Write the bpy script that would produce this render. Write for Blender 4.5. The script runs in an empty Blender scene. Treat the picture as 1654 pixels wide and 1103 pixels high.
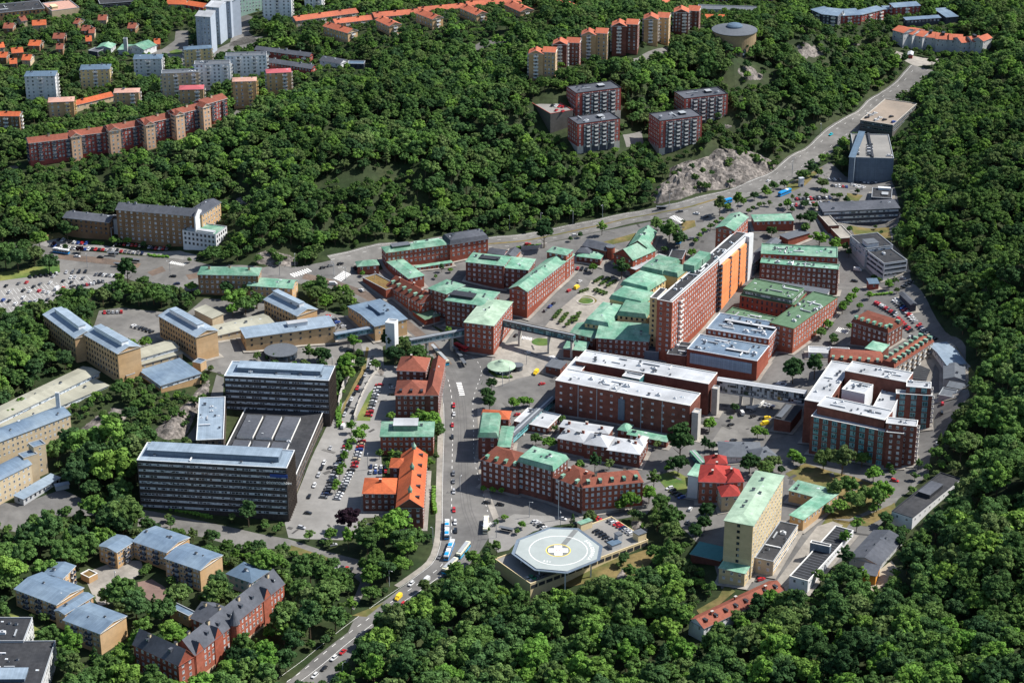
import bpy, bmesh, math, random
import numpy as np
from mathutils import Vector, noise
R_ = math.radians
scene = bpy.context.scene
random.seed(7)
# ------------------------------------------------------------ camera
CAMZ, PITCH, FPX, IW, IH = 570.0, R_(24.3), 3500.0, 1654.0, 1103.0
cd = bpy.data.cameras.new('camera'); cam = bpy.data.objects.new('camera', cd); scene.collection.objects.link(cam)
cam.location = (0, 0, CAMZ); cam.rotation_euler = (math.pi/2 - PITCH, 0, 0)
cd.sensor_width = 36; cd.lens = FPX/IW*36; cd.clip_start = 5; cd.clip_end = 12000
scene.camera = cam
# ------------------------------------------------------------ light
SUN_EL, SUN_AZ = 50.0, 13.0          # azimuth measured from +x (image right) towards +y (away)
w = bpy.data.worlds.new('World'); scene.world = w; w.use_nodes = True
nt = w.node_tree; bg = nt.nodes['Background']
sky = nt.nodes.new('ShaderNodeTexSky'); sky.sky_type = 'NISHITA'; sky.sun_disc = False
sky.sun_elevation = R_(SUN_EL); sky.sun_rotation = R_(90 - SUN_AZ)
nt.links.new(sky.outputs[0], bg.inputs[0]); bg.inputs[1].default_value = 0.088
sl = bpy.data.lights.new('sun', 'SUN'); sl.energy = 4.7; sl.angle = R_(0.5); sl.color = (1.0, 0.955, 0.88)
so = bpy.data.objects.new('sun', sl); scene.collection.objects.link(so)
sd = Vector((math.cos(R_(SUN_EL))*math.cos(R_(SUN_AZ)), math.cos(R_(SUN_EL))*math.sin(R_(SUN_AZ)), math.sin(R_(SUN_EL))))
so.rotation_euler = sd.to_track_quat('Z', 'Y').to_euler()
vs = scene.view_settings; vs.view_transform = 'Standard'; vs.look = 'None'; vs.exposure = 0.74; vs.gamma = 1.0
scene.cycles.max_bounces = 4; scene.cycles.diffuse_bounces = 2; scene.cycles.glossy_bounces = 2
scene.cycles.transmission_bounces = 2; scene.cycles.transparent_max_bounces = 4
# ------------------------------------------------------------ helpers
C = scene.collection
TO = {'A': (0, 0), 'B': (410, 0), 'C': (820, 0), 'D': (1234, 0), 'E': (0, 270), 'F': (410, 270), 'G': (820, 270), 'H': (1234, 270),
      'I': (0, 540), 'J': (410, 540), 'K': (820, 540), 'L': (1234, 540), 'M': (0, 820), 'N': (410, 820), 'O': (820, 820), 'P': (1234, 820)}
ZF = 1654/420.0
def px(p, t='X'):                      # survey coordinates -> photograph coordinates
    if len(p) == 3: t, x, y = p
    else: x, y = p
    if t == 'X': return (x, y)
    o = TO[t]; return (o[0] + x/ZF, o[1] + y/ZF)
sp_, cp_ = math.sin(PITCH), math.cos(PITCH)
def ray(p):
    u = (p[0] - IW/2)/FPX; v = -(p[1] - IH/2)/FPX
    return (u, cp_ + v*sp_, -sp_ + v*cp_)
def at_z(p, z):
    d = ray(p); t = (z - CAMZ)/d[2]
    return (d[0]*t, d[1]*t)
def proj(x, y, z):
    dz = z - CAMZ; dep = y*cp_ - dz*sp_; up = y*sp_ + dz*cp_
    return (IW/2 + FPX*x/dep, IH/2 - FPX*up/dep)
# ------------------------------------------------------------ terrain heights (surveyed spots: x, y in the photo, height)
SPOTS = [(1240,292,23),(1270,277,25),(1290,264,26.5),(1310,250,28),(1340,228,30),(1360,214,31.5),(1200,308,21.5),(1165,320,21),(1130,332,20),(1030,350,19),(960,365,18.5),(840,390,16.5),(760,396,15.5),(680,404,15),(1400,188,34),(1424,168,36),(740,700,0),(740,880,0),(740,800,0),(640,980,-2),(500,1100,-4),(850,880,1),(560,1000,0),(560,880,0),(1000,900,3),(900,830,1),(740,600,5),
 (680,530,9),(600,450,16),(560,420,18),(480,440,19),(300,430,20),(100,450,20),(0,420,22),(0,500,22),(240,420,20),(120,400,22),(700,430,14),(900,380,18),(1000,350,18),(1100,330,20),(1220,300,22),
 (1300,250,27),(1380,190,33),(1450,150,38),(1500,100,44),(900,550,6),(1000,480,9),(800,500,10),(850,440,13),(1100,440,14),(900,640,2),(1100,640,3),(1200,560,7),(1200,700,3),(1100,800,4),(1040,760,3),
 (1350,560,10),(1300,450,14),(1400,460,15),(1420,380,17),(1400,300,22),(1440,260,26),(1500,560,12),(1480,640,10),(1300,700,6),(1490,720,10),(1300,760,11),(1400,770,11),(1340,800,12),(1200,900,8),(1210,960,8),(1330,870,12),(1430,870,12),(1480,800,11),(1560,600,16),
 (600,285,62),(500,300,60),(560,230,72),(500,180,74),(420,140,62),(650,150,80),(700,230,72),(800,150,86),(900,130,88),(1010,110,88),(900,230,66),(1000,235,64),(1110,230,66),(1150,190,70),(960,200,68),
 (900,100,90),(1020,60,92),(1180,75,92),(1200,40,92),(1290,80,88),(1290,40,84),(1200,140,78),(1300,140,66),(1100,270,46),(1200,240,52),(1260,215,50),(1060,300,34),(1000,320,26),(800,350,30),(700,340,42),(900,330,26),(1370,140,52),(1330,190,42),
 (430,360,48),(450,330,52),(370,340,34),(300,330,30),(160,330,28),(100,340,30),(60,300,38),(200,290,48),(400,420,24),(560,380,34),(650,385,24),(100,270,48),(300,240,58),(450,250,64),(380,200,60),
 (200,250,52),(80,250,48),(330,200,58),(60,170,46),(170,160,50),(250,160,54),(60,120,52),(150,120,54),(230,120,56),(320,110,58),(400,110,60),(250,75,56),(100,60,58),(30,80,56),(320,60,58),(400,60,60),(480,100,66),(540,110,70),
 (200,20,60),(500,40,78),(600,50,82),(700,30,86),(820,30,88),(900,20,90),(1060,30,92),(450,20,70),(60,20,60),(1250,30,84),
 (1340,30,74),(1400,40,70),(1470,40,66),(1540,30,66),(1450,90,54),(1500,75,52),(1560,85,54),(1600,40,72),(1640,100,70),(1420,100,54),
 (1540,130,50),(1530,180,44),(1600,200,62),(1650,250,74),(1510,250,42),(1560,330,56),(1640,400,74),(1500,340,36),(1490,420,22),(1540,460,34),(1600,520,44),(1650,600,52),(1520,520,18),(1600,640,34),(1560,720,24),(1650,760,44),(1540,800,18),
 (1600,900,34),(1500,900,16),(1460,960,14),(1400,980,12),(1640,1050,34),(1500,1060,14),(1350,1020,8),(1200,1040,2),(1100,1000,0),(1000,1000,-4),(900,1000,-5),(800,1000,-5),(700,1050,-5),(900,1090,-6),(1200,1095,-2),(1010,930,0),(860,945,-3),
 (80,560,26),(30,580,28),(200,560,24),(150,620,23),(300,560,22),(280,500,22),(400,500,20),(500,500,18),(480,560,17),(440,590,14),(540,560,13),(240,620,22),(300,600,20),(340,640,14),(200,690,20),(260,690,18),(150,700,18),(100,740,14),
 (240,820,4),(330,850,2),(460,850,1),(350,700,8),(540,650,6),(600,600,8),(560,700,3),(620,700,2),(560,800,1),(60,660,19),(20,800,10),(80,800,10),(150,860,4),(60,900,3),(250,940,1),(120,960,1),(50,1090,0),(300,1040,0),(200,1060,0),(400,960,1),(450,900,1),(400,1090,-1),(640,520,12),(570,500,14)]
TZ = np.array([[*at_z((a, b), c), c] for a, b, c in SPOTS])
def shep(X, Y):
    num = np.zeros_like(X); den = np.zeros_like(X)
    for x, y, z in TZ:
        w_ = 1.0/((X-x)**2 + (Y-y)**2 + 22.0**2)**1.6
        num += w_*z; den += w_
    return num/den
CELL = 10.0
gx = np.concatenate([[-4000,-2500,-1500,-1000], np.arange(-720, 721, CELL), [1000,1500,2500,4000]])
gy = np.concatenate([[100,400,620], np.arange(740, 2501, CELL), [2700,3000,3600,4500,6500,9000]])
GX, GY = np.meshgrid(gx, gy, indexing='ij')
GZ = shep(GX, GY)
gxl, gyl = gx.tolist(), gy.tolist(); GZl = GZ.tolist()
import bisect
def zt(x, y):
    i = min(max(bisect.bisect_right(gxl, x)-1, 0), len(gxl)-2); j = min(max(bisect.bisect_right(gyl, y)-1, 0), len(gyl)-2)
    fx = (x-gxl[i])/(gxl[i+1]-gxl[i]); fy = (y-gyl[j])/(gyl[j+1]-gyl[j])
    fx = min(max(fx, 0), 1); fy = min(max(fy, 0), 1)
    a, b, c, d = GZl[i][j], GZl[i+1][j], GZl[i+1][j+1], GZl[i][j+1]
    return a + (b-a)*fx + (c-b)*fy if fx >= fy else a + (d-a)*fy + (c-d)*fx
def ground(p):                          # where the sight line through a surveyed spot meets the terrain
    d = ray(p); lo = (CAMZ-130)/-d[2]; t = lo; step = 12.0
    while t < 9000:
        t2 = t + step
        if CAMZ + d[2]*t2 <= zt(d[0]*t2, d[1]*t2): break
        t = t2
    lo, hi = t, t+step
    for _ in range(12):
        m = (lo+hi)/2
        if CAMZ + d[2]*m <= zt(d[0]*m, d[1]*m): hi = m
        else: lo = m
    return (d[0]*hi, d[1]*hi)
# ------------------------------------------------------------ materials
MATS = {}
def srgb(h):
    h = h.lstrip('#'); c = [int(h[i:i+2], 16)/255 for i in (0, 2, 4)]
    return tuple(((v/12.92) if v <= 0.04045 else ((v+0.055)/1.055)**2.4) for v in c)
def mat(name, col, rough=0.8, var=0.25, scale=0.25, seam=None, rnd=0.0, metal=0.0, spec=0.15, col2=None, scale2=0.05, streak=0.0):
    """Principled material: colour broken by noise on object position; seam=(spacing, width, factor) dark lines across UV u."""
    if name in MATS: return MATS[name]
    m = bpy.data.materials.new(name); m.use_nodes = True; N = m.node_tree.nodes; L = m.node_tree.links; b = N['Principled BSDF']
    b.inputs['Roughness'].default_value = rough; b.inputs['Metallic'].default_value = metal; b.inputs['Specular IOR Level'].default_value = spec
    tc = N.new('ShaderNodeTexCoord'); geo = N.new('ShaderNodeNewGeometry')
    n1 = N.new('ShaderNodeTexNoise'); n1.inputs['Scale'].default_value = scale; n1.inputs['Detail'].default_value = 6; n1.inputs['Roughness'].default_value = 0.65
    L.new(geo.outputs['Position'], n1.inputs['Vector'])
    mr = N.new('ShaderNodeMapRange'); mr.inputs[1].default_value = 0.3; mr.inputs[2].default_value = 0.7; mr.inputs[3].default_value = 1-var; mr.inputs[4].default_value = 1+var
    L.new(n1.outputs['Fac'], mr.inputs[0])
    mx = N.new('ShaderNodeMix'); mx.data_type = 'RGBA'; mx.blend_type = 'MIX'
    mx.inputs[6].default_value = (*col, 1); mx.inputs[7].default_value = (*(col2 or col), 1)
    n2 = N.new('ShaderNodeTexNoise'); n2.inputs['Scale'].default_value = scale2; n2.inputs['Detail'].default_value = 4
    L.new(geo.outputs['Position'], n2.inputs['Vector'])
    r2 = N.new('ShaderNodeMapRange'); r2.inputs[1].default_value = 0.4; r2.inputs[2].default_value = 0.62
    L.new(n2.outputs['Fac'], r2.inputs[0]); L.new(r2.outputs[0], mx.inputs[0])
    vm = N.new('ShaderNodeVectorMath'); vm.operation = 'SCALE'
    L.new(mx.outputs[2], vm.inputs[0]); last = mr.outputs[0]
    def mul(a, bsock):
        k = N.new('ShaderNodeMath'); k.operation = 'MULTIPLY'; L.new(a, k.inputs[0]); L.new(bsock, k.inputs[1]); return k.outputs[0]
    if seam:
        spx = N.new('ShaderNodeSeparateXYZ'); uv = N.new('ShaderNodeUVMap'); L.new(uv.outputs[0], spx.inputs[0])
        for ax, (s, wd, f) in zip((0, 1), seam if isinstance(seam[0], tuple) else (seam,)):
            if s <= 0: continue
            d = N.new('ShaderNodeMath'); d.operation = 'DIVIDE'; d.inputs[1].default_value = s; L.new(spx.outputs[ax], d.inputs[0])
            fr = N.new('ShaderNodeMath'); fr.operation = 'FRACT'; L.new(d.outputs[0], fr.inputs[0])
            lt = N.new('ShaderNodeMath'); lt.operation = 'LESS_THAN'; lt.inputs[1].default_value = wd/s; L.new(fr.outputs[0], lt.inputs[0])
            m2 = N.new('ShaderNodeMapRange'); m2.inputs[3].default_value = 1; m2.inputs[4].default_value = f; L.new(lt.outputs[0], m2.inputs[0])
            last = mul(last, m2.outputs[0])
            fl = N.new('ShaderNodeMath'); fl.operation = 'FLOOR'; L.new(d.outputs[0], fl.inputs[0])
            wn = N.new('ShaderNodeTexWhiteNoise'); wn.noise_dimensions = '1D'; L.new(fl.outputs[0], wn.inputs['W'])
            m3 = N.new('ShaderNodeMapRange'); m3.inputs[3].default_value = 0.93; m3.inputs[4].default_value = 1.05; L.new(wn.outputs['Value'], m3.inputs[0])
            last = mul(last, m3.outputs[0])
    if rnd:
        oi = N.new('ShaderNodeObjectInfo'); m4 = N.new('ShaderNodeMapRange'); m4.inputs[3].default_value = 1-rnd; m4.inputs[4].default_value = 1+rnd
        L.new(oi.outputs['Random'], m4.inputs[0]); last = mul(last, m4.outputs[0])
    L.new(last, vm.inputs['Scale']); L.new(vm.outputs[0], b.inputs['Base Color'])
    MATS[name] = m; return m
def window_mat(name, dark, light, frac):
    m = bpy.data.materials.new(name); m.use_nodes = True; N = m.node_tree.nodes; L = m.node_tree.links; b = N['Principled BSDF']
    b.inputs['Roughness'].default_value = 0.12; b.inputs['Specular IOR Level'].default_value = 0.6
    geo = N.new('ShaderNodeNewGeometry'); sn = N.new('ShaderNodeVectorMath'); sn.operation = 'SNAP'; sn.inputs[1].default_value = (1.5, 1.5, 1.5)
    L.new(geo.outputs['Position'], sn.inputs[0]); wn = N.new('ShaderNodeTexWhiteNoise'); wn.noise_dimensions = '3D'; L.new(sn.outputs[0], wn.inputs['Vector'])
    cr = N.new('ShaderNodeValToRGB'); cr.color_ramp.interpolation = 'CONSTANT'; e = cr.color_ramp.elements
    e[0].color = (*dark, 1); e[0].position = 0; e[1].position = 1-frac; e[1].color = (*light, 1)
    k = e.new((1-frac)*0.6); k.color = (dark[0]*2.5+0.01, dark[1]*2.5+0.012, dark[2]*2.6+0.016, 1)
    L.new(wn.outputs['Value'], cr.inputs[0]); L.new(cr.outputs[0], b.inputs['Base Color'])
    MATS[name] = m; return m
def H(h, k=1.0): return tuple(v*k for v in srgb(h))
mat('brick_red', (0.285, 0.092, 0.061), var=.2, scale=.4, col2=(0.25, 0.07, 0.046), seam=((0, 1, 1), (3.3, 0.12, 0.85)))
mat('brick_orange', (0.325, 0.112, 0.073), var=.22, scale=.5, col2=(0.3, 0.087, 0.055), seam=((0, 1, 1), (3.4, 0.15, 0.86)))
mat('brick_yellow', (0.52, 0.42, 0.25), var=.1, scale=.4, col2=(0.46, 0.375, 0.23), seam=((0, 1, 1), (3.4, 0.12, 0.9)))
mat('brick_dark', (0.135, 0.056, 0.044), var=.22, scale=.4, col2=(0.185, 0.072, 0.054), seam=((0, 1, 1), (3.4, 0.14, 0.85)))
mat('brick_brown', (0.26, 0.165, 0.095), var=.15, scale=.4, col2=(0.17, 0.10, 0.055))
mat('drum_tan', (0.27, 0.20, 0.12), var=.15, scale=.4)
mat('brick_tan', (0.48, 0.33, 0.19), var=.12, scale=.4, col2=(0.46, 0.295, 0.15), seam=((0, 1, 1), (3.3, 0.12, 0.9)))
mat('plaster_cream', (0.52, 0.42, 0.28), var=.1, scale=.3, col2=(0.47, 0.38, 0.26))
mat('plaster_yellow', (0.62, 0.47, 0.24), var=.08, scale=.3)
mat('plaster_white', (0.62, 0.635, 0.65), var=.06, scale=.3, col2=(0.55, 0.56, 0.58))
mat('plaster_grey', (0.42, 0.43, 0.44), var=.08, scale=.3)
mat('plaster_pink', (0.62, 0.40, 0.26), var=.08, scale=.3)
mat('plaster_red', (0.29, 0.072, 0.06), var=.1, scale=.3)
mat('plaster_orange', (0.68, 0.30, 0.06), var=.1, scale=.3)
mat('panel_orange', (0.78, 0.29, 0.12), var=.06, scale=.5, seam=((1.2, 0.12, 0.75), (3.3, 0.15, 0.8)))
mat('panel_slate', (0.06, 0.066, 0.085), var=.12, scale=.4, seam=((0.5, 0.06, 0.8), (0, 1, 1)))
mat('panel_blue', (0.13, 0.17, 0.22), var=.12, scale=.4, seam=((0.8, 0.10, 0.7), (0.6, 0.08, 0.75)))
mat('panel_teal', (0.05, 0.16, 0.17), var=.1, scale=.4)
mat('office_dark', (0.055, 0.048, 0.046), var=.25, scale=.5, seam=((0.9, 0.12, 0.6), (0, 1, 1)))
mat('office_brown', (0.17, 0.135, 0.11), var=.2, scale=.5, seam=((1.2, 0.25, 0.5), (3.8, 0.5, 0.5)))
mat('tower_grey', (0.34, 0.39, 0.46), var=.08, scale=.3)
mat('tower_white', (0.72, 0.74, 0.76), var=.1, scale=.3)
mat('tower_green', (0.36, 0.52, 0.44), var=.08, scale=.3)
mat('concrete', (0.40, 0.38, 0.35), var=.15, scale=.4)
mat('concrete_dark', (0.10, 0.095, 0.09), var=.2, scale=.4)
mat('copper', (0.115, 0.26, 0.185), var=.26, scale=.35, rnd=.2, col2=(0.215, 0.345, 0.265), seam=((1.0, 0.09, 0.80), (5.5, 0.15, 0.9)), rough=.6, scale2=.12)
mat('copper_dull', (0.085, 0.15, 0.09), var=.18, scale=.3, col2=(0.115, 0.19, 0.125), seam=((1.0, 0.09, 0.8), (0, 1, 1)), rough=.65)
mat('copper_pale', (0.25, 0.36, 0.265), var=.2, scale=.2, col2=(0.33, 0.43, 0.33), seam=((1.0, 0.09, 0.85), (4.5, 0.15, 0.9)), rough=.6)
mat('roof_metal', (0.115, 0.165, 0.23), var=.14, scale=.2, rnd=.06, col2=(0.155, 0.21, 0.27), seam=((1.2, 0.10, 0.8), (0, 1, 1)), rough=.5)
mat('roof_metal_light', (0.19, 0.245, 0.305), var=.14, scale=.2, rnd=.06, col2=(0.235, 0.295, 0.36), seam=((1.2, 0.10, 0.82), (0, 1, 1)), rough=.5)
mat('roof_cream', (0.33, 0.325, 0.265), var=.14, scale=.2, col2=(0.25, 0.247, 0.2), seam=((2.4, 0.12, 0.88), (0, 1, 1)))
mat('roof_white', (0.41, 0.43, 0.455), var=.16, scale=.2, rnd=.05, col2=(0.3, 0.315, 0.335), seam=((6.0, 0.12, 0.85), (4.0, 0.12, 0.9)))
mat('panel_pale', (0.30, 0.37, 0.46), var=.1, scale=.5, seam=((1.4, 0.12, 0.7), (2.4, 0.12, 0.75)))
mat('roof_dark', (0.03, 0.032, 0.037), var=.25, scale=.4, col2=(0.045, 0.046, 0.05), seam=((1.0, 0.08, 0.8), (0, 1, 1)))
mat('roof_slate', (0.06, 0.067, 0.082), var=.2, scale=.5, col2=(0.085, 0.092, 0.11))
mat('roof_grey', (0.1, 0.112, 0.13), var=.12, scale=.3, seam=((1.0, 0.08, 0.85), (0, 1, 1)))
mat('roof_greyblue', (0.085, 0.13, 0.185), var=.12, scale=.3, seam=((1.0, 0.08, 0.85), (0, 1, 1)))
mat('tile_orange', (0.47, 0.115, 0.045), var=.2, scale=.6, col2=(0.35, 0.09, 0.04), seam=((0.5, 0.08, 0.85), (0, 1, 1)))
mat('tile_salmon', (0.42, 0.125, 0.07), var=.16, scale=.6, col2=(0.33, 0.1, 0.06), seam=((0.6, 0.08, 0.85), (0, 1, 1)))
mat('tile_brown', (0.135, 0.046, 0.031), var=.22, scale=.6, col2=(0.18, 0.06, 0.04), seam=((0.5, 0.08, 0.85), (0, 1, 1)))
mat('tile_rust', (0.23, 0.076, 0.05), var=.22, scale=.6, col2=(0.175, 0.06, 0.042), seam=((0.5, 0.08, 0.85), (0, 1, 1)))
mat('roof_striped', (0.024, 0.026, 0.03), var=.2, scale=.3, seam=((0, 1, 1), (2.6, 0.35, 4.0)))
mat('tile_crimson', (0.31, 0.04, 0.034), var=.18, scale=.5, col2=(0.25, 0.037, 0.032), seam=((0.6, 0.08, 0.85), (0, 1, 1)))
mat('roof_pink', (0.36, 0.09, 0.105), var=.1, scale=.5)
mat('roof_peach', (0.42, 0.25, 0.2), var=.14, scale=.5)
mat('sedum', (0.13, 0.075, 0.035), var=.3, scale=.6, col2=(0.16, 0.11, 0.04))
mat('deck_beige', (0.26, 0.215, 0.175), var=.12, scale=.2, col2=(0.21, 0.178, 0.148))
mat('deck_grey', (0.225, 0.218, 0.205), var=.12, scale=.2, col2=(0.18, 0.176, 0.168))
mat('garage_beige', (0.62, 0.51, 0.31), var=.08, scale=.4)
mat('white_trim', (0.66, 0.66, 0.64), var=.06, scale=.6)
mat('dark_metal', (0.035, 0.038, 0.045), var=.15, scale=.6, rough=.5)
mat('grey_metal', (0.30, 0.32, 0.34), var=.1, scale=.6, rough=.45)
mat('light_metal', (0.60, 0.62, 0.64), var=.1, scale=.6, rough=.45)
mat('teal_paint', (0.16, 0.40, 0.42), var=.08, scale=.5, rough=.4)
mat('balcony_white', (0.66, 0.66, 0.64), var=.05, scale=1)
mat('balcony_dark', (0.05, 0.06, 0.085), var=.1, scale=1)
mat('balcony_yellow', (0.62, 0.46, 0.20), var=.08, scale=1)
mat('heli_grey', (0.32, 0.355, 0.35), var=.06, scale=.3, col2=(0.285, 0.318, 0.314))
mat('paint_white', (0.78, 0.78, 0.76), var=.1, scale=.8)
mat('paint_yellow', (0.72, 0.56, 0.10), var=.1, scale=.8)
mat('paint_darkgrey', (0.16, 0.17, 0.17), var=.1, scale=.5)
mat('asphalt', (0.112, 0.110, 0.108), var=.2, scale=.14, col2=(0.150, 0.146, 0.140), scale2=.03)
mat('asphalt_pale', (0.225, 0.22, 0.212), var=.12, scale=.2, col2=(0.185, 0.18, 0.172), scale2=.04)
mat('asphalt_dark', (0.06, 0.059, 0.059), var=.2, scale=.15, col2=(0.085, 0.083, 0.081), scale2=.04)
mat('asphalt_light', (0.16, 0.155, 0.147), var=.2, scale=.16, col2=(0.115, 0.112, 0.107), scale2=.03)
mat('paving', (0.285, 0.265, 0.235), var=.22, scale=.3, col2=(0.215, 0.20, 0.18))
mat('paving_pink', (0.2, 0.135, 0.11), var=.14, scale=.4, col2=(0.16, 0.11, 0.095))
mat('ballast', (0.15, 0.11, 0.085), var=.22, scale=.5, col2=(0.11, 0.085, 0.07))
mat('gravel_path', (0.33, 0.285, 0.22), var=.12, scale=.4)
mat('lawn', (0.055, 0.11, 0.026), var=.25, scale=.25, col2=(0.16, 0.17, 0.05))
mat('dry_grass', (0.165, 0.125, 0.052), var=.3, scale=.3, col2=(0.085, 0.095, 0.03), scale2=.08)
mat('rock', (0.19, 0.17, 0.155), var=.75, scale=.55, col2=(0.085, 0.078, 0.072), scale2=.16)
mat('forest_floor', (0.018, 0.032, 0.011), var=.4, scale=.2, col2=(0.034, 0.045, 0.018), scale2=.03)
mat('bark', (0.10, 0.075, 0.05), var=.2, scale=2)
mat('rail_steel', (0.09, 0.085, 0.085), var=.1, scale=1, rough=.4)
mat('tyre', (0.02, 0.02, 0.022), var=.1, scale=2)
window_mat('pane', (0.02, 0.028, 0.038), (0.42, 0.46, 0.50), 0.42)
window_mat('pane_dark', (0.012, 0.018, 0.026), (0.25, 0.30, 0.34), 0.12)
window_mat('pane_bright', (0.06, 0.09, 0.12), (0.5, 0.55, 0.6), 0.65)
window_mat('pane_teal', (0.03, 0.09, 0.10), (0.20, 0.34, 0.36), 0.3)
# ------------------------------------------------------------ mesh building
class MB:
    def __init__(s): s.v = []; s.f = []; s.uv = []; s.mi = []; s.mats = []
    def m(s, name):
        if name not in s.mats: s.mats.append(name)
        return s.mats.index(name)
    def face(s, pts, mname, uv=None):
        i = len(s.v); s.v += [tuple(p) for p in pts]; s.f.append(tuple(range(i, i+len(pts)))); s.mi.append(s.m(mname))
        if uv is None:
            a = Vector(pts[0]); e = (Vector(pts[1])-a)
            if e.length < 1e-6: e = Vector((1, 0, 0))
            e.normalize(); nrm = Vector((0, 0, 0))
            for k in range(1, len(pts)-1):
                nrm = (Vector(pts[k])-a).cross(Vector(pts[k+1])-a)
                if nrm.length > 1e-9: break
            g = nrm.normalized().cross(e) if nrm.length > 1e-9 else Vector((0, 0, 1))
            uv = [((Vector(p)-a).dot(e), (Vector(p)-a).dot(g)) for p in pts]
        s.uv += uv
    def box(s, c, sx, sy, sz, rot, mname, top=None, bottom=False):       # c = base centre
        ca, sa = math.cos(rot), math.sin(rot)
        def q(x, y, z): return (c[0]+x*ca-y*sa, c[1]+x*sa+y*ca, c[2]+z)
        x, y = sx/2, sy/2; P = [(-x, -y), (x, -y), (x, y), (-x, y)]
        for k in range(4):
            a, b = P[k], P[(k+1) % 4]
            s.face([q(*a, 0), q(*b, 0), q(*b, sz), q(*a, sz)], mname)
        s.face([q(*p, sz) for p in P], top or mname)
        if bottom: s.face([q(*p, 0) for p in P[::-1]], mname)
    def build(s, name, parent=None, org=(0, 0, 0), smooth=False):
        me = bpy.data.meshes.new(name); o = org
        me.from_pydata([(a-o[0], b-o[1], c-o[2]) for a, b, c in s.v], [], s.f)
        for n in s.mats: me.materials.append(MATS[n])
        me.polygons.foreach_set('material_index', s.mi)
        l = me.uv_layers.new(name='UVMap'); l.data.foreach_set('uv', np.array(s.uv, dtype=np.float32).ravel())
        if smooth: me.polygons.foreach_set('use_smooth', [True]*len(s.f))
        ob = bpy.data.objects.new(name, me); C.objects.link(ob)
        if parent is not None: ob.parent = parent
        else: ob.location = o
        return ob
def empty(name, loc, label=None, cat=None, group=None, rz=0):
    o = bpy.data.objects.new(name, None); C.objects.link(o); o.location = loc; o.rotation_euler[2] = rz; o.empty_display_size = 1
    return tag(o, label, cat, group)
def tag(o, label=None, cat=None, group=None, kind=None):
    if label: o['label'] = label
    if cat: o['category'] = cat
    if group: o['group'] = group
    if kind: o['kind'] = kind
    return o
def unit_mesh(name, boxes):            # boxes: (x0,x1,y0,y1,z0,z1,mat) ; a small part mesh shared by its copies
    b = MB()
    for x0, x1, y0, y1, z0, z1, mn in boxes: b.box(((x0+x1)/2, (y0+y1)/2, z0), x1-x0, y1-y0, z1-z0, 0, mn, bottom=True)
    me = bpy.data.meshes.new(name); me.from_pydata(b.v, [], b.f)
    for n in b.mats: me.materials.append(MATS[n])
    me.polygons.foreach_set('material_index', b.mi)
    l = me.uv_layers.new(name='UVMap'); l.data.foreach_set('uv', np.array(b.uv, dtype=np.float32).ravel())
    return me
def inst(me, name, parent, loc, rz=0, sc=(1, 1, 1)):
    o = bpy.data.objects.new(name, me); C.objects.link(o); o.parent = parent; o.location = loc; o.rotation_euler = (0, 0, rz); o.scale = sc
    return o
# a window: local x across the wall, -y outwards, unit size; frame 4 cm proud with the pane set in it
def wmesh(frame, pane):
    return unit_mesh('window', [(-.5, .5, -.06, .1, -.06, .0, frame), (-.5, .5, -.06, .1, 1, 1.05, frame), (-.5, -.42, -.06, .1, 0, 1, frame), (.42, .5, -.06, .1, 0, 1, frame),
                                (-.03, .03, -.05, .1, 0, 1, frame), (-.42, .42, -.025, .1, 0, 1, pane)])
WM = {'w': wmesh('white_trim', 'pane'), 'd': wmesh('dark_metal', 'pane_dark'), 'g': wmesh('grey_metal', 'pane'), 't': wmesh('teal_paint', 'pane_teal'), 'b': wmesh('white_trim', 'pane_bright')}
def band_mesh(frame, pane, n=14):
    bx = [(-.5, .5, -.10, .1, -.08, 0, frame), (-.5, .5, -.10, .1, 1, 1.08, frame), (-.5, .5, -.03, .1, 0, 1, pane)]
    bx += [(-.5+k/n-.0012, -.5+k/n+.0012, -.05, -.03, 0, 1, frame) for k in range(1, n)]
    return unit_mesh('window_band', bx)
BM = {'w': band_mesh('white_trim', 'pane'), 'd': band_mesh('grey_metal', 'pane_dark'), 'g': band_mesh('light_metal', 'pane_bright'), 't': band_mesh('grey_metal', 'pane_teal'), 'o': band_mesh('light_metal', 'pane', 40)}
def balc_mesh(m): return unit_mesh('balcony', [(-.5, .5, -1.4, 0, -.15, 0, 'concrete'), (-.5, .5, -1.4, -1.3, 0, 1.05, m), (-.5, -.46, -1.3, 0, 0, 1.05, m), (.46, .5, -1.3, 0, 0, 1.05, m)])
KM = {'w': balc_mesh('balcony_white'), 'd': balc_mesh('balcony_dark'), 'y': balc_mesh('balcony_yellow')}
VENT = [unit_mesh('roof_vent', [(-.7, .7, -.6, .6, 0, 1.1, 'grey_metal'), (-.8, .8, -.7, .7, 1.1, 1.25, 'dark_metal')]),
        unit_mesh('roof_vent', [(-1.4, 1.4, -.8, .8, 0, 1.3, 'light_metal'), (-.5, .5, -.5, .5, 1.3, 1.9, 'grey_metal')]),
        unit_mesh('skylight', [(-.8, .8, -.6, .6, 0, .3, 'white_trim'), (-.65, .65, -.45, .45, .3, .36, 'pane_bright')])]
CHIM = {'b': unit_mesh('chimney', [(-.7, .7, -.5, .5, -1, 1.7, 'brick_red'), (-.8, .8, -.6, .6, 1.7, 1.9, 'concrete')]),
        'c': unit_mesh('chimney', [(-.7, .7, -.5, .5, -1, 1.7, 'plaster_cream'), (-.8, .8, -.6, .6, 1.7, 1.9, 'dark_metal')]),
        'o': unit_mesh('chimney', [(-.6, .6, -.5, .5, -1, 1.2, 'tile_brown'), (-.7, .7, -.6, .6, 1.2, 1.4, 'dark_metal')])}
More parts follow.
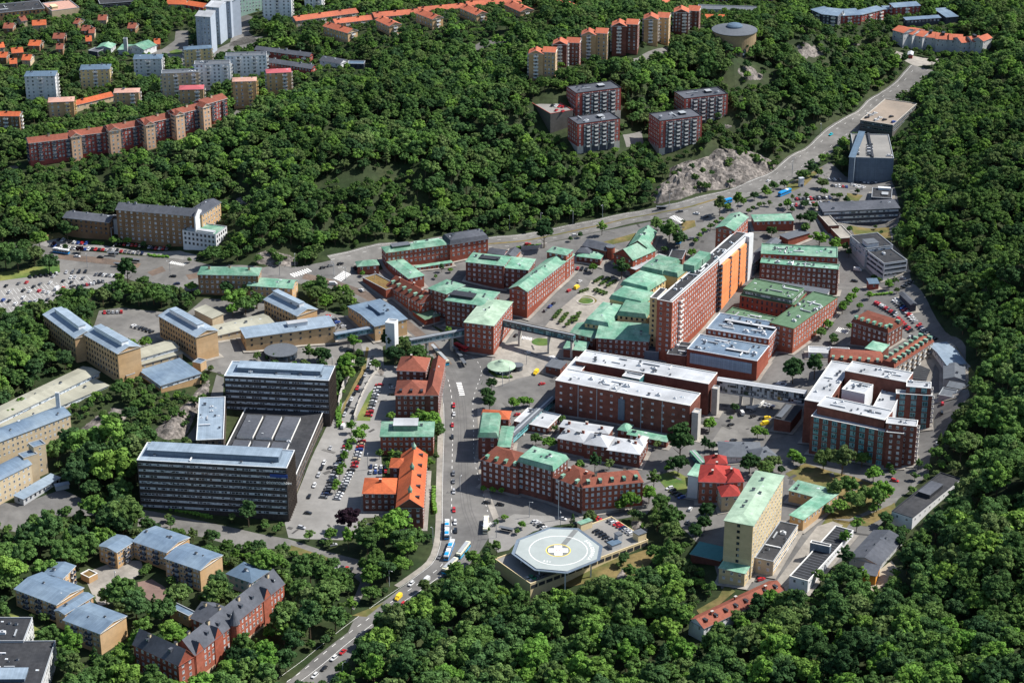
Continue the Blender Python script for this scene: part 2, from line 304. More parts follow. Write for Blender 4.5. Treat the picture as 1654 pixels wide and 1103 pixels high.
# ------------------------------------------------------------ terrain sheet
def make_terrain():
    m = MB(); me = bpy.data.meshes.new('terrain')
    nx, ny = len(gx), len(gy)
    V = np.stack([GX, GY, GZ], -1).reshape(-1, 3)
    F = []
    for i in range(nx-1):
        for j in range(ny-1):
            a, b, c, d = i*ny+j, (i+1)*ny+j, (i+1)*ny+j+1, i*ny+j+1
            F += [(a, b, c), (a, c, d)]
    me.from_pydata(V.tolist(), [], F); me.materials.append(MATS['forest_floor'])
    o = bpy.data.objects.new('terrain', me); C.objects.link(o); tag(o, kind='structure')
make_terrain()
BL = []
FOOT = []                                # building footprints for keeping trees and ground cover away
def bbox(poly): xs = [p[0] for p in poly]; ys = [p[1] for p in poly]; return min(xs), min(ys), max(xs), max(ys)
DORM = {'c': unit_mesh('dormer', [(-.75, .75, -1.2, 1.4, -.4, 1.3, 'copper'), (-.9, .9, -1.35, 1.5, 1.3, 1.45, 'copper'), (-.55, .55, -1.24, -1.1, .2, 1.15, 'pane')]),
        'o': unit_mesh('dormer', [(-.75, .75, -1.0, 1.4, -.4, 1.0, 'tile_brown'), (-.85, .85, -1.15, 1.5, 1.0, 1.12, 'dark_metal'), (-.55, .55, -1.04, -.9, .1, .9, 'pane')]),
        's': unit_mesh('dormer', [(-.75, .75, -1.0, 1.4, -.4, 1.1, 'roof_slate'), (-.85, .85, -1.15, 1.5, 1.1, 1.22, 'roof_slate'), (-.55, .55, -1.04, -.9, .1, .95, 'pane')])}
ST = {  # facade styles: kind, spacing, width, height, storey, mesh key
 'w': ('win', 3.3, 1.5, 1.6, 3.4, 'w'), 'wd': ('win', 3.3, 1.4, 1.5, 3.3, 'd'), 'wg': ('win', 3.4, 1.5, 1.5, 3.3, 'g'), 'wb': ('win', 3.2, 1.5, 1.7, 3.4, 'b'), 'ws': ('win', 5.0, 1.3, 1.4, 3.3, 'w'), 'wt': ('win', 3.4, 1.5, 1.5, 3.4, 't'),
 'wn': ('win', 2.7, 1.2, 1.5, 3.0, 'w'), 'b': ('band', 0, 0, 1.3, 3.6, 'd'), 'bw': ('band', 0, 0, 1.3, 3.4, 'w'), 'bt': ('band', 0, 0, 1.6, 3.4, 't'), 'bg': ('band', 0, 0, 1.4, 3.4, 'g'),
 'kw': ('balc', 6.0, 1.4, 1.5, 2.9, 'w'), 'kd': ('balc', 6.0, 1.4, 1.5, 2.9, 'd'), 'ky': ('balc', 6.0, 1.4, 1.5, 2.9, 'y'), '': None}
def block(t, A, B, Cc, Hh, wall='brick_red', roof='flat', rm='roof_dark', r=3.0, st='w', st1=None, st3=None, z0=None, ov=0.5, trim='grey_metal', vents=0, chim=0, ck='b', dorm=(), dk='c', boxes=(), ax=None, skip=(), open_=(), base=None, x=None, raise_=0.0):
    return dict(locals())
class Bld:
    def __init__(s, name, label, cat, blocks, group=None):
        s.geo = []; BL.append(s)
        for b in blocks:
            A, B, Cc = (px(p if len(p) == 3 else (b['t'], *p)) for p in (b['A'], b['B'], b['Cc']))
            z0 = b['z0'] if b['z0'] is not None else 5.0
            for _ in range(8):
                zr = z0 + b['Hh']; a, c_ = at_z(A, zr), at_z(Cc, zr); bb = at_z(B, zr)
                if b['z0'] is None:
                    mx_, my_ = (a[0]+bb[0]+(a[0]+c_[0]))/4, (a[1]+bb[1]+(a[1]+c_[1]))/4
                    mx_, my_ = (a[0]+c_[0])/2*0.6 + (a[0]+bb[0])/2*0.4, (a[1]+c_[1])/2*0.6 + (a[1]+bb[1])/2*0.4
                    z0 = 0.5*z0 + 0.5*zt(mx_, my_)
            zr = z0 + b['Hh']; a, bb, c_ = (Vector(at_z(q, zr)) for q in (A, B, Cc))
            u = (bb-a); L = u.length; u.normalize(); n = Vector((-u.y, u.x)); W = (c_-bb).dot(n)
            if W < 0:                                     # C given on the near side: swap so that corners run counter-clockwise
                a = a + n*W; bb = bb + n*W; W = -W
            g = dict(b); g.update(a=a, u=u, n=n, L=L, W=W, z0=z0, zr=zr + b['raise_'])
            P = [a, a+u*L, a+u*L+n*W, a+n*W]; g['P'] = P
            g['zb'] = min(zt(p.x, p.y) for p in P) - 1.0
            if z0 < g['zb']: g['zb'] = z0 - 1
            FOOT.append([(p.x, p.y) for p in P]); s.geo.append(g)
        cx = sum(g['P'][k].x for g in s.geo for k in range(4))/4/len(s.geo); cy = sum(g['P'][k].y for g in s.geo for k in range(4))/4/len(s.geo)
        s.org = (cx, cy, s.geo[0]['z0']); s.root = empty(name, s.org, label, cat, group); s.wins = []
        s.rng = random.Random(label)
        for g in s.geo: s.do(g)
        s.flush()
    def loc(s, p): return (p[0]-s.org[0], p[1]-s.org[1], p[2]-s.org[2])
    def do(s, g):
        P, zr, zb, u, n, L, W, org = g['P'], g['zr'], g['zb'], g['u'], g['n'], g['L'], g['W'], s.org
        wm, rt, rm, r, ov = g['wall'], g['roof'], g['rm'], g['r'], g['ov']
        w = MB(); par = 0.55 if rt == 'flat' else 0.0
        for k in range(4):
            p, q = P[k], P[(k+1) % 4]
            w.face([(p.x, p.y, zb), (q.x, q.y, zb), (q.x, q.y, zr+par), (p.x, p.y, zr+par)], wm, [(0, 0), ((q-p).length, 0), ((q-p).length, zr-zb), (0, zr-zb)])
        if g['base']:
            for k in range(4):
                p, q = P[k], P[(k+1) % 4]; o = Vector(((q-p).y, -(q-p).x)).normalized()*0.06; hb = g['z0']+1.6
                w.face([(p.x+o.x, p.y+o.y, zb), (q.x+o.x, q.y+o.y, zb), (q.x+o.x, q.y+o.y, hb), (p.x+o.x, p.y+o.y, hb)], g['base'])
                w.face([(p.x+o.x, p.y+o.y, hb), (q.x+o.x, q.y+o.y, hb), (q.x, q.y, hb), (p.x, p.y, hb)], g['base'])
        rf = MB()
        def W3(x, y, z): p = g['a'] + u*x + n*y; return (p.x, p.y, zr+z)
        ax = g['ax'] or ('u' if L >= W else 'v')
        def T(x, y, z): return W3(x, y, z) if ax == 'u' else W3(y, x, z)
        LL, WW = (L, W) if ax == 'u' else (W, L); fl = ax != 'u'
        def F(pts, m):
            rf.face([T(*p) for p in (pts[::-1] if fl else pts)], m)
        if rt == 'flat':
            i = 0.35
            rf.face([W3(i, i, 0.02), W3(L-i, i, 0.02), W3(L-i, W-i, 0.02), W3(i, W-i, 0.02)], rm)
            tr = g['trim']; e = 0.06
            O = [(-e, -e), (L+e, -e), (L+e, W+e), (-e, W+e)]; I = [(i, i), (L-i, i), (L-i, W-i), (i, W-i)]
            for k in range(4):
                a_, b_ = O[k], O[(k+1) % 4]; c_, d_ = I[(k+1) % 4], I[k]
                rf.face([W3(*a_, .60), W3(*b_, .60), W3(*c_, .60), W3(*d_, .60)], tr)
                rf.face([W3(*a_, .25), W3(*b_, .25), W3(*b_, .60), W3(*a_, .60)], tr)
                rf.face([W3(*d_, .60), W3(*c_, .60), W3(*c_, 0.0), W3(*d_, 0.0)], tr)
        elif rt in ('hip', 'gable', 'mans'):
            zb_ = 0.0; o = ov; x0, x1, y0, y1 = -o, LL+o, -o, WW+o
            if rt == 'mans':
                h1, ins = 2.6, 1.2
                q = [(x0, y0), (x1, y0), (x1, y1), (x0, y1)]; qi = [(x0+ins, y0+ins), (x1-ins, y0+ins), (x1-ins, y1-ins), (x0+ins, y1-ins)]
                for k in range(4): F([(*q[k], 0), (*q[(k+1) % 4], 0), (*qi[(k+1) % 4], h1), (*qi[k], h1)], rm)
                x0, x1, y0, y1 = qi[0][0], qi[1][0], qi[0][1], qi[2][1]; zb_ = h1
            ym = (y0+y1)/2; hi = (y1-y0)/2 if rt != 'gable' else 0.0; hi = min(hi, (x1-x0)/2-0.01)
            if rt == 'hip' and g['x'] == 'flat': hi = hi
            a1, a2 = x0+hi, x1-hi; t = zb_+r; top = None
            F([(x0, y0, zb_), (x1, y0, zb_), (a2, ym, t), (a1, ym, t)], rm); F([(x1, y1, zb_), (x0, y1, zb_), (a1, ym, t), (a2, ym, t)], rm)
            if rt != 'gable': F([(x1, y0, zb_), (x1, y1, zb_), (a2, ym, t)], rm); F([(x0, y1, zb_), (x0, y0, zb_), (a1, ym, t)], rm)
            else:
                for xx, sgn in ((0, 1), (LL, -1)):
                    rr = r*(WW/2)/(WW/2+ov); pts = [(xx, 0, 0), (xx, WW, 0), (xx, WW/2, rr)]
                    if sgn == 1: pts = pts[::-1]
                    w.face([T(*p) for p in (pts[::-1] if fl else pts)], wm)
                for s_ in (0, 1):          # verge edge
                    xx = x0 if s_ == 0 else x1
                    F([(xx, y0, 0), (xx, ym, t), (xx, ym, t-.25), (xx, y0, -.25)], g['trim']); F([(xx, ym, t), (xx, y1, 0), (xx, y1, -.25), (xx, ym, t-.25)], g['trim'])
            q = [(-o, -o), (LL+o, -o), (LL+o, WW+o), (-o, WW+o)]
            for k in range(4): F([(*q[k], -.28), (*q[(k+1) % 4], -.28), (*q[(k+1) % 4], 0), (*q[k], 0)], g['trim'])
            F([(*p, -.28) for p in q[::-1]], g['trim'])
        elif rt == 'shed':
            o = ov
            rf.face([W3(-o, -o, .1), W3(L+o, -o, .1), W3(L+o, W+o, r), W3(-o, W+o, r)], rm)
            for p_, q_ in (((L, 0), (L, W)), ((0, W), (0, 0))):
                z1 = 0 if p_[1] == 0 else r; z2 = 0 if q_[1] == 0 else r
                w.face([W3(*p_, 0), W3(*q_, 0), W3(*q_, z2), W3(*p_, z1)], wm)
            w.face([W3(L, W, 0), W3(0, W, 0), W3(0, W, r), W3(L, W, r)], wm)
            rf.face([W3(-o, -o, -.2), W3(L+o, -o, -.2), W3(L+o, -o, .1), W3(-o, -o, .1)], g['trim'])
        elif rt == 'curve':                       # low barrel along the long side
            N_ = 8; o = ov
            prof = [(-o + (WW+2*o)*k/N_, r*math.sin(math.pi*k/N_)**0.8) for k in range(N_+1)]
            for k in range(N_): F([(-o, prof[k][0], prof[k][1]), (LL+o, prof[k][0], prof[k][1]), (LL+o, prof[k+1][0], prof[k+1][1]), (-o, prof[k+1][0], prof[k+1][1])], rm)
            for xx in (0, LL):
                pts = [(xx, 0, 0)] + [(xx, min(max(a_, 0), WW), b_) for a_, b_ in prof[1:-1]] + [(xx, WW, 0)]
                if xx == 0: pts = pts[::-1]
                w.face([T(*p) for p in (pts if not fl else pts[::-1])][::-1], wm)
        wo = w.build('wall', s.root, org); ro = rf.build('roof', s.root, org)
        ang = math.atan2(u.y, u.x)
        for (u0, u1, v0, v1, h, bm, tm) in g['boxes']:
            b = MB(); p = W3((u0+u1)/2*L, (v0+v1)/2*W, 0.03 if rt == 'flat' else (r*0.5)); b.box(p, (u1-u0)*L, (v1-v0)*W, h, ang, bm, top=bm)
            b.box((p[0], p[1], p[2]+h+.0), (u1-u0)*L+.5, (v1-v0)*W+.5, .25, ang, tm)
            b.build('penthouse', s.root, org)
        rg = s.rng
        def zroof(x, y):                           # roof height at local (x, y)
            if rt in ('flat', 'curve'): return 0.02 if rt == 'flat' else r*0.9
            yy = y if ax == 'u' else x; xx = x if ax == 'u' else y
            d = min(yy, WW-yy); 
            if rt != 'gable': d = min(d, xx, LL-xx)
            base_ = 2.6 if rt == 'mans' else 0
            return base_ + r*max(0, d+ov)/(WW/2+ov) if rt != 'shed' else r*y/W
        if rt == 'flat' and g['vents'] >= 3:           # ducts and cable trays lying on the flat roof
            for q in range(1 + g['vents']//4):
                m = MB(); x, y, ln = rg.uniform(.2, .8)*L, rg.uniform(.2, .8)*W, rg.uniform(4, 11); al = rg.random() < .7
                m.box(W3(min(max(x, ln/2+1), max(L-ln/2-1, 1)) if al else x, y if al else min(max(y, ln/2+1), max(W-ln/2-1, 1)), .25), ln if al else .7, .7 if al else min(ln, W*.8), .6, ang, 'light_metal' if q % 2 else 'grey_metal'); m.build('roof_duct', ro, org)
        for k in range(int(g['vents']*(1.7 if rt == 'flat' else 1))):
            x, y = rg.uniform(.08, .92)*L, rg.uniform(.15, .85)*W
            if rt in ('gable', 'hip', 'mans'):
                if ax == 'u': y = W*rg.uniform(.35, .65)
                else: x = L*rg.uniform(.35, .65)
            sc = rg.uniform(.5, 1.1); vm = VENT[rg.choice((0, 0, 1, 2) if rt == 'flat' else (0, 2, 0))]
            inst(vm, vm.name.split('.')[0], ro, s.loc(W3(x, y, zroof(x, y)-.15*(rt != 'flat'))), ang, (sc, sc, sc))
        for k in range(g['chim']):
            f = (k+.5)/g['chim']; x, y = (f*LL, WW/2+1.2) if k % 2 else (f*LL, WW/2-1.2)
            if ax != 'u': x, y = y, x
            inst(CHIM[g['ck']], 'chimney', ro, s.loc(W3(x, y, zroof(x, y))), ang + (0 if ax == 'u' else math.pi/2))
        for (side, nn, up) in g['dorm']:
            for k in range(nn):
                f = (k+.5)/nn; dd = up
                x, y, ra = [(f*L, dd, 0), (L-dd, f*W, math.pi/2), (f*L, W-dd, math.pi), (dd, f*W, -math.pi/2)][side]
                inst(DORM[g['dk']], 'dormer', ro, s.loc(W3(x, y, zroof(x, y)-.1)), ang+ra)
        # facades
        styles = [g['st'], g['st1'] if g['st1'] is not None else g['st'], g['st'], g['st3'] if g['st3'] is not None else g['st']]
        for k in range(4):
            if k in g['skip']: continue
            sty = ST[styles[k]] if isinstance(styles[k], str) else styles[k]
            if not sty: continue
            p, q = P[k], P[(k+1) % 4]; d = q-p; Lk = d.length; d.normalize(); o = Vector((d.y, -d.x)); mid = (p+q)/2
            tc = Vector((-mid.x, -mid.y)).normalized()
            if o.dot(tc) < -0.12: continue
            kind, spc, ww, wh, fh, mk = sty
            nf = max(1, int((g['zr']-g['z0']-.3)/fh)); fa = math.atan2(d.y, d.x)
            if kind == 'band':
                for f in range(nf):
                    z = g['zr'] - (f+1)*fh + 1.2
                    c_ = p + d*Lk/2; s.wins.append(('window_band', BM[mk], (c_.x, c_.y, z), fa, (Lk-1.2, 1, wh)))
                continue
            nc = max(1, int((Lk-1.0)/spc)); sp2 = (Lk-1.0)/nc
            for f in range(nf):
                z = g['zr'] - (f+1)*fh + 1.0
                for c in range(nc):
                    c_ = p + d*(0.5+sp2*(c+.5))
                    if kind == 'balc' and c % 2 == 1 or (kind == 'balc' and nc == 1):
                        s.wins.append(('balcony', KM[mk], (c_.x, c_.y, z-.6), fa, (min(3.6, sp2*.8), 1, 1)))
                        s.wins.append(('window', WM['w'], (c_.x, c_.y, z-.3), fa, (2.2, 1, 1.9)))
                    elif kind == 'balc':
                        for e in (-.25, .25):
                            c2 = c_ + d*sp2*e; s.wins.append(('window', WM['w'], (c2.x, c2.y, z), fa, (ww, 1, wh)))
                    else: s.wins.append(('window', WM[mk], (c_.x, c_.y, z), fa, (ww, 1, wh)))
    def flush(s):
        for kind in ('window', 'window_band', 'balcony'):
            ws = [w for w in s.wins if w[0] == kind]
            ws.sort(key=lambda w: w[2][0]**2 + w[2][1]**2)
            for nm, me, l, fa, sc in ws[:100]: inst(me, nm, s.root, s.loc(l), fa, sc)
            rest = ws[100:]
            if rest:
                byme = {}
                V, F_, MI, names = [], [], [], []
                for nm, me, l, fa, sc in rest:
                    if me.name not in byme:
                        vv = np.empty(len(me.vertices)*3); me.vertices.foreach_get('co', vv)
                        byme[me.name] = (vv.reshape(-1, 3), [tuple(p.vertices) for p in me.polygons], [me.materials[p.material_index].name for p in me.polygons])
                    vv, ff, mm = byme[me.name]; q = vv*np.array(sc); ca, sa = math.cos(fa), math.sin(fa)
                    off = len(V); lx = s.loc(l)
                    V += np.stack([q[:, 0]*ca-q[:, 1]*sa+lx[0], q[:, 0]*sa+q[:, 1]*ca+lx[1], q[:, 2]+lx[2]], 1).tolist()
                    F_ += [tuple(i+off for i in f) for f in ff]
                    for m_ in mm:
                        if m_ not in names: names.append(m_)
                        MI.append(names.index(m_))
                me = bpy.data.meshes.new(kind); me.from_pydata(V, [], F_)
                for n_ in names: me.materials.append(MATS[n_])
                me.polygons.foreach_set('material_index', MI)
                o = bpy.data.objects.new(kind, me); C.objects.link(o); o.parent = s.root; o['kind'] = 'stuff'
    def part(s, name, mb, parent=None, **k): return mb.build(name, parent or s.root, s.org, **k)
# ------------------------------------------------------------ buildings (corner spots on the eaves, storey heights in metres)
def B1(name, label, cat, *blocks, group=None): return Bld(name, label, cat, list(blocks), group)
k = block
# --- far north-west hill
B1('depot_building', 'low brown building with flat dark roof at the far upper left corner', 'building', k('A', (-60, 92), (285, 58), (232, 8), 6, 'brick_brown', rm='roof_dark', st='wd', vents=5))
B1('construction_building', 'unfinished cream building site with bare concrete deck at upper left', 'building', k('A', (330, 75), (505, 52), (440, 2), 6, 'plaster_cream', rm='roof_peach', st='', boxes=((.1, .3, .2, .5, 2, 'garage_beige', 'garage_beige'),)))
B1('dark_block', 'dark timber block beside the building site at the top edge', 'building', k('A', (635, 30), (850, 14), (835, -18), 5, 'office_dark', rm='roof_dark', st='b'))
houses = [(250,150,100,'widest orange roof, below the flat dark depot roof'),(215,280,82,'near the middle of the villa cluster'),(112,325,82,'second villa from the left edge'),(165,372,62,'lowest of a pair with bright orange roof'),(12,355,62,'cut by the left picture edge'),
 (85,395,50,'lowest in the villa cluster'),(12,292,40,'upper one at the left picture edge'),(370,235,80,'rust coloured roof half hidden by trees'),(540,185,52,'beside a rust coloured neighbour'),(583,200,40,'rust coloured, small, right of an orange one'),
 (565,252,40,'small bright roof alone among trees'),(378,302,48,'small, below the rust coloured roof'),(650,118,60,'dull roof farthest up the slope'),(835,170,55,'dull roof nearest to the grey towers'),(480,140,30,'tiny dull roof high on the slope'),(155,122,40,'dull roof beside the widest orange roof'),(50,170,70,'dull roof, leftmost in the upper row'),(1000,270,40,'small roof beside the turning loop')]
for i, (x, y, wd, lb) in enumerate(houses):
    dull = 'dull' in lb or 'rust' in lb; a = random.Random(i).uniform(-6, 10)
    B1('villa', ('rust red' if dull else 'orange')+' tiled villa, '+lb, 'house', k('A', (x-wd*.42, y+12+a*.3), (x+wd*.42, y+12-a*.3), (x+wd*.42+6, y-14), 5, 'brick_brown' if i % 3 else 'plaster_cream', 'gable', 'tile_rust' if dull else 'tile_orange', 3, 'ws', chim=1, ck='o', ax='u'), group='villas on the north-west hill')
B1('community_hall', 'white hall with green copper roof and slim bell tower', 'hall', k('A', (815, 300), (915, 318), (930, 275), 6, 'plaster_white', 'gable', 'copper', 3, 'ws'),
   k('A', (750, 318), (820, 322), (830, 296), 4, 'plaster_white', 'shed', 'copper', 1.5, ''), k('A', (783, 252), (806, 252), (808, 244), 14, 'plaster_grey', 'flat', 'roof_grey', st=''))
B1('parish_building', 'low building with pale green roof left of the bell tower', 'hall', k('A', (615, 306), (705, 310), (722, 282), 4, 'plaster_grey', 'gable', 'copper', 2, 'ws'), k('A', (560, 326), (620, 335), (635, 310), 3.5, 'panel_slate', 'flat', 'roof_slate', st=''))
B1('red_roofed_terrace', 'curved terrace with orange roofs at the top edge left of the grey towers', 'building', k('A', (1060, 28), (1180, 30), (1185, 8), 5, 'plaster_cream', 'gable', 'tile_orange', 2.5, 'ws'), k('A', (1180, 32), (1290, 50), (1298, 25), 5, 'plaster_red', 'gable', 'tile_orange', 2.5, 'ws'))
tw = [((1243,103),(1345,112),(1392,98),'nearest of the three slate grey towers'),((1310,42),(1400,52),(1452,34),'middle one of the three slate grey towers'),((1440,0),(1472,12),(1515,-4),'farthest right of the three slate grey towers, beside the green slab')]
for A_, B_, C_, lb in tw:
    B1('tower_block', lb, 'tower block', k('A', A_, B_, C_, 30, 'tower_grey', 'shed', 'roof_white', 2.5, 'wn', st1='', trim='white_trim'), k('A', (B_[0]-62, B_[1]-6), (B_[0]-8, B_[1]-2), (B_[0]+34, B_[1]-24), 31.5, 'tower_grey', 'shed', 'roof_white', 2.5, 'wn', st1='', trim='white_trim'), group='grey towers')
B1('green_slab_block', 'pale green slab block cut by the top edge', 'apartment block', k('A', (1517, 0), (1700, -24), (1690, -50), 14, 'tower_green', rm='roof_grey', st='wn'))
B1('yellow_point_house', 'yellow point house with blue-grey roof beside the turning loop', 'apartment block', k('A', (1172, 318), (1345, 308), (1337, 290), 17, 'plaster_yellow', 'hip', 'roof_greyblue', 1.5, 'kw', vents=3))
B1('yellow_point_house', 'yellow point house with blue-grey roof standing alone in trees', 'apartment block', k('A', (510, 445), (697, 440), (687, 410), 15, 'plaster_yellow', 'hip', 'roof_greyblue', 1.5, 'kw', vents=3))
B1('white_point_house', 'white point house with blue-grey roof near the rock outcrop', 'apartment block', k('A', (848, 378), (1027, 375), (1015, 347), 15, 'plaster_white', 'hip', 'roof_greyblue', 1.5, 'kw', vents=3))
B1('white_point_house', 'tall white point house with blue-grey roof near the left edge', 'apartment block', k('A', (155, 487), (348, 484), (336, 452), 22, 'plaster_white', 'hip', 'roof_greyblue', 1.5, 'kw', vents=4))
B1('grey_slab_block', 'pale grey slab block, lowest of three stepping uphill', 'apartment block', k('A', (1027, 473), (1262, 463), (1255, 441), 19, 'plaster_cream', 'flat', 'roof_grey', st='kw', vents=2), group='stepped slab blocks')
B1('grey_slab_block', 'pale grey slab block, middle of three stepping uphill', 'apartment block', k('A', (1235, 415), (1462, 409), (1455, 386), 20, 'tower_white', 'flat', 'roof_grey', st='kw', vents=2), group='stepped slab blocks')
B1('grey_slab_block', 'pale grey slab block, highest of three stepping uphill', 'apartment block', k('A', (1435, 362), (1695, 355), (1690, 333), 17, 'tower_white', 'flat', 'roof_grey', st='kw', vents=2), group='stepped slab blocks')
B1('brown_point_house', 'brown point house with peach roof and yellow balconies', 'apartment block', k('A', (1480, 520), (1628, 516), (1620, 492), 21, 'brick_tan', 'hip', 'roof_peach', 1.5, 'ky', vents=2))
B1('brown_point_house', 'brown point house with crimson-pink roof behind the long red row', 'apartment block', k('A', (1142, 572), (1292, 568), (1285, 542), 13, 'brick_tan', 'hip', 'roof_pink', 1.5, 'kw'))
B1('brown_point_house', 'brown point house joined to the right end of a low orange roof', 'apartment block', k('A', (725, 592), (882, 588), (872, 562), 11, 'brick_tan', 'hip', 'roof_peach', 1.5, 'kw', vents=2))
B1('brown_point_house', 'brown point house joined to the left end of a low orange roof', 'apartment block', k('A', (307, 652), (468, 645), (457, 617), 13, 'brick_tan', 'hip', 'roof_peach', 1.5, 'ky', vents=2))
B1('brown_point_house', 'brown point house with rose-pink roof and white balconies', 'apartment block', k('B', (82, 467), (236, 460), (226, 436), 17, 'brick_tan', 'hip', 'roof_pink', 1.5, 'kw', vents=2))
B1('low_terrace', 'low terrace with bright orange roof between two brown point houses', 'building', k('A', (476, 672), (722, 612), (708, 592), 5, 'plaster_cream', 'gable', 'tile_orange', 2.5, 'ws', chim=2, ck='o'))
B1('corner_apartment_block', 'apartment block with orange roof cut by the left edge', 'apartment block', k('A', (-50, 738), (120, 740), (148, 712), 12, 'brick_brown', 'gable', 'tile_orange', 2, 'kw', chim=1, ck='o'))
segs = [((183,912),(455,880),(448,848),''),((452,868),(700,838),(690,806),''),((697,832),(925,795),(913,762),''),((922,788),(1125,742),(1110,708),''),((1120,730),(1300,684),(1284,652),''),((1296,668),(1443,626),(1410,596),'')]
rowb = [k('A', a, b, c, 17, 'plaster_red', 'gable', 'tile_rust', 2.5, ('balc', 4.6, 1.3, 1.5, 2.8, 'd'), st1='wn', chim=1, ck='c', ax='u', trim='white_trim') for a, b, c, _ in segs]
for x0, x1, y, y2 in ((452, 516, 860, 850), (697, 765, 822, 812), (927, 985, 786, 776), (1118, 1172, 724, 712), (1291, 1338, 672, 660)):
    rowb.append(k('A', (x0, y+14), (x1, y2+14), (x1+2, y2-12), 18.5, 'plaster_pink', 'gable', 'tile_rust', 2.5, 'wn', ax='v', trim='white_trim'))
B1('long_apartment_row', 'long stepped red apartment row with tan gabled stair bays', 'apartment block', *rowb)
# --- north centre
ot = dict(wall='brick_tan', roof='gable', rm='tile_salmon', r=2.5, ck='o', dk='o', ov=.6)
B1('orange_roof_block', 'free-standing block with orange roof, left of the joined orange-roofed courts', 'apartment block', k('B', (270, 135), (662, 82), (655, 57), 8, st='kw', chim=6, **{**ot, 'wall': 'plaster_cream'}))
B1('orange_roof_court', 'orange-roofed court with a front arm, first from the left of the joined courts', 'apartment block', k('B', (442, 168), (598, 212), (668, 197), 9, st='w', st1='kw', chim=4, **ot), k('B', (520, 152), (768, 124), (752, 102), 8, st='kw', chim=4, **ot), group='orange-roofed courts')
B1('orange_roof_court', 'orange-roofed court, second from the left of the joined courts', 'apartment block', k('B', (775, 128), (862, 168), (932, 152), 9, st='w', st1='kw', chim=3, **ot), k('B', (770, 112), (1050, 88), (1042, 62), 8, st='kw', chim=5, **{**ot, 'wall': 'plaster_cream'}), group='orange-roofed courts')
B1('orange_roof_court', 'orange-roofed court, third from the left of the joined courts', 'apartment block', k('B', (1030, 84), (1137, 125), (1205, 112), 9, st='w', st1='kw', chim=3, **ot), k('B', (1058, 76), (1340, 50), (1335, 28), 8, st='kw', chim=5, **{**ot, 'wall': 'plaster_cream'}), group='orange-roofed courts')
B1('orange_roof_court', 'orange-roofed court, fourth from the left of the joined courts', 'apartment block', k('B', (1310, 52), (1417, 98), (1487, 85), 10, st='w', st1='kw', chim=3, **ot), k('B', (1360, 38), (1700, 18), (1693, -5), 8, st='ky', chim=5, **{**ot, 'wall': 'plaster_cream'}), group='orange-roofed courts')
B1('orange_roof_court', 'orange-roofed court arm at the right end of the joined courts', 'apartment block', k('C', (-20, 30), (82, 76), (162, 62), 10, st='w', st1='kw', chim=3, **ot), group='orange-roofed courts')
B1('orange_roof_court', 'small orange-roofed arm above the right end of the joined courts', 'apartment block', k('C', (305, 14), (382, 52), (455, 42), 8, st='w', st1='kw', chim=2, **ot), group='orange-roofed courts')
B1('grey_tower', 'pale tower with white balconies cut by the top edge, left one of two', 'tower block', k('B', (55, -40), (235, -40), (228, -62), 22, 'tower_white', rm='roof_grey', st='kw'))
B1('grey_tower', 'pale tower cut by the top edge, right one of two', 'tower block', k('B', (320, -45), (430, -42), (425, -62), 16, 'tower_white', rm='roof_grey', st='kw'))
B1('red_row_house', 'upper red and white row house with dark ridged roof', 'row house', k('B', (5, 318), (352, 362), (402, 348), 6, 'plaster_red', 'gable', 'roof_slate', 2.2, ('balc', 7, 2, 1.6, 2.9, 'w'), st1='ws', trim='dark_metal', vents=3), group='red row houses')
B1('red_row_house', 'lower red row house with dark ridged roof and orange end wall', 'row house', k('B', (50, 392), (365, 440), (420, 424), 6, 'plaster_red', 'gable', 'roof_slate', 2.2, 'wn', st1='ws', trim='dark_metal', vents=3), group='red row houses')
B1('white_day_nursery', 'small white building with dark hipped roofs right of the red row houses', 'building', k('B', (420, 385), (548, 408), (592, 385), 4, 'plaster_white', 'gable', 'roof_slate', 2.5, 'ws', vents=2), k('B', (595, 410), (700, 412), (718, 392), 3.5, 'panel_slate', rm='roof_greyblue', st='wd'))
for i, (l, m_, rr, ey, col, hh, lb) in enumerate([(135,225,303,345,'brick_tan',20,'first from the left, tan'),(290,375,455,285,'brick_dark',20,'second from the left, dark red'),(472,560,633,225,'brick_tan',22,'third from the left, tan'),(665,755,827,168,'brick_dark',22.5,'fourth from the left, dark red'),(868,955,1025,125,'brick_tan',21.5,'fifth from the left, tan'),(1060,1150,1217,82,'brick_dark',19,'sixth from the left, dark red')]):
    wl = {'brick_tan': 'brick_tan', 'brick_dark': 'brick_dark'}[col]
    B1('hill_tower', 'orange-roofed brick tower, '+lb+', of six on the ridge', 'tower block',
       k('C', (l, ey-2), (m_, ey), (m_+28, ey-24), hh, wl, 'gable', 'tile_salmon', 2.8, ('balc', 5.0, 1.2, 1.4, 2.7, 'w'), ax='v', trim='white_trim', chim=1, ck='o', z0=None),
       k('C', (m_, ey-14), (rr, ey-10), (rr-6, ey-34), hh, wl, 'gable', 'tile_salmon', 2.8, 'wn', ax='u', trim='white_trim'), group='six brick towers along the ridge')
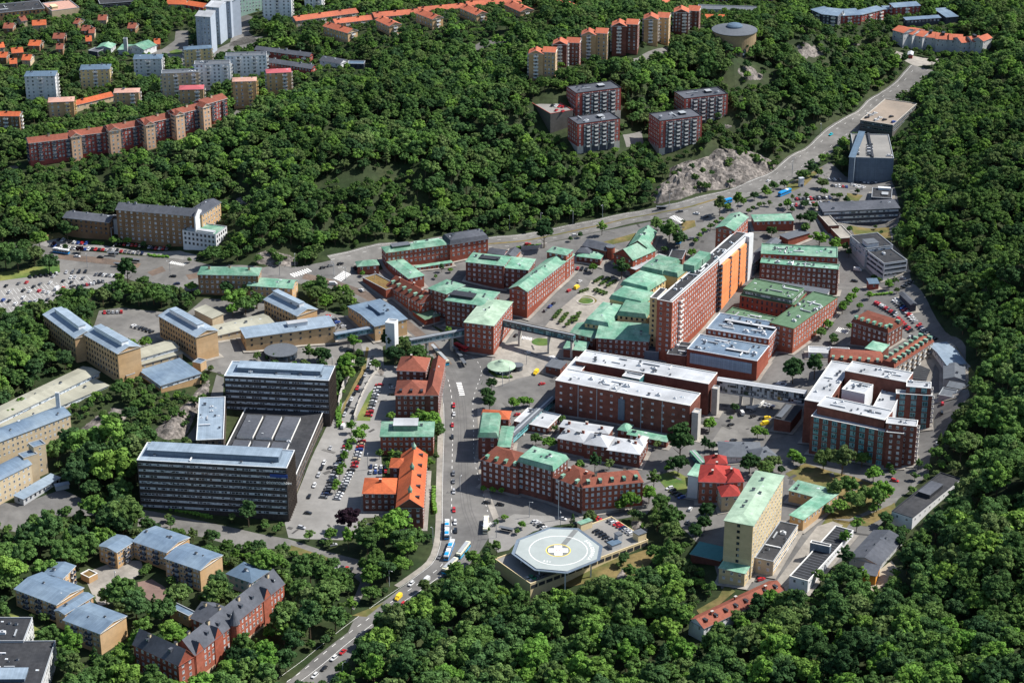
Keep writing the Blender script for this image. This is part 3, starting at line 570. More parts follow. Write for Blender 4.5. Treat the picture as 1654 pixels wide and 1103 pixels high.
for A_, B_, C_, hh, lb in [((435,598),(722,562),(650,520),18.5,'upper left'),((445,795),(715,758),(645,715),18,'lower left'),((1125,633),(1402,600),(1325,557),19,'upper right'),((968,775),(1238,740),(1160,693),22,'lower right, on a concrete plinth')]:
    b_ = Bld('red_black_block', 'red and black block with white balcony stacks, '+lb+' of four', 'apartment block', [k('C', A_, B_, C_, hh, 'plaster_red', rm='roof_slate', st='', st3='wn', trim='dark_metal', boxes=((.6, .72, .4, .65, 1.4, 'dark_metal', 'grey_metal'),), vents=3, base='concrete')], 'four red and black blocks')
    g = b_.geo[0]
    L_, u_, n_, P0 = g['L'], g['u'], g['n'], g['P'][0]; fa = math.atan2(u_.y, u_.x); nf = int(hh/2.9)
    for q in range(4):
        c0 = L_*(.22 + q*.19)
        m = MB(); p = P0 + u_*c0 - n_*.05; m.box((p.x, p.y, g['zb']), L_*.155, .5, g['zr']-g['zb']-.6, fa, 'panel_slate'); b_.part('stair_bay', m)
        for f in range(nf):
            p = P0 + u_*(c0+L_*.02) - n_*.3; inst(KM['w'], 'balcony', b_.root, b_.loc((p.x, p.y, g['zr']-(f+1)*2.9+.2)), fa, (L_*.07, 1, 1.0))
            for e in (-.055, .085):
                p = P0 + u_*(c0+L_*e) - n_*(.32 if e < 0 else .0); inst(WM['w'], 'window', b_.root, b_.loc((p.x, p.y, g['zr']-(f+1)*2.9+.6)), fa, (1.1, 1, 1.7))
    for f in range(nf):
        for e in (.06, .94):
            p = P0 + u_*(L_*e); inst(WM['w'], 'window', b_.root, b_.loc((p.x, p.y, g['zr']-(f+1)*2.9+.6)), fa, (1.2, 1, 1.7))
B1('parking_deck', 'raised parking deck with rust red railing beside the red and black blocks', 'parking deck', k('C', (155, 660), (272, 728), (400, 695), 5, 'concrete_dark', rm='deck_grey', st='', trim='plaster_red'))
B1('long_orange_roof_school', 'long low building with orange roof behind the round water tower', 'building', k('C', (1222, 118), (1515, 125), (1518, 100), 5, 'brick_brown', 'gable', 'tile_orange', 2, 'wn'))
B1('grey_hall', 'grey flat hall at the top edge above the long orange roof', 'building', k('C', (1210, 60), (1595, 72), (1590, 46), 5, 'plaster_grey', rm='roof_grey', st='wn'))
B1('ridge_house', 'orange-roofed dark house at the top edge above the ridge towers', 'house', k('C', (925, 33), (1030, 35), (1034, 8), 5, 'brick_dark', 'gable', 'tile_salmon', 3, 'w', ax='v'))
B1('top_edge_block', 'brown block cut by the top edge behind the grey hall', 'building', k('C', (1225, -15), (1410, -8), (1412, -25), 6, 'brick_dark', rm='roof_grey', st='w'))
B1('top_edge_block', 'orange-roofed row at the top edge right of the grey hall', 'building', k('C', (1480, -8), (1700, 0), (1700, -12), 5, 'brick_dark', 'gable', 'tile_orange', 2, 'w'))
# --- north-east
crs = [((300,62),(368,92),(385,52)),((368,92),(470,104),(472,66)),((470,104),(620,96),(612,62)),((620,96),(765,60),(742,40))]
B1('crescent_block', 'curved block with pale metal roof and red-accented balconies at upper right', 'apartment block', *[k('D', a, b, c, 9, 'panel_slate' if i < 2 else 'plaster_red', 'shed', 'roof_metal', 1.2, 'kw') for i, (a, b, c) in enumerate(crs)])
B1('red_black_terrace', 'red and dark terrace with pale metal roof right of the curved block', 'apartment block', k('D', (828, 50), (995, 38), (982, 18), 9, 'plaster_red', 'shed', 'roof_metal', 1.2, 'kw'), k('D', (765, 62), (825, 60), (822, 44), 6, 'plaster_red', 'shed', 'roof_metal', 1, 'w'))
B1('dark_low_block', 'dark low block below the red and dark terrace', 'apartment block', k('D', (905, 130), (1125, 115), (1118, 102), 6, 'panel_slate', 'shed', 'roof_metal', .8, 'w'))
B1('metal_roof_hall', 'small dark hall with slanted pale metal roof at upper right', 'hall', k('D', (1160, 112), (1235, 106), (1172, 56), 5, 'panel_slate', 'shed', 'roof_metal', 1, 'wd'))
cr2 = [((820,192),(888,212),(912,176)),((888,210),(945,222),(975,182)),((945,222),(1010,236),(1030,200)),((1012,236),(1092,243),(1098,208)),((1092,248),(1180,254),(1182,216)),((1180,254),(1262,258),(1265,222)),((1258,274),(1330,268),(1322,232)),((1330,268),(1395,262),(1390,226)),((1395,264),(1450,242),(1425,212))]
B1('stepped_residence', 'stepped crescent residence with salmon roofs and pale blue-grey walls', 'apartment block', *[k('D', a, b, c, 10 if i < 5 else 9, 'plaster_grey', 'gable', 'tile_salmon', 2.6, 'w', ax='u', boxes=((.4, .6, .3, .6, 2.2, 'dark_metal', 'dark_metal'),) if i in (3, 4, 7) else ()) for i, (a, b, c) in enumerate(cr2)])
B1('garden_pavilion', 'small red and white pavilion beside the stepped residence', 'pavilion', k('D', (915, 350), (945, 352), (950, 332), 3, 'plaster_red', 'gable', 'roof_white', 1, ''))
b_ = B1('parking_garage', 'flat parking garage with bare beige top deck beside the main road', 'parking garage', k('D', (612, 768), (820, 800), (1010, 668), 7, 'concrete_dark', rm='deck_beige', st=('band', 0, 0, 1.2, 3.2, 'd'), trim='concrete'))
b_ = B1('parking_tower', 'tall slatted grey-blue parking tower with pale top deck', 'parking garage', k('D', (578, 1005), (826, 1012), (826, 862), 18, 'panel_blue', rm='deck_grey', st='', trim='grey_metal', boxes=((.44, .48, .0, 1, 1.2, 'dark_metal', 'dark_metal'),)),
        k('D', (543, 1000), (577, 1003), (582, 838), 20, 'panel_blue', 'shed', 'roof_greyblue', .6, ''))
B1('slate_office', 'long slate grey office with slanting flat roof', 'office', k('H', (378, 283), (862, 260), (856, 214), 11, 'panel_slate', 'shed', 'roof_slate', 1.2, ('band', 0, 0, 1.2, 3.5, 'g'), st3='wg', vents=3))
B1('slate_annexe', 'square black-roofed annexe between the parking tower and the slate office', 'office', k('H', (684, 196), (812, 204), (806, 142), 5, 'panel_slate', rm='roof_dark', st='wd', boxes=((.5, .8, .3, .55, .8, 'dark_metal', 'grey_metal'), (.3, .9, .86, .98, 1.5, 'light_metal', 'light_metal'))))
B1('plaza_podium', 'low brick podium with paved top below the slate office', 'podium', k('H', (412, 380), (488, 458), (560, 440), 4, 'brick_red', rm='paving', st='', trim='concrete'), k('H', (330, 290), (412, 378), (470, 365), 4, 'brick_dark', rm='paving', st='', trim='concrete'))
B1('white_lab', 'rear grey-white laboratory with dark roof and rooftop plant box', 'laboratory', k('H', (547, 440), (645, 522), (795, 480), 10, 'plaster_grey', rm='roof_dark', st='bg', boxes=((.62, .95, .1, .5, 3, 'plaster_white', 'roof_grey'),), vents=2))
B1('white_lab', 'front white laboratory with dark roof and long ribbon windows', 'laboratory', k('H', (648, 530), (765, 617), (927, 607), 11, 'plaster_white', rm='roof_dark', st=('band', 0, 0, 1.5, 3.3, 'd'), vents=2))
B1('little_red_house', 'little red timber house with grey roof below the white laboratories', 'house', k('H', (672, 742), (731, 740), (712, 714), 5, 'plaster_red', 'shed', 'roof_greyblue', .8, 'ws'))
B1('dark_shed', 'narrow dark shed beside the staff car park at the wood edge', 'shed', k('H', (862, 802), (935, 872), (962, 862), 4, 'panel_slate', 'gable', 'roof_slate', 1, ''))
# --- west: old brick clinic, car park surroundings
B1('brick_clinic', 'long brown brick clinic with white end wall and dark roofs', 'clinic', k('E', (738, 270), (1233, 312), (1262, 268), 23, 'brick_brown', 'gable', 'roof_slate', 3, ('win', 4.0, 1.4, 1.5, 3.1, 'w'), st1='', vents=9, ax='u', trim='grey_metal'),
   k('E', (402, 320), (690, 352), (735, 310), 13, 'brick_brown', 'gable', 'roof_slate', 2, 'wd', vents=4), k('E', (690, 332), (745, 338), (765, 312), 10, 'plaster_white', rm='roof_grey', st='w'),
   k('E', (1283, 302), (1403, 224), (1348, 184), 14, 'brick_tan', 'gable', 'roof_slate', 2, 'w', st3='', vents=4), k('E', (1160, 404), (1372, 434), (1435, 380), 11, 'plaster_white', rm='copper', st=('win', 3.0, 1.5, 1.6, 3.4, 'd'), boxes=((.1, .9, .1, .3, 1.0, 'plaster_white', 'roof_white'),)),
   k('E', (1233, 313), (1241, 313.6), (1271, 268.6), 23, 'plaster_white', 'gable', 'roof_slate', 3, '', ax='u', ov=.1))
B1('tan_green_roof_block', 'brown brick block with long pale green roof beside the avenue junction', 'building', k('E', (1258, 682), (1640, 690), (1652, 640), 14, 'brick_brown', 'hip', 'copper', 2, 'w', chim=3, ck='c'))
B1('tan_green_roof_block', 'lower brown brick block with pale green roof and tan gable end', 'building', k('F', (-40, 752), (243, 772), (297, 722), 10, 'brick_tan', 'gable', 'copper', 2.5, 'w', st1='ws', ax='u', vents=3))
mm = dict(wall='brick_tan', roof='gable', rm='roof_metal_light', r=2.6, ax='u', trim='white_trim')
wm_ = ('win', 2.9, 1.3, 1.6, 3.4, 'd')
B1('metal_roof_block', 'tan block with light metal roof, leftmost of four on the rocky hill', 'laboratory', k('X', (70, 508), (121, 546), (147, 528), 15, st=wm_, st1='', boxes=((.12, .88, .35, .65, 3, 'tower_white', 'roof_metal_light'),), vents=4, **mm), group='tan blocks with metal roofs')
B1('metal_roof_block', 'tan block with light metal roof and tall blank gable, second from the left of four', 'laboratory', k('I', (535, -2), (748, 122), (885, 72), 19, st=wm_, st1='', boxes=((.08, .9, .35, .65, 3, 'tower_white', 'roof_metal_light'),), vents=4, **mm), group='tan blocks with metal roofs')
B1('metal_roof_block', 'tan block with light metal roof, third from the left of four', 'laboratory', k('E', (1010, 945), (1247, 1080), (1370, 1030), 15, st=wm_, st1='', boxes=((.1, .85, .35, .65, 3, 'tower_white', 'roof_metal_light'),), vents=5, **mm), group='tan blocks with metal roofs')
B1('metal_roof_block', 'tan block with light metal roof and white clerestory, rightmost of four', 'laboratory', k('F', (65, 842), (275, 945), (428, 915), 12, st=wm_, st1='', boxes=((.05, .85, .38, .62, 3.4, 'plaster_white', 'roof_metal_light'),), vents=4, **mm), group='tan blocks with metal roofs')
cr = dict(wall='plaster_cream', rm='roof_cream')
B1('cream_hall', 'two-tier cream roofed hall between the second and third metal-roofed blocks', 'hall', k('I', (888, 152), (1137, 80), (1078, 36), 6, roof='gable', r=1.2, st='bg', **cr), k('I', (888, 195), (1160, 118), (1138, 84), 3.5, roof='shed', r=.6, st='ws', **cr))
B1('cream_hall', 'long cream roofed halls running right behind the third metal-roofed block', 'hall', k('E', (1375, 1072), (1740, 985), (1690, 930), 5, roof='gable', r=1.2, st='ws', vents=5, **cr), k('E', (1237, 905), (1350, 962), (1430, 944), 6, roof='shed', r=.8, st='', **cr))
B1('cream_hall', 'lower cream hall in front of the rightmost metal-roofed block', 'hall', k('F', (-50, 1050), (142, 1005), (90, 940), 4, roof='gable', r=1.0, st='ws', vents=2, **cr))
B1('cream_hall', 'very long cream roofed hall running in from the left edge', 'hall', k('I', (-60, 575), (632, 240), (575, 182), 6, roof='gable', r=1.0, st='bg', vents=4, **cr), k('I', (-60, 640), (690, 325), (632, 255), 3.5, roof='shed', r=.6, st='bg', vents=2, **cr))
B1('slate_blue_hall', 'low hall with broad blue metal roof above the rock cutting', 'hall', k('I', (1022, 325), (1277, 247), (1180, 148), 5, 'brick_tan', 'shed', 'roof_metal', .8, 'bg'), k('I', (1275, 190), (1312, 165), (1270, 148), 5, 'brick_tan', rm='roof_metal', st=''), k('I', (805, 268), (860, 250), (840, 235), 4, 'brick_tan', rm='roof_metal', st=''))
B1('barrel_roof_lab', 'cream laboratory with blue barrel roof behind another, at the left edge', 'laboratory', k('I', (-60, 705), (446, 512), (352, 464), 13, 'plaster_cream', 'curve', 'roof_metal', 2.6, ('win', 3, 1.2, 1.5, 3.4, 'w'), st1='', vents=4), k('I', (268, 600), (370, 556), (330, 530), 9, 'plaster_white', 'shed', 'roof_metal_light', .8, 'bg'))
B1('barrel_roof_lab', 'front cream laboratory with blue barrel roof and stair tower, at the left edge', 'laboratory', k('I', (-60, 955), (198, 825), (108, 775), 14, 'plaster_cream', 'curve', 'roof_metal', 2.6, ('win', 3.2, 1.2, 1.5, 3.4, 'w'), st1=''), k('I', (213, 722), (290, 698), (255, 672), 18, 'plaster_cream', rm='roof_metal', st='ws'), k('I', (150, 790), (240, 762), (205, 735), 16, 'plaster_cream', rm='roof_metal', st=''))
B1('entrance_wing', 'low metal-roofed wing at the foot of the front barrel-roofed laboratory', 'building', k('I', (148, 1046), (382, 910), (328, 888), 3.5, 'plaster_grey', 'shed', 'roof_metal_light', .5, 'wd'))
B1('bicycle_shelter', 'small grey shelter at the end of the left car park', 'shelter', k('I', (355, 968), (438, 952), (448, 935), 2.6, 'plaster_grey', 'shed', 'roof_metal_light', .3, ''))
# --- dark office group
of = dict(trim='light_metal', rm='roof_metal_light')
b_ = B1('dark_office', 'huge dark ribbed office complex with blue-grey roofs and glazed court', 'office', 
   k('X', (221, 744), (463, 757), (476, 728), 30, 'office_dark', st=('band', 0, 0, 1.1, 3.6, 'o'), st1='', boxes=((.05, .93, .32, .78, 3.2, 'panel_blue', 'roof_metal_light'),), vents=8, **of),
   k('X', (362, 608), (531, 616), (543, 592), 24, 'office_dark', st=('band', 0, 0, 1.1, 3.6, 'o'), st1='', boxes=((.1, .9, .35, .8, 2.6, 'panel_blue', 'roof_metal_light'),), vents=8, **of),
   k('X', (317, 712), (361, 710), (400, 640), 12, 'office_brown', st='wd', vents=6, **of),
   k('X', (345, 761), (478, 768), (533, 664), 12, 'office_brown', rm='roof_dark', z0=2.0, st='', st1=('win', 2.3, 1.5, 2.0, 3.3, 'd'), trim='white_trim', vents=5))
g = b_.geo[3]
for i in range(3):
    for j in range(2):
        m = MB(); cx, cy = .18+.24*i, .27+.40*j; p = g['a'] + g['u']*g['L']*cx + g['n']*g['W']*cy; an = math.atan2(g['u'].y, g['u'].x)
        m.box((p.x, p.y, g['zr']+.1), g['L']*.20, g['W']*.34, 1.6, an, 'white_trim', top='roof_slate'); b_.part('roof_lantern', m)
for gi, e in ((0, 22.0), (1, 18)):           # right-hand ribbed flank
    pass
# --- street group
br = dict(wall='brick_dark', roof='hip', rm='tile_rust', r=5, trim='white_trim')
B1('hipped_brick_institute', 'U-shaped dark brick institute with red-brown hipped roofs beside the tram street', 'institute', k('J', (900, 385), (1100, 387), (1110, 296), 14.5, st='w', dorm=((0, 3, 2.2),), dk='o', **br), k('J', (1092, 385), (1172, 387), (1187, 165), 14.6, st='w', vents=2, **br), k('J', (910, 228), (1092, 236), (1098, 150), 14, st='w', chim=1, **br))
B1('green_roof_institute', 'square brick institute with bright green roof and rooftop lantern', 'institute', k('J', (805, 648), (1140, 648), (1136, 555), 12, 'brick_red', 'hip', 'copper', 1.4, ('win', 3.0, 1.5, 1.5, 3.3, 'w'), boxes=((.24, .70, .30, .80, 3.2, 'copper', 'roof_white'),), vents=4, trim='copper'))
b_ = B1('orange_roof_institute', 'brick institute with vivid orange roofs and little copper cupolas', 'institute', k('J', (693, 1010), (905, 1012), (912, 915), 11, 'brick_dark', 'hip', 'tile_orange', 3.5, 'w', chim=1), k('J', (908, 1100), (1075, 1100), (1096, 765), 12.5, 'brick_dark', 'gable', 'tile_orange', 5.5, 'w', ax='v', dorm=((1, 5, 3),), dk='o'), k('J', (865, 845), (985, 848), (985, 790), 11, 'brick_dark', 'hip', 'tile_orange', 3, 'w'))
g = b_.geo[1]
for f in (.12, .55, .95):
    m = MB(); p = g['a'] + g['u']*g['L']*.5 + g['n']*g['W']*f; zc = g['zr']+5.2
    for rr, z1, z2, r2 in ((1.1, 0, 1.6, 1.1), (1.4, 1.6, 2.0, 1.3), (1.3, 2.0, 3.4, .5), (.5, 3.4, 4.6, .02)):
        for q in range(8):
            a0, a1 = q*math.pi/4, (q+1)*math.pi/4
            m.face([(p.x+rr*math.cos(a0), p.y+rr*math.sin(a0), zc+z1), (p.x+rr*math.cos(a1), p.y+rr*math.sin(a1), zc+z1), (p.x+r2*math.cos(a1), p.y+r2*math.sin(a1), zc+z2), (p.x+r2*math.cos(a0), p.y+r2*math.sin(a0), zc+z2)], 'copper')
    b_.part('cupola', m)
B1('green_capped_clinic', 'brick clinic with stepped flat green roofs at the corner of the tram street', 'clinic', k('J', (1428, 652), (1550, 655), (1556, 520), 14, 'brick_dark', 'mans', 'copper', .8, 'w'), k('J', (1553, 712), (1628, 715), (1625, 585), 12, 'brick_dark', 'hip', 'copper', .8, 'w'), k('J', (1445, 530), (1620, 540), (1615, 487), 11, 'brick_dark', 'hip', 'tile_orange', 2.5, 'w'))
B1('corner_brick_row', 'long brick row with brown, green and rust roofs curving round the corner', 'building', k('X', (777, 742), (837, 757), (852, 733), 16.5, 'brick_dark', 'hip', 'tile_brown', 4.5, 'wb', dorm=((0, 4, 2),)),
   k('K', (65, 806), (288, 866), (392, 792), 19.5, 'brick_dark', 'mans', 'copper', .6, 'wb', trim='copper', vents=5), k('K', (292, 908), (474, 976), (566, 885), 16, 'brick_dark', 'hip', 'tile_brown', 4.5, 'wb', dorm=((0, 2, 2),), chim=2),
   k('K', (480, 974), (860, 938), (838, 865), 16, 'brick_red', 'hip', 'tile_rust', 4.5, 'wb', dorm=((0, 5, 2.2),), chim=2, ck='c', base='concrete'))
hs = dict(wall='brick_dark', rm='roof_white', trim='white_trim')
sm = ('win', 6.0, 1.5, 1.1, 4.3, 'b')
b_ = B1('white_roof_hospital', 'broad brick hospital wing with white roofs and teal-walled courtyards', 'hospital', k('K', (303, 296), (1160, 458), (1222, 378), 20, st=sm, st1='', vents=14, **hs), k('K', (432, 172), (1277, 320), (1335, 248), 20.5, st='', vents=12, **hs),
   k('K', (330, 268), (428, 284), (520, 160), 19.8, st='', **hs), k('K', (728, 268), (838, 290), (905, 215), 19.2, wall='panel_teal', rm='roof_white', trim='white_trim', st='', vents=3),
   k('K', (1172, 500), (1212, 507), (1240, 482), 17, wall='concrete', rm='concrete', st=''), k('K', (1298, 348), (1335, 354), (1362, 335), 17, wall='concrete', rm='concrete', st=''))
g = b_.geo[0]
for f in (.175, .315, .645, .80):
    m = MB(); p = g['a'] + g['u']*g['L']*f - g['n']*.15; m.box((p.x, p.y, g['zb']), .45, .3, g['zr']-g['zb'], math.atan2(g['u'].y, g['u'].x), 'grey_metal'); b_.part('downpipe', m)
m = MB(); p = g['a'] + g['u']*g['L']*.50 - g['n']*.25; m.box((p.x, p.y, g['z0']+3), 4, .5, 13.5, math.atan2(g['u'].y, g['u'].x), 'panel_blue'); b_.part('stair_window', m)
ob = dict(wall='brick_dark', roof='hip', rm='roof_white', trim='white_trim')
B1('old_hospital_house', 'old brick hospital house with pale grey hipped roofs', 'clinic', k('K', (318, 658), (487, 690), (530, 615), 8.5, r=2.5, st='w', chim=2, vents=3, **ob), k('K', (487, 694), (632, 716), (655, 648), 9.5, r=4, st='w', vents=2, **ob), k('K', (632, 732), (838, 762), (800, 672), 8.5, r=2.5, st='w', chim=2, vents=4, **ob), k('K', (800, 692), (858, 702), (905, 655), 9, r=2, st='w', chim=1, **ob), k('K', (330, 585), (640, 632), (668, 590), 6, r=1.2, st='', chim=3, **ob))
B1('green_link', 'low green-roofed link behind the old grey-roofed hospital house', 'link building', k('K', (762, 634), (1010, 682), (1030, 648), 4, 'brick_dark', 'gable', 'copper', 1, 'w', vents=3), k('K', (702, 604), (758, 616), (802, 578), 5, 'brick_dark', 'hip', 'copper', 2, 'w'))
B1('white_flat_pavilion', 'low flat white-roofed pavilion under the teal sky bridge', 'building', k('K', (40, 555), (255, 600), (337, 514), 4, 'brick_dark', rm='roof_white', st='w', trim='white_trim', vents=2))
B1('red_roof_villa', 'grand villa with crimson tiled roofs and a white stair wing', 'villa', k('K', (1218, 935), (1415, 942), (1440, 838), 13, 'brick_orange', 'hip', 'tile_crimson', 5, ('win', 3.6, 1.5, 2.0, 4, 'w'), chim=2, trim='white_trim'), k('K', (1148, 892), (1212, 905), (1238, 838), 14, 'plaster_white', 'shed', 'copper', .8, ''), k('K', (1362, 1030), (1482, 1024), (1542, 958), 9, 'plaster_cream', 'hip', 'tile_crimson', 4, 'w'), k('K', (1400, 940), (1500, 935), (1500, 860), 12, 'brick_orange', 'hip', 'tile_crimson', 4, 'w', chim=1), k('K', (1262, 822), (1395, 822), (1405, 775), 11, 'brick_orange', 'hip', 'tile_crimson', 3.5, 'w', chim=1))
B1('grey_roof_pavilion', 'low white pavilion with broad grey hipped roofs between villa and hospital', 'building', k('X', (1163, 737), (1230, 738), (1225, 714), 4, 'plaster_white', 'hip', 'roof_grey', 3, 'w', vents=2), k('X', (1225, 742), (1255, 736), (1262, 716), 4, 'plaster_white', 'hip', 'roof_grey', 3, 'w', vents=1))
# --- central tower
b_ = B1('central_tower', 'huge brick hospital tower slab with glowing orange glazed bays', 'hospital', k('G', (950, 845), (1047, 864), (1478, 418), 37, 'brick_orange', rm='roof_dark', st=('win', 3.3, 1.5, 1.5, 3.4, 'w'), st1=('win', 3.3, 1.5, 1.3, 3.4, 'b'), trim='white_trim', vents=16),
   k('G', (905, 832), (950, 840), (1005, 778), 36, 'plaster_yellow', rm='roof_dark', st='wd', st1='', trim='white_trim'),
   k('G', (1325, 385), (1440, 404), (1545, 320), 33, 'brick_orange', 'gable', 'copper', 2.5, 'w', ax='v', vents=3))
g = b_.geo[0]; u_, n_, L_, W_ = g['u'], g['n'], g['L'], g['W']; an = math.atan2(n_.y, n_.x)
def flank(f0, f1, out, h0, h1, mname, nm, extra=None):
    m = MB(); p = g['P'][1] + n_*W_*(f0+f1)/2 + u_*out/2; m.box((p.x, p.y, g['z0']+h0), W_*(f1-f0), out, h1-h0, an, mname); return b_.part(nm, m)
flank(.60, .705, 2.2, 0, 34, 'panel_orange', 'orange_bay'); flank(.72, .82, 2.2, 0, 34.5, 'panel_orange', 'orange_bay'); flank(.84, .925, 2.2, 0, 34.5, 'panel_orange', 'orange_bay'); flank(.94, 1.0, 3.0, 0, 38.5, 'plaster_white', 'white_bay'); flank(.58, .94, .8, 34.6, 38.0, 'plaster_white', 'white_cornice')
for f in (.588, .712, .83, .932):
    for q in range(11):
        p = g['P'][1] + n_*W_*f; inst(KM['d'], 'balcony', b_.root, b_.loc((p.x, p.y, g['zr']-(q+1)*3.3)), an, (2.6, 1.7, 1))
for q in range(9):
    p = g['P'][1] + n_*W_*.10; inst(KM['w'], 'balcony', b_.root, b_.loc((p.x, p.y, g['zr']-(q+1)*3.4)), an, (5, 1.2, 1))
for v in (.12, .82, .9):
    m = MB(); p = g['a'] + u_*L_*v + n_*W_/2; m.box((p.x, p.y, g['zr']+.75), .35, W_*.99, .3, math.atan2(u_.y, u_.x), 'light_metal'); b_.part('roof_rail', m)
m = MB()
for f in (.44, .55):
    p = g['a'] + u_*L_*(-.02) + n_*W_*f; m = MB(); m.box((p.x, p.y, g['zr']), L_*.75, W_*.10, 5 if f < .5 else 4.2, math.atan2(u_.y, u_.x), 'copper', top='copper'); b_.part('plant_house', m)
cw = dict(wall='plaster_yellow', roof='mans', rm='copper', trim='copper')
B1('copper_wing', 'copper-roofed wing of the tower, nearest the fountain square', 'hospital wing', k('G', (492, 990), (640, 1015), (775, 905), 13, r=1.6, st='wd', vents=2, **cw), group='copper wings')
B1('copper_wing', 'copper-roofed wing, second from the front, with long shed roof to the tower', 'hospital wing', k('G', (650, 835), (850, 880), (915, 812), 14, r=1.6, st='', **cw), k('G', (700, 940), (880, 960), (905, 880), 14, r=1, st='wd', **cw), group='copper wings')
B1('copper_wing', 'copper-roofed wing, third from the front, with barrel-like mansard', 'hospital wing', k('G', (722, 748), (890, 790), (958, 705), 15, r=1.6, st='wd', vents=1, **cw), group='copper wings')
B1('copper_wing', 'copper-roofed wing, farthest of the four beside the tower', 'hospital wing', k('G', (845, 655), (985, 685), (1075, 600), 15, r=1, st='wd', vents=2, **cw), k('G', (985, 680), (1080, 700), (1110, 640), 14, r=.8, st='', **cw), group='copper wings')
B1('dark_roof_kiosk', 'small dark-roofed building behind the farthest copper wing', 'building', k('G', (1020, 582), (1110, 590), (1145, 535), 6, 'brick_dark', rm='roof_dark', st=''))
B1('front_copper_wing', 'dark brick entrance wing with teal-green roofs at the foot of the tower', 'hospital wing', k('G', (400, 1052), (556, 1088), (600, 1012), 9, 'brick_dark', 'gable', 'copper', 3, 'w', ax='u'), k('G', (562, 1085), (895, 1110), (900, 1025), 11, 'brick_dark', 'shed', 'copper', 3, 'w', vents=3))
B1('green_cap_annexe', 'square brick annexe with green roof left of the white-roofed hospital', 'hospital wing', k('K', (355, 90), (492, 104), (545, 48), 6, 'brick_dark', 'hip', 'copper', 1.2, '', vents=2))
B1('grey_lean_roof', 'low dark building with ribbed grey roof at the corner of the white-roofed hospital', 'building', k('K', (243, 200), (335, 218), (385, 180), 5, 'brick_dark', 'shed', 'roof_grey', .6, 'wd'))
B1('grey_kiosk', 'faceted grey glass pavilion at the foot of the tower', 'building', k('K', (870, 110), (960, 118), (970, 78), 5, 'panel_blue', rm='roof_grey', st=''))
b_ = B1('grey_roof_wing', 'brick operations wing with long glazed front and grey roof', 'hospital wing', k('K', (1140, 96), (1587, 174), (1690, 82), 14, 'brick_red', rm='roof_metal', st='', trim='light_metal', vents=12, boxes=((.5, .82, .35, .42, .8, 'dark_metal', 'roof_white'),)), k('K', (1012, 128), (1135, 142), (1190, 62), 9, 'brick_dark', rm='roof_dark', st='', vents=4))
g = b_.geo[0]; m = MB(); p = g['a'] + g['u']*g['L']*.49 - g['n']*.25; m.box((p.x, p.y, g['z0']+5.5), g['L']*.88, .5, 6.8, math.atan2(g['u'].y, g['u'].x), 'panel_pale'); o_ = b_.part('louvre_window', m)
B1('grey_roof_wing', 'taller brick wing with grey roof and a row of roof vents behind the operations wing', 'hospital wing', k('G', (1262, 1030), (1660, 1098), (1800, 1005), 17, 'brick_red', rm='roof_metal', st='wb', trim='light_metal', vents=16, boxes=((.18, .98, .55, .62, 1.3, 'dark_metal', 'roof_white'),)))
gr = dict(rm='copper_dull', trim='copper_dull')
B1('dull_green_court', 'brick court building with dull green flat roofs and lit orange-brick flank', 'hospital', k('X', (1243, 522), (1282, 532), (1324, 474), 17, 'brick_orange', st='w', vents=9, **gr), k('X', (1195, 478), (1284, 494), (1305, 474), 15.8, 'brick_red', st=('win', 3, 1.2, 2.2, 4, 'd'), vents=8, **gr), k('X', (1162, 514), (1240, 532), (1258, 514), 15.7, 'brick_red', st='', vents=10, **gr), k('X', (1200, 468), (1280, 484), (1296, 466), 19, 'copper_dull', st='bw', vents=6, **gr))
nb = dict(rm='copper', trim='copper')
B1('northern_brick_block', 'tall brick block with stepped pale green roofs, front one of two', 'hospital', k('H', (-25, 612), (473, 655), (495, 625), 19, 'brick_dark', st='w', vents=8, **nb))
B1('northern_brick_block', 'tall brick block with stepped pale green roofs, rear one of two', 'hospital', k('H', (-20, 555), (468, 580), (500, 515), 19, 'brick_red', st='w', vents=12, **nb))
B1('ribbed_link', 'low ribbed grey roof with white end beneath the northern brick blocks', 'link building', k('H', (-40, 738), (400, 806), (420, 784), 11, 'plaster_grey', 'shed', 'roof_grey', .6, ''))
B1('small_green_roof_block', 'low brick block with pale green roof beyond the northern blocks', 'hospital wing', k('G', (1572, 345), (1820, 338), (1818, 296), 7, 'brick_red', 'hip', 'copper', 1, 'w', vents=2))
B1('striped_roof_shed', 'low brick building with striped grey roof beside the small green-roofed block', 'building', k('H', (100, 432), (155, 458), (240, 398), 4, 'brick_red', 'shed', 'roof_grey', .5, ''))
B1('glazed_grey_wing', 'long grey metal-roofed glazed wing right of the tower', 'hospital wing', k('G', (1500, 600), (1560, 612), (1660, 452), 9, 'panel_blue', 'gable', 'roof_grey', 1.5, 'bt', ax='v', vents=2))
md = dict(wall='brick_dark', roof='mans', rm='tile_brown', r=1.5, ck='c')
B1('dormered_brick_court', 'brick court building with rust mansard roofs and many pale dormers', 'hospital', k('X', (1376, 520), (1434, 538), (1452, 522), 13, st='w', dorm=((0, 6, 1.2), (1, 2, 1)), **md), k('X', (1424, 588), (1444, 594), (1465, 540), 12, st='w', st1=('balc', 3, 1, 1.2, 3, 'w'), dorm=((1, 9, 1.0), (3, 8, 1.0)), **{**md, 'rm': 'tile_rust', 'wall': 'brick_tan'}), k('X', (1338, 586), (1424, 592), (1436, 574), 11, st='w', dorm=((0, 6, 1.2),), **{**md, 'rm': 'tile_rust'}), k('X', (1398, 562), (1424, 568), (1432, 556), 11.5, 'brick_dark', 'hip', 'copper', 1, ''))
B1('white_low_workshop', 'low white-roofed workshop behind the dormered court building', 'workshop', k('L', (283, 118), (545, 130), (572, 92), 3.5, 'plaster_white', rm='roof_white', st='bg', trim='white_trim', vents=1))
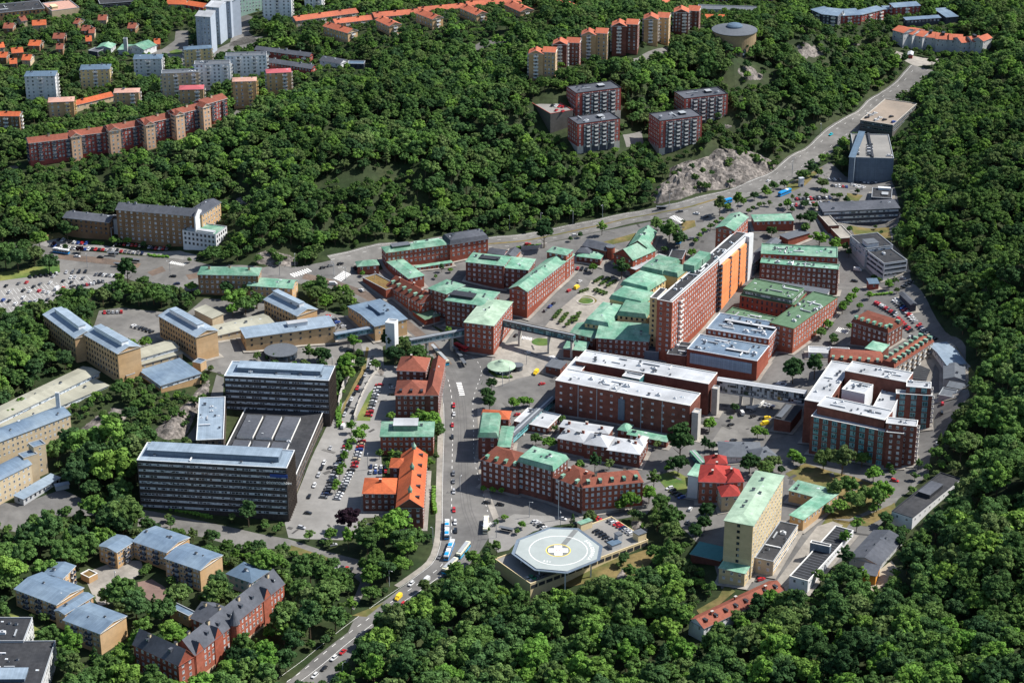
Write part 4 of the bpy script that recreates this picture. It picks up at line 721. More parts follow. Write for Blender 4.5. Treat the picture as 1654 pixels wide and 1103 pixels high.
hw = dict(wall='brick_dark', rm='roof_white', trim='white_trim')
gl = ('win', 5.2, 3.0, 2.6, 3.6, 't')
B1('white_roof_ward_block', 'tall brick ward block with white roofs round a bright inner court', 'hospital', k('L', (338, 456), (768, 550), (800, 484), 27, st='', vents=6, **hw), k('L', (258, 420), (400, 445), (545, 190), 27.3, st='', vents=7, **hw), k('L', (515, 235), (905, 308), (942, 245), 27.2, st='', vents=6, **hw),
   k('L', (300, 524), (780, 624), (812, 575), 22, st=gl, **hw), k('L', (775, 568), (972, 590), (988, 552), 25, st='w', st1='kw', vents=2, **hw), k('L', (780, 625), (890, 636), (905, 600), 21.5, st='w', **hw), k('L', (905, 335), (1062, 348), (1112, 312), 25, st=gl, st1='kw', vents=2, **hw),
   k('L', (840, 380), (1070, 395), (1095, 372), 22, st=gl, st1='kw', **hw), k('L', (495, 352), (642, 384), (672, 320), 27.4, wall='plaster_white', rm='roof_white', trim='white_trim', st='', vents=4), k('L', (690, 470), (815, 490), (850, 335), 20, wall='plaster_white', rm='roof_white', trim='white_trim', st='', vents=2))
B1('dark_canopy_wing', 'black-roofed wing between the sky bridge and the ward block', 'hospital wing', k('L', (65, 530), (170, 552), (228, 466), 8, 'brick_dark', 'shed', 'roof_dark', .8, '', boxes=((.1, .4, .05, .95, .3, 'roof_grey', 'roof_grey'),)))
B1('long_white_shed', 'long pale ridge-roofed shed at the wood edge', 'shed', k('L', (1042, 60), (1165, 195), (1285, 185), 3.5, 'plaster_white', 'gable', 'roof_metal_light', 1.5, 'ws', ax='v' ))
B1('grey_gable_shed', 'grey gabled timber shed with small porch roof at the wood edge', 'shed', k('L', (1145, 282), (1278, 292), (1300, 205), 5, 'plaster_grey', 'gable', 'roof_grey', 2, '', ax='v', vents=1), k('L', (1165, 330), (1262, 348), (1272, 318), 3.5, 'panel_slate', 'shed', 'roof_grey', .5, ''))
B1('flat_grey_shed', 'flat grey shed in front of the gabled timber shed', 'shed', k('L', (1110, 388), (1205, 405), (1235, 358), 3, 'plaster_grey', rm='roof_grey', st=''))
B1('carport', 'open carport with striped dark roof beside the dormered court', 'carport', k('L', (935, 275), (1028, 288), (1070, 192), 2.8, 'panel_slate', 'shed', 'roof_striped', .4, ''))
B1('freight_container', 'rust red container beside the car park behind the dormered court', 'container', k('L', (955, 100), (1025, 110), (1030, 85), 2.6, 'plaster_red', rm='tile_orange', st=''))
# --- south-east
B1('tan_tower', 'tall tan hospital tower with pale green roof', 'hospital', k('O', (1380, 78), (1561, 112), ('L', 165, 905), 31, 'brick_yellow', 'hip', 'copper_pale', 1.6, ('win', 7.5, 1.6, 1.5, 3.4, 'd'), st1=('win', 3.6, 1.7, 1.4, 3.4, 'w'), vents=7, trim='copper_pale'), k('O', (1345, 380), (1508, 417), (1546, 362), 8.5, 'brick_yellow', 'shed', 'copper', .5, 'w'))
B1('teal_roof_annexe', 'two-storey tan annexe with teal roofs and brown terrace behind the tan tower', 'hospital wing', k('L', (160, 990), (370, 1045), (417, 985), 7, 'brick_tan', 'shed', 'copper', .5, 'w', vents=3), k('P', (165, 45), (250, 75), ('L', 412, 995), 7, 'brick_tan', 'shed', 'copper', .5, 'w'))
B1('dark_roof_office', 'narrow tan office with long black roof beside the tan tower', 'office', k('P', (-60, 320), (60, 346), (232, 116), 8, 'plaster_cream', rm='roof_dark', st='w', st1=('band', 0, 0, 1.5, 3.4, 'w'), trim='grey_metal', vents=4))
B1('portable_pavilion', 'white and blue modular pavilion with striped dark roof', 'pavilion', k('P', (162, 437), (280, 470), (510, 132), 6, 'plaster_white', rm='roof_striped', st='w', st1=('win', 2.4, 1.4, 1.3, 2.9, 'w'), trim='white_trim'), k('P', (293, 225), (418, 252), (424, 236), 8.5, 'panel_blue', rm='roof_dark', st='', trim='white_trim'))
B1('grey_nursery', 'low nursery with broad grey gabled roof and orange front', 'building', k('P', (545, 312), (735, 365), (866, 188), 4, 'plaster_grey', 'gable', 'roof_slate', 2.5, 'ws', ax='v', vents=4), k('P', (620, 415), (712, 432), (765, 380), 5.5, 'plaster_orange', 'shed', 'roof_slate', .8, 'ws'))
B1('white_modern_house', 'white house with long black roof and rooftop box at the wood edge', 'building', k('P', (812, 24), (945, 68), ('L', 1152, 890), 6, 'plaster_white', rm='roof_dark', st='ws', trim='dark_metal', boxes=((.2, .75, .45, .72, 2.2, 'dark_metal', 'roof_slate'),)))
B1('red_roof_row', 'row house with rust red roof half hidden at the foot of the tan tower', 'row house', k('X', (1137, 1014), (1266, 952), (1246, 937), 5, 'plaster_white', 'gable', 'tile_rust', 3, 'w', chim=3, dorm=((0, 8, 2.5),), dk='o'))
B1('green_roof_pavilion', 'dark green roofed pavilion left of the tan tower', 'building', k('O', (1165, 292), (1352, 335), (1372, 255), 4, 'brick_dark', 'shed', 'panel_teal', .5, ''))
# --- south-west
bl = dict(wall='brick_tan', roof='gable', rm='roof_metal', ax=None, trim='white_trim')
b1 = ('balc', 4.2, 1.4, 1.5, 3.0, 'd')
B1('blue_roof_apartments', 'brick apartments with stepped blue metal roofs, upper group of two', 'apartment block', k('M', (628, 240), (742, 280), (862, 212), 9.5, r=1.2, st=b1, **bl), k('M', (845, 210), (1058, 282), (1208, 188), 10.5, r=1.8, st=b1, st1='', vents=3, **{**bl, 'ax': 'u'}), k('M', (1050, 318), (1272, 394), (1415, 300), 12.5, r=1.8, st=b1, st1='', vents=2, **{**bl, 'ax': 'u'}))
B1('blue_roof_apartments', 'brick apartments with stepped blue metal roofs, lower group of two', 'apartment block', k('M', (95, 514), (358, 614), (530, 507), 10.5, r=1.8, st=b1, st1='', vents=2, **{**bl, 'ax': 'u'}), k('M', (270, 425), (398, 447), (514, 374), 10, r=1.2, st=b1, vents=1, **bl), k('M', (350, 650), (412, 674), (588, 560), 9.5, r=1, st='w', vents=1, **{**bl, 'ax': 'v'}), k('M', (405, 710), (635, 797), (802, 686), 12, r=1.8, st=b1, st1='', vents=2, **{**bl, 'ax': 'u'}))
B1('garden_shed', 'small brick shed with brown planted roof in the apartment yard', 'shed', k('M', (512, 422), (566, 448), (617, 418), 3, 'brick_tan', rm='sedum', st='', trim='white_trim'))
B1('grey_hip_villa', 'grey villa with pyramid roof behind the ornate red brick school', 'villa', k('M', (1442, 417), (1600, 474), (1705, 400), 8, 'plaster_grey', 'hip', 'roof_greyblue', 2.6, 'wt', vents=2))
vb = dict(wall='brick_orange', roof='gable', rm='roof_slate', ck='c', dk='s', trim='brick_orange', base='plaster_cream')
b_ = B1('victorian_school', 'ornate red brick school with steep slate roofs, gables and a round turret', 'school', k('M', (1098, 893), (1238, 938), ('X', 473.5, 947.5), 15, r=7, st='w', st1=('win', 3.0, 1.3, 2.0, 3.7, 'w'), chim=6, dorm=((1, 8, 3.2),), **{**vb, 'ax': 'v'}),
   k('M', (848, 870), (1135, 1002), (1230, 940), 15, r=6.5, st='w', st1='w', chim=2, dorm=((0, 2, 3),), **{**vb, 'ax': 'u', 'wall': 'brick_red'}), k('M', (1215, 700), (1335, 748), (1480, 650), 10, r=5, st='w', chim=2, **{**vb, 'ax': 'u', 'wall': 'brick_red'}),
   k('M', (1078, 632), (1200, 692), (1232, 660), 6, 'brick_tan', rm='roof_metal', st='w'))
g = b_.geo[0]; n_, u_, W_ = g['n'], g['u'], g['W']; an = math.atan2(n_.y, n_.x)
for f in (.05, .25, .80):
    m = MB(); p = g['P'][1] + n_*W_*f; q = p - u_*4.0
    hw_ = 3.2; z1, z2 = g['zr']-.5, g['zr']+5.2; o1 = p + u_*.35
    def pt(t, z, b): return (b.x+n_.x*t, b.y+n_.y*t, z)
    m.face([pt(-hw_, g['z0'], o1), pt(hw_, g['z0'], o1), pt(hw_, z1, o1), pt(0, z2, o1), pt(-hw_, z1, o1)], 'brick_orange')
    for sgn in (-1, 1): m.face([pt(sgn*hw_, g['z0'], o1), pt(sgn*hw_, z1, o1), pt(sgn*hw_, z1, p), pt(sgn*hw_, g['z0'], p)], 'brick_orange')
    m.face([pt(-hw_-.2, z1, o1), pt(0, z2+.2, o1), pt(0, z2+.2, q), pt(-hw_-.2, z1, q)], 'roof_slate'); m.face([pt(0, z2+.2, o1), pt(hw_+.2, z1, o1), pt(hw_+.2, z1, q), pt(0, z2+.2, q)], 'roof_slate')
    b_.part('gable_front', m)
m = MB(); p = g['P'][1] + n_*W_*.42 + u_*.5
for q in range(12):
    a0, a1 = q*math.pi/6, (q+1)*math.pi/6; rr = 2.6
    c0, s0, c1, s1 = math.cos(a0), math.sin(a0), math.cos(a1), math.sin(a1)
    m.face([(p.x+rr*c0, p.y+rr*s0, g['zb']), (p.x+rr*c1, p.y+rr*s1, g['zb']), (p.x+rr*c1, p.y+rr*s1, g['zr']+1), (p.x+rr*c0, p.y+rr*s0, g['zr']+1)], 'brick_orange')
    m.face([(p.x+3*c0, p.y+3*s0, g['zr']+1), (p.x+3*c1, p.y+3*s1, g['zr']+1), (p.x+1.6*c1, p.y+1.6*s1, g['zr']+4), (p.x+1.6*c0, p.y+1.6*s0, g['zr']+4)], 'roof_slate')
    m.face([(p.x+1.6*c0, p.y+1.6*s0, g['zr']+4), (p.x+1.6*c1, p.y+1.6*s1, g['zr']+4), (p.x, p.y, g['zr']+8.5)], 'roof_slate')
b_.part('turret', m)
B1('dark_roof_institute', 'modern building with big black roof in the bottom left corner', 'institute', k('M', (-330, 1200), (240, 1195), (215, 850), 11, 'plaster_grey', rm='roof_dark', st='bw', trim='grey_metal', vents=5, boxes=((.2, .8, .25, .45, 1.6, 'panel_blue', 'roof_metal_light'),)), k('M', (-150, 850), (150, 850), (-20, 700), 11.3, 'plaster_grey', rm='roof_dark', st='bw', trim='grey_metal', vents=3))
# --- centre north, along the main road
cp = dict(rm='copper', trim='copper')
B1('scaffolded_brick_block', 'brick block whose green roof is being repaired, with red edge rails', 'hospital', k('F', (843, 545), (1240, 492), (1215, 455), 12, 'brick_red', 'hip', 'copper', 2, ('win', 3.0, 1.4, 1.4, 3.2, 'w'), trim='plaster_red', boxes=((.12, .4, .25, .75, 1.4, 'copper_dull', 'roof_grey'), (.5, .9, .4, .8, .6, 'roof_peach', 'copper')), vents=6), k('F', (1035, 640), (1262, 606), (1255, 596), 3, 'brick_red', 'shed', 'copper', .3, 'w'))
B1('slate_hip_brick_block', 'brick block with black mansard roof beside the one under repair', 'hospital', k('F', (1248, 492), (1490, 455), (1450, 410), 12, 'brick_red', 'mans', 'roof_slate', 2, ('win', 3.6, 1.4, 1.4, 3.2, 'w'), vents=5))
B1('green_dome_roof_house', 'small brick house with rounded green roof at the junction', 'building', k('F', (660, 632), (795, 622), (780, 592), 6, 'brick_red', 'hip', 'copper', 2.4, 'w'))
B1('planted_roof_hall', 'flat hall with brown planted roof at the junction', 'hall', k('F', (692, 706), (840, 784), (856, 722), 4, 'brick_red', rm='sedum', st=''))
B1('green_flat_block', 'brick block with two-tone green roof behind the brown-roofed row', 'building', k('F', (848, 602), (985, 708), (1088, 692), 7, 'brick_red', 'hip', 'copper', 1.2, 'w', vents=2, skip=(3,)))
B1('brown_roof_row', 'long brick row with steep brown tiled roof and six dormers', 'building', k('F', (845, 752), (1058, 868), (1110, 795), 7.5, 'brick_red', 'gable', 'tile_brown', 5, 'w', ax='u', dorm=((0, 6, 3),), chim=3))
B1('small_copper_garage', 'low brick outbuilding with yellow-green copper roof near the sky bridge', 'outbuilding', k('F', (1010, 915), (1092, 970), (1180, 945), 4, 'brick_red', 'shed', 'copper_dull', .5, ''))
B1('curved_brick_clinic', 'bent brick clinic with green roof edges and sunken roof plant', 'hospital', k('F', (1110, 770), (1225, 806), (1250, 722), 17.5, 'brick_dark', 'hip', 'copper', 1.5, 'w', vents=4), k('F', (1218, 846), (1478, 884), (1600, 802), 17.5, 'brick_dark', 'hip', 'copper', 1.5, 'w', vents=5, boxes=((.05, .6, .2, .5, 1.4, 'dark_metal', 'dark_metal'),)))
B1('bridgehead_brick_block', 'brick block with broad pale green roof that the sky bridge runs into', 'hospital', k('X', (750, 520), (797, 526), (832, 488), 19, 'brick_red', 'hip', 'copper_pale', 2, 'w', vents=3))
B1('northern_green_block', 'dark brick block with green roofs in the middle of the brick group', 'hospital', k('F', (1348, 602), (1590, 628), (1640, 570), 15, 'brick_dark', 'hip', 'copper', 1.6, 'w', vents=5, boxes=((.3, .8, .3, .6, .8, 'dark_metal', 'dark_metal'),)), k('X', (813, 432), (853, 436), (858, 418), 14, 'brick_dark', 'hip', 'copper', 1, 'w', vents=3))
B1('long_green_roof_ward', 'long brick ward with pale green roof along the garden square', 'hospital', k('G', (12, 770), (124, 792), (438, 560), 17, 'brick_red', 'gable', 'copper', 3, ('win', 3.2, 1.3, 1.6, 3.4, 'wb'[0]), ax='v', vents=7, dk='c'), k('G', (250, 538), (372, 560), (440, 532), 18, 'brick_red', 'hip', 'copper', 1.5, 'w', vents=2))
B1('green_chapel', 'chapel-like brick hall with steep green gabled roof', 'chapel', k('G', (675, 552), (797, 592), (885, 512), 7, 'brick_red', 'gable', 'copper', 6, 'ws', ax='v', trim='copper'), k('G', (772, 500), (885, 512), (958, 415), 7.5, 'brick_red', 'gable', 'copper', 4.5, 'w', ax='v', trim='copper', vents=3), k('G', (778, 640), (815, 652), (935, 545), 3.5, 'brick_red', 'shed', 'roof_white', .3, ''))
B1('chapel_hall', 'low brick hall with green and black roofs left of the chapel-like hall', 'hall', k('G', (440, 566), (588, 584), (672, 545), 4, 'brick_dark', 'hip', 'copper', 1.5, 'w', vents=2), k('G', (478, 498), (625, 532), (662, 492), 5, 'brick_dark', 'gable', 'roof_slate', 2.5, ''), k('G', (445, 540), (520, 548), (560, 515), 4.5, 'brick_dark', 'hip', 'roof_slate', 1.5, ''))
B1('dark_roof_workshop', 'low black-roofed workshop beside the black mansard block', 'workshop', k('F', (1490, 545), (1590, 558), (1625, 530), 4, 'brick_red', 'gable', 'roof_slate', 2, 'w'), k('X', (814, 414), (830, 416), (838, 404), 4, 'brick_red', 'gable', 'roof_slate', 2, ''))
b_ = B1('pale_bridge_building', 'pale brick building with grey roof beside the white bridge tower', 'building', k('F', (600, 885), (770, 1012), (996, 980), 10, 'brick_tan', 'gable', 'roof_metal', 1.4, 'wg', st1='ws', ax='v', boxes=((.25, .7, .42, .56, 2, 'roof_metal', 'roof_metal'),), vents=4))
B1('tan_long_building', 'long tan building with grey roof along the bridge approach', 'building', k('X', (397, 546), (541, 526), (524, 512), 10, 'brick_tan', 'shed', 'roof_metal_light', .6, ('win', 6, 1.4, 1.2, 3.4, 'd'), vents=4, boxes=((.5, .72, .4, .7, 2.2, 'plaster_white', 'roof_white'),)))

GARAGE = Bld('helipad_garage', 'yellow-beige parking garage with cars on top beside the helipad', 'parking garage', [k('O', (145, 487), (893, 207), (650, 62), 5.5, 'garage_beige', rm='deck_grey', st='', trim='garage_beige', z0=0.0)])
FOOT.append([at_z(px(p, 'O'), 5) for p in [(20,300),(70,190),(268,120),(460,125),(620,243),(590,345),(375,425),(160,400)]])
FOOT.append([at_z(px(p, 'O'), 2) for p in [(100,500),(-70,400),(-60,330),(893,190),(930,230),(893,290),(600,400),(200,540)]])
# ------------------------------------------------------------ ground cover laid exactly on the terrain
def clip(poly, a, b, c):                 # keep a*x+b*y+c >= 0
    out = []
    for i in range(len(poly)):
        p, q = poly[i], poly[(i+1) % len(poly)]; dp = a*p[0]+b*p[1]+c; dq = a*q[0]+b*q[1]+c
        if dp >= 0: out.append(p)
        if (dp >= 0) != (dq >= 0):
            t = dp/(dp-dq); out.append((p[0]+(q[0]-p[0])*t, p[1]+(q[1]-p[1])*t))
    return out
def area2(p): return sum(p[i][0]*p[(i+1) % len(p)][1]-p[(i+1) % len(p)][0]*p[i][1] for i in range(len(p)))
def drape_to(mb, poly, mname, off):
    if area2(poly) < 0: poly = poly[::-1]
    x0, y0, x1, y1 = bbox(poly)
    i0 = max(bisect.bisect_right(gxl, x0)-1, 0); i1 = min(bisect.bisect_left(gxl, x1), len(gxl)-1)
    j0 = max(bisect.bisect_right(gyl, y0)-1, 0); j1 = min(bisect.bisect_left(gyl, y1), len(gyl)-1)
    for i in range(i0, i1):
        xa, xb = gxl[i], gxl[i+1]
        s = clip(clip(poly, 1, 0, -xa), -1, 0, xb)
        if len(s) < 3: continue
        for j in range(j0, j1):
            ya, yb = gyl[j], gyl[j+1]
            c = clip(clip(s, 0, 1, -ya), 0, -1, yb)
            if len(c) < 3: continue
            dx, dy = xb-xa, yb-ya            # diagonal from (xa,ya) to (xb,yb)
            for sg in (1, -1):
                t = clip(c, sg*dy, -sg*dx, -sg*(dy*xa - dx*ya))
                if len(t) < 3 or abs(area2(t)) < 1e-3: continue
                a_, b_, c_, d_ = GZl[i][j], GZl[i+1][j], GZl[i+1][j+1], GZl[i][j+1]
                pts = []
                for (x, y) in t:
                    fx, fy = (x-xa)/dx, (y-ya)/dy
                    z = a_+(b_-a_)*fx+(c_-b_)*fy if sg == 1 else a_+(d_-a_)*fy+(c_-d_)*fx
                    pts.append((x, y, z+off))
                mb.face(pts, mname, [(x, y) for x, y in t])
CLEAR = []                                # open ground: no wild trees here
def smooth_poly(p, n=1):
    for _ in range(n):
        q = []
        for i in range(len(p)):
            a, b = p[i], p[(i+1) % len(p)]; q += [(a[0]*.75+b[0]*.25, a[1]*.75+b[1]*.25), (a[0]*.25+b[0]*.75, a[1]*.25+b[1]*.75)]
        p = q
    return p
def area(name, mname, pts, off, t='X', sm=0, clear=True, world=False):
    w_ = pts if world else [ground(px(p, t)) for p in pts]
    if sm: w_ = smooth_poly(w_, sm)
    mb = MB(); drape_to(mb, w_, mname, off)
    if not mb.f: return
    o = mb.build(name); tag(o, kind='structure')
    if clear: CLEAR.append(w_)
    return w_
def catmull(P, step=6.0):
    out = []
    for i in range(len(P)-1):
        p0, p1, p2, p3 = P[max(i-1, 0)], P[i], P[i+1], P[min(i+2, len(P)-1)]
        n = max(1, int(math.dist(p1, p2)/step))
        for k_ in range(n):
            t = k_/n
            out.append(tuple(0.5*((2*p1[d]) + (-p0[d]+p2[d])*t + (2*p0[d]-5*p1[d]+4*p2[d]-p3[d])*t*t + (-p0[d]+3*p1[d]-3*p2[d]+p3[d])*t**3) for d in (0, 1)))
    out.append(tuple(P[-1])); return out
def offset_line(L, d):
    out = []
    for i, p in enumerate(L):
        a, b = L[max(i-1, 0)], L[min(i+1, len(L)-1)]; dx, dy = b[0]-a[0], b[1]-a[1]; l = math.hypot(dx, dy) or 1
        out.append((p[0]-dy/l*d, p[1]+dx/l*d))
    return out
def line(pts, t='X'): return catmull([ground(px(p, t)) for p in pts])
def ribbon(name, mname, L, w0, w1, off, clear=True, mb=None):
    a, b = offset_line(L, w0), offset_line(L, w1); own = mb is None; mb = mb or MB()
    for i in range(len(L)-1): drape_to(mb, [a[i], a[i+1], b[i+1], b[i]], mname, off)
    if own: tag(mb.build(name), kind='structure')
    if clear: CLEAR.append(a + b[::-1])
def dashes(mb, L, d, mname, off, on=3, gap=6, wd=.35):
    M = offset_line(L, d); acc = 0; seg = []
    for i in range(len(M)-1):
        l = math.dist(M[i], M[i+1]); s = 0
        while s < l:
            ph = (acc+s) % (on+gap)
            if ph < on:
                e = min(l, s+on-ph); a = [M[i][q]+(M[i+1][q]-M[i][q])*s/l for q in (0, 1)]; b = [M[i][q]+(M[i+1][q]-M[i][q])*e/l for q in (0, 1)]
                dx, dy = (b[0]-a[0]), (b[1]-a[1]); n_ = math.hypot(dx, dy)
                if n_ > .05:
                    ox, oy = -dy/n_*wd/2, dx/n_*wd/2; drape_to(mb, [(a[0]+ox, a[1]+oy), (a[0]-ox, a[1]-oy), (b[0]-ox, b[1]-oy), (b[0]+ox, b[1]+oy)], mname, off)
                s = e + 1e-6
            else: s += (on+gap-ph)
        acc += l
# paved ground
area('campus_paving', 'asphalt', [(640,420),(760,404),(870,396),(960,376),(1060,356),(1130,347),(1180,332),(1250,304),(1300,284),(1340,262),(1365,285),(1440,292),(1452,330),(1452,362),(1440,392),(1466,420),(1474,458),(1500,490),(1560,560),(1566,640),(1530,690),(1502,740),(1500,765),(1452,805),(1400,880),(1370,900),(1320,930),(1290,962),(1262,966),(1230,955),(1165,950),(1150,900),(1100,850),(1070,800),(1045,830),(990,840),(960,835),(880,835),(840,832),(800,848),(785,842),(775,800),(770,700),(772,640),(785,600),(760,565),(700,525),(620,470),(590,450)], .03)
area('street', 'asphalt', [(540,1103),(590,1022),(646,982),(697,940),(737,923),(768,902),(790,868),(797,838),(782,800),(773,760),(771,660),(777,620),(788,600),(782,585),(768,570),(752,562),(730,556),(713,538),(690,520),(660,500),(630,478),(604,462),(592,450),(600,436),(612,425),(640,408),(560,416),(520,424),(470,432),(430,432),(420,440),(480,458),(530,466),(560,476),(590,494),(612,509),(632,526),(650,536),(664,548),(684,562),(700,580),(707,600),(711,640),(712,700),(713,820),(711,878),(702,904),(666,934),(621,970),(573,998),(562,1021),(506,1064),(455,1108)], .06)
area('avenue', 'asphalt_light', [(-40,388),(60,395),(110,404),(180,410),(250,414),(310,420),(345,430),(425,432),(470,430),(480,458),(420,472),(330,472),(300,470),(240,462),(193,447),(97,440),(96,425),(60,410),(-40,402)], .045)
area('car_park', 'asphalt_pale', [(-60,460),(0,453),(97,440),(188,446),(193,466),(152,473),(114,486),(71,493),(25,506),(-60,518)], .075)
area('clinic_forecourt', 'asphalt_pale', [(63,386),(95,384),(120,392),(185,400),(290,405),(318,412),(316,421),(250,414),(110,404),(60,396)], .09)
area('hill_yard', 'asphalt_light', [(160,502),(195,497),(240,502),(300,507),(330,482),(420,487),(470,482),(540,507),(600,520),(655,520),(660,545),(612,562),(600,572),(560,565),(545,594),(440,594),(360,605),(330,597),(300,562),(230,562),(150,532)], .04)
area('lower_yard', 'asphalt_pale', [(583,556),(602,553),(618,560),(620,590),(645,590),(648,700),(614,704),(618,780),(700,785),(690,835),(588,836),(600,850),(560,872),(480,870),(466,868),(460,845),(526,692),(545,660),(577,625),(592,590)], .05)
area('rock_side_road', 'asphalt_light', [(298,712),(318,712),(360,640),(362,610),(350,605),(340,640)], .05)
area('office_path', 'asphalt_light', [(226,822),(330,842),(420,862),(465,870),(520,888),(585,905),(606,932),(590,955),(572,985),(566,980),(582,940),(560,922),(530,918),(522,900),(470,884),(400,888),(330,868),(250,848),(222,850)], .05)
area('west_car_park', 'asphalt', [(72,800),(100,790),(150,815),(156,832),(60,836),(30,860),(-20,850),(-20,812),(40,812)], .05)
area('apartment_yard', 'paving', [(138,935),(150,920),(190,905),(228,905),(232,922),(200,945),(176,975),(160,978),(150,962)], .05)
area('garden_terrace', 'paving_pink', [(222,940),(245,935),(262,945),(285,962),(262,975),(240,968),(225,955)], .06)
area('turning_loop', 'asphalt_light', [(234,84),(262,80),(282,66),(284,50),(304,50),(304,76),(345,82),(400,57),(424,60),(424,74),(352,96),(300,106),(270,98),(240,92)], .05)
area('loop_island', 'lawn', [(273,84),(285,80),(298,84),(290,89),(276,88)], .10)
area('tower_street', 'asphalt_light', [(376,50),(392,22),(408,28),(402,52),(420,66),(370,76)], .05)
area('ridge_road', 'asphalt_light', [(978,104),(1030,94),(1082,76),(1086,84),(1042,100),(1012,108),(990,108)], .05)
area('hill_road', 'asphalt_light', [(755,80),(775,69),(815,62),(820,68),(785,77),(762,85)], .05)
area('east_hill_road', 'asphalt_light', [(1240,34),(1262,22),(1266,28),(1248,38)], .05)
ROCKS = []
area('row_yard', 'asphalt_light', [(370,192),(382,178),(402,186),(398,197)], .05)
area('residence_yard', 'paving', [(1440,80),(1470,90),(1525,95),(1520,103),(1480,108),(1450,94)], .05)
area('black_block_yard', 'asphalt_light', [(1006,218),(1036,212),(1040,232),(1012,238)], .05)
main = line([(540,426),(620,408),(700,400),(760,396),(830,391),(900,379),(960,366),(1020,352),(1080,341),(1120,333),(1180,316),(1240,294),(1290,264),(1340,228),(1380,200),(1402,186),(1424,166),(1442,154),(1462,140),(1476,126),(1490,110)])
ribbon('main_road', 'asphalt_light', main, -10.5, 10.5, .07)
area('main_junction', 'asphalt_light', [(1065,345),(1110,322),(1160,318),(1190,322),(1180,345),(1150,372),(1105,400),(1080,425),(1062,412),(1085,385),(1110,362),(1090,352)], .09)
mb = MB()
for d, on, gap in ((5.0, 3, 9), (-5.0, 3, 9), (9.0, 5, 0.01)): dashes(mb, main, d, 'paint_white', .10, on, gap, .15)
tag(mb.build('main_road_markings'), kind='structure')
ribbon('main_road_median', 'dry_grass', main[12:44], -.9, .9, .13, clear=False)
# tram street: rails, lanes
tram = line([(735,925),(752,905),(766,885),(770,868),(765,850),(755,825),(750,790),(748,740),(747,690),(744,650),(736,615),(722,590),(705,568),(688,550),(668,532),(645,514),(615,492),(585,474),(540,458),(490,446)])
ribbon('track_bed', 'asphalt', tram[:int(len(tram)*.62)], -3.4, 3.4, .075, clear=False)
ribbon('ballast_bed', 'ballast', tram[int(len(tram)*.62):], -3.6, 3.6, .085, clear=False)
mb = MB()
for d in (-2.5, -1.1, 1.1, 2.5):
    A_, B_ = offset_line(tram, d-.09), offset_line(tram, d+.09)
    for i in range(len(tram)-1): drape_to(mb, [A_[i], A_[i+1], B_[i+1], B_[i]], 'rail_steel', .11)
tag(mb.build('tram_rails'), kind='structure')
for pts in ([(94,410),(160,416),(228,426),(223,433),(160,426),(94,418)], [(238,440),(262,430),(268,438),(246,446)], [(300,444),(322,440),(322,448),(305,452)]): area('tram_reservation', 'ballast', pts, .10)
road = line([(462,1100),(520,1056),(575,1012),(630,972),(680,938),(712,912),(724,885),(728,850),(728,800),(729,740),(730,690),(728,640),(722,612)])
mb = MB(); dashes(mb, road, -.5, 'paint_white', .10, 3, 4, .22); dashes(mb, offset_line(road[:int(len(road)*.42)], -5.2), 0, 'paint_white', .10, 5, .01, .18); dashes(mb, offset_line(road, 4.6), 0, 'paint_white', .10, 5, .01, .14)
r2 = line([(790,835),(778,790),(766,740),(765,690),(764,650),(770,625),(778,600),(768,580),(745,570)]); dashes(mb, r2, 0, 'paint_white', .10, 2, 4, .2)
def zebra(mb, p, q, n, wd, off=.12, mname='paint_white', t='X'):
    a, b = ground(px(p, t)), ground(px(q, t)); dx, dy = b[0]-a[0], b[1]-a[1]; l = math.hypot(dx, dy); ux, uy = dx/l, dy/l; nx_, ny_ = -uy, ux; s = l/n
    for i in range(n):
        c0 = i*s; P_ = [(a[0]+ux*c+nx_*w_, a[1]+uy*c+ny_*w_) for c, w_ in ((c0, -wd/2), (c0+s*.5, -wd/2), (c0+s*.5, wd/2), (c0, wd/2))]
        drape_to(mb, P_, mname, off)
for p, q, n, wd in (((741,618),(747,640),8,3.2),((275,424),(300,428),9,4),((226,458),(262,462),10,5),((500,436),(470,446),8,5),((545,452),(562,440),7,6),((890,575),(905,590),7,4),((1085,350),(1105,360),8,5),((843,545),(860,548),7,4),((1352,532),(1372,536),8,5),((1255,618),(1270,622),7,4),((780,850),(796,846),6,4)): zebra(mb, p, q, n, wd)
tag(mb.build('street_markings'), kind='structure')
ribbon('pavement', 'paving', road[14:], 5.0, 8.2, .14); 
area('east_pavement', 'paving', [(771,660),(779,660),(779,700),(780,760),(792,800),(806,835),(797,840),(782,802),(773,762)], .15)
# parking bay lines on the big car park
mb = MB()
for (a, b, n) in (((5,474),(150,448),26),((0,490),(120,466),22),((10,502),(90,487),14)):
    A_, B_ = ground(a), ground(b); L0 = math.dist(A_, B_); ux, uy = (B_[0]-A_[0])/L0, (B_[1]-A_[1])/L0; n = int(L0/2.6)
    for i in range(n):
        c = (A_[0]+ux*2.6*i, A_[1]+uy*2.6*i); w_ = 5
        drape_to(mb, [(c[0]-uy*-w_-ux*.07, c[1]+ux*-w_-uy*.07), (c[0]-uy*-w_+ux*.07, c[1]+ux*-w_+uy*.07), (c[0]-uy*w_+ux*.07, c[1]+ux*w_+uy*.07), (c[0]-uy*w_-ux*.07, c[1]+ux*w_-uy*.07)], 'paint_white', .10)
tag(mb.build('parking_markings'), kind='structure')
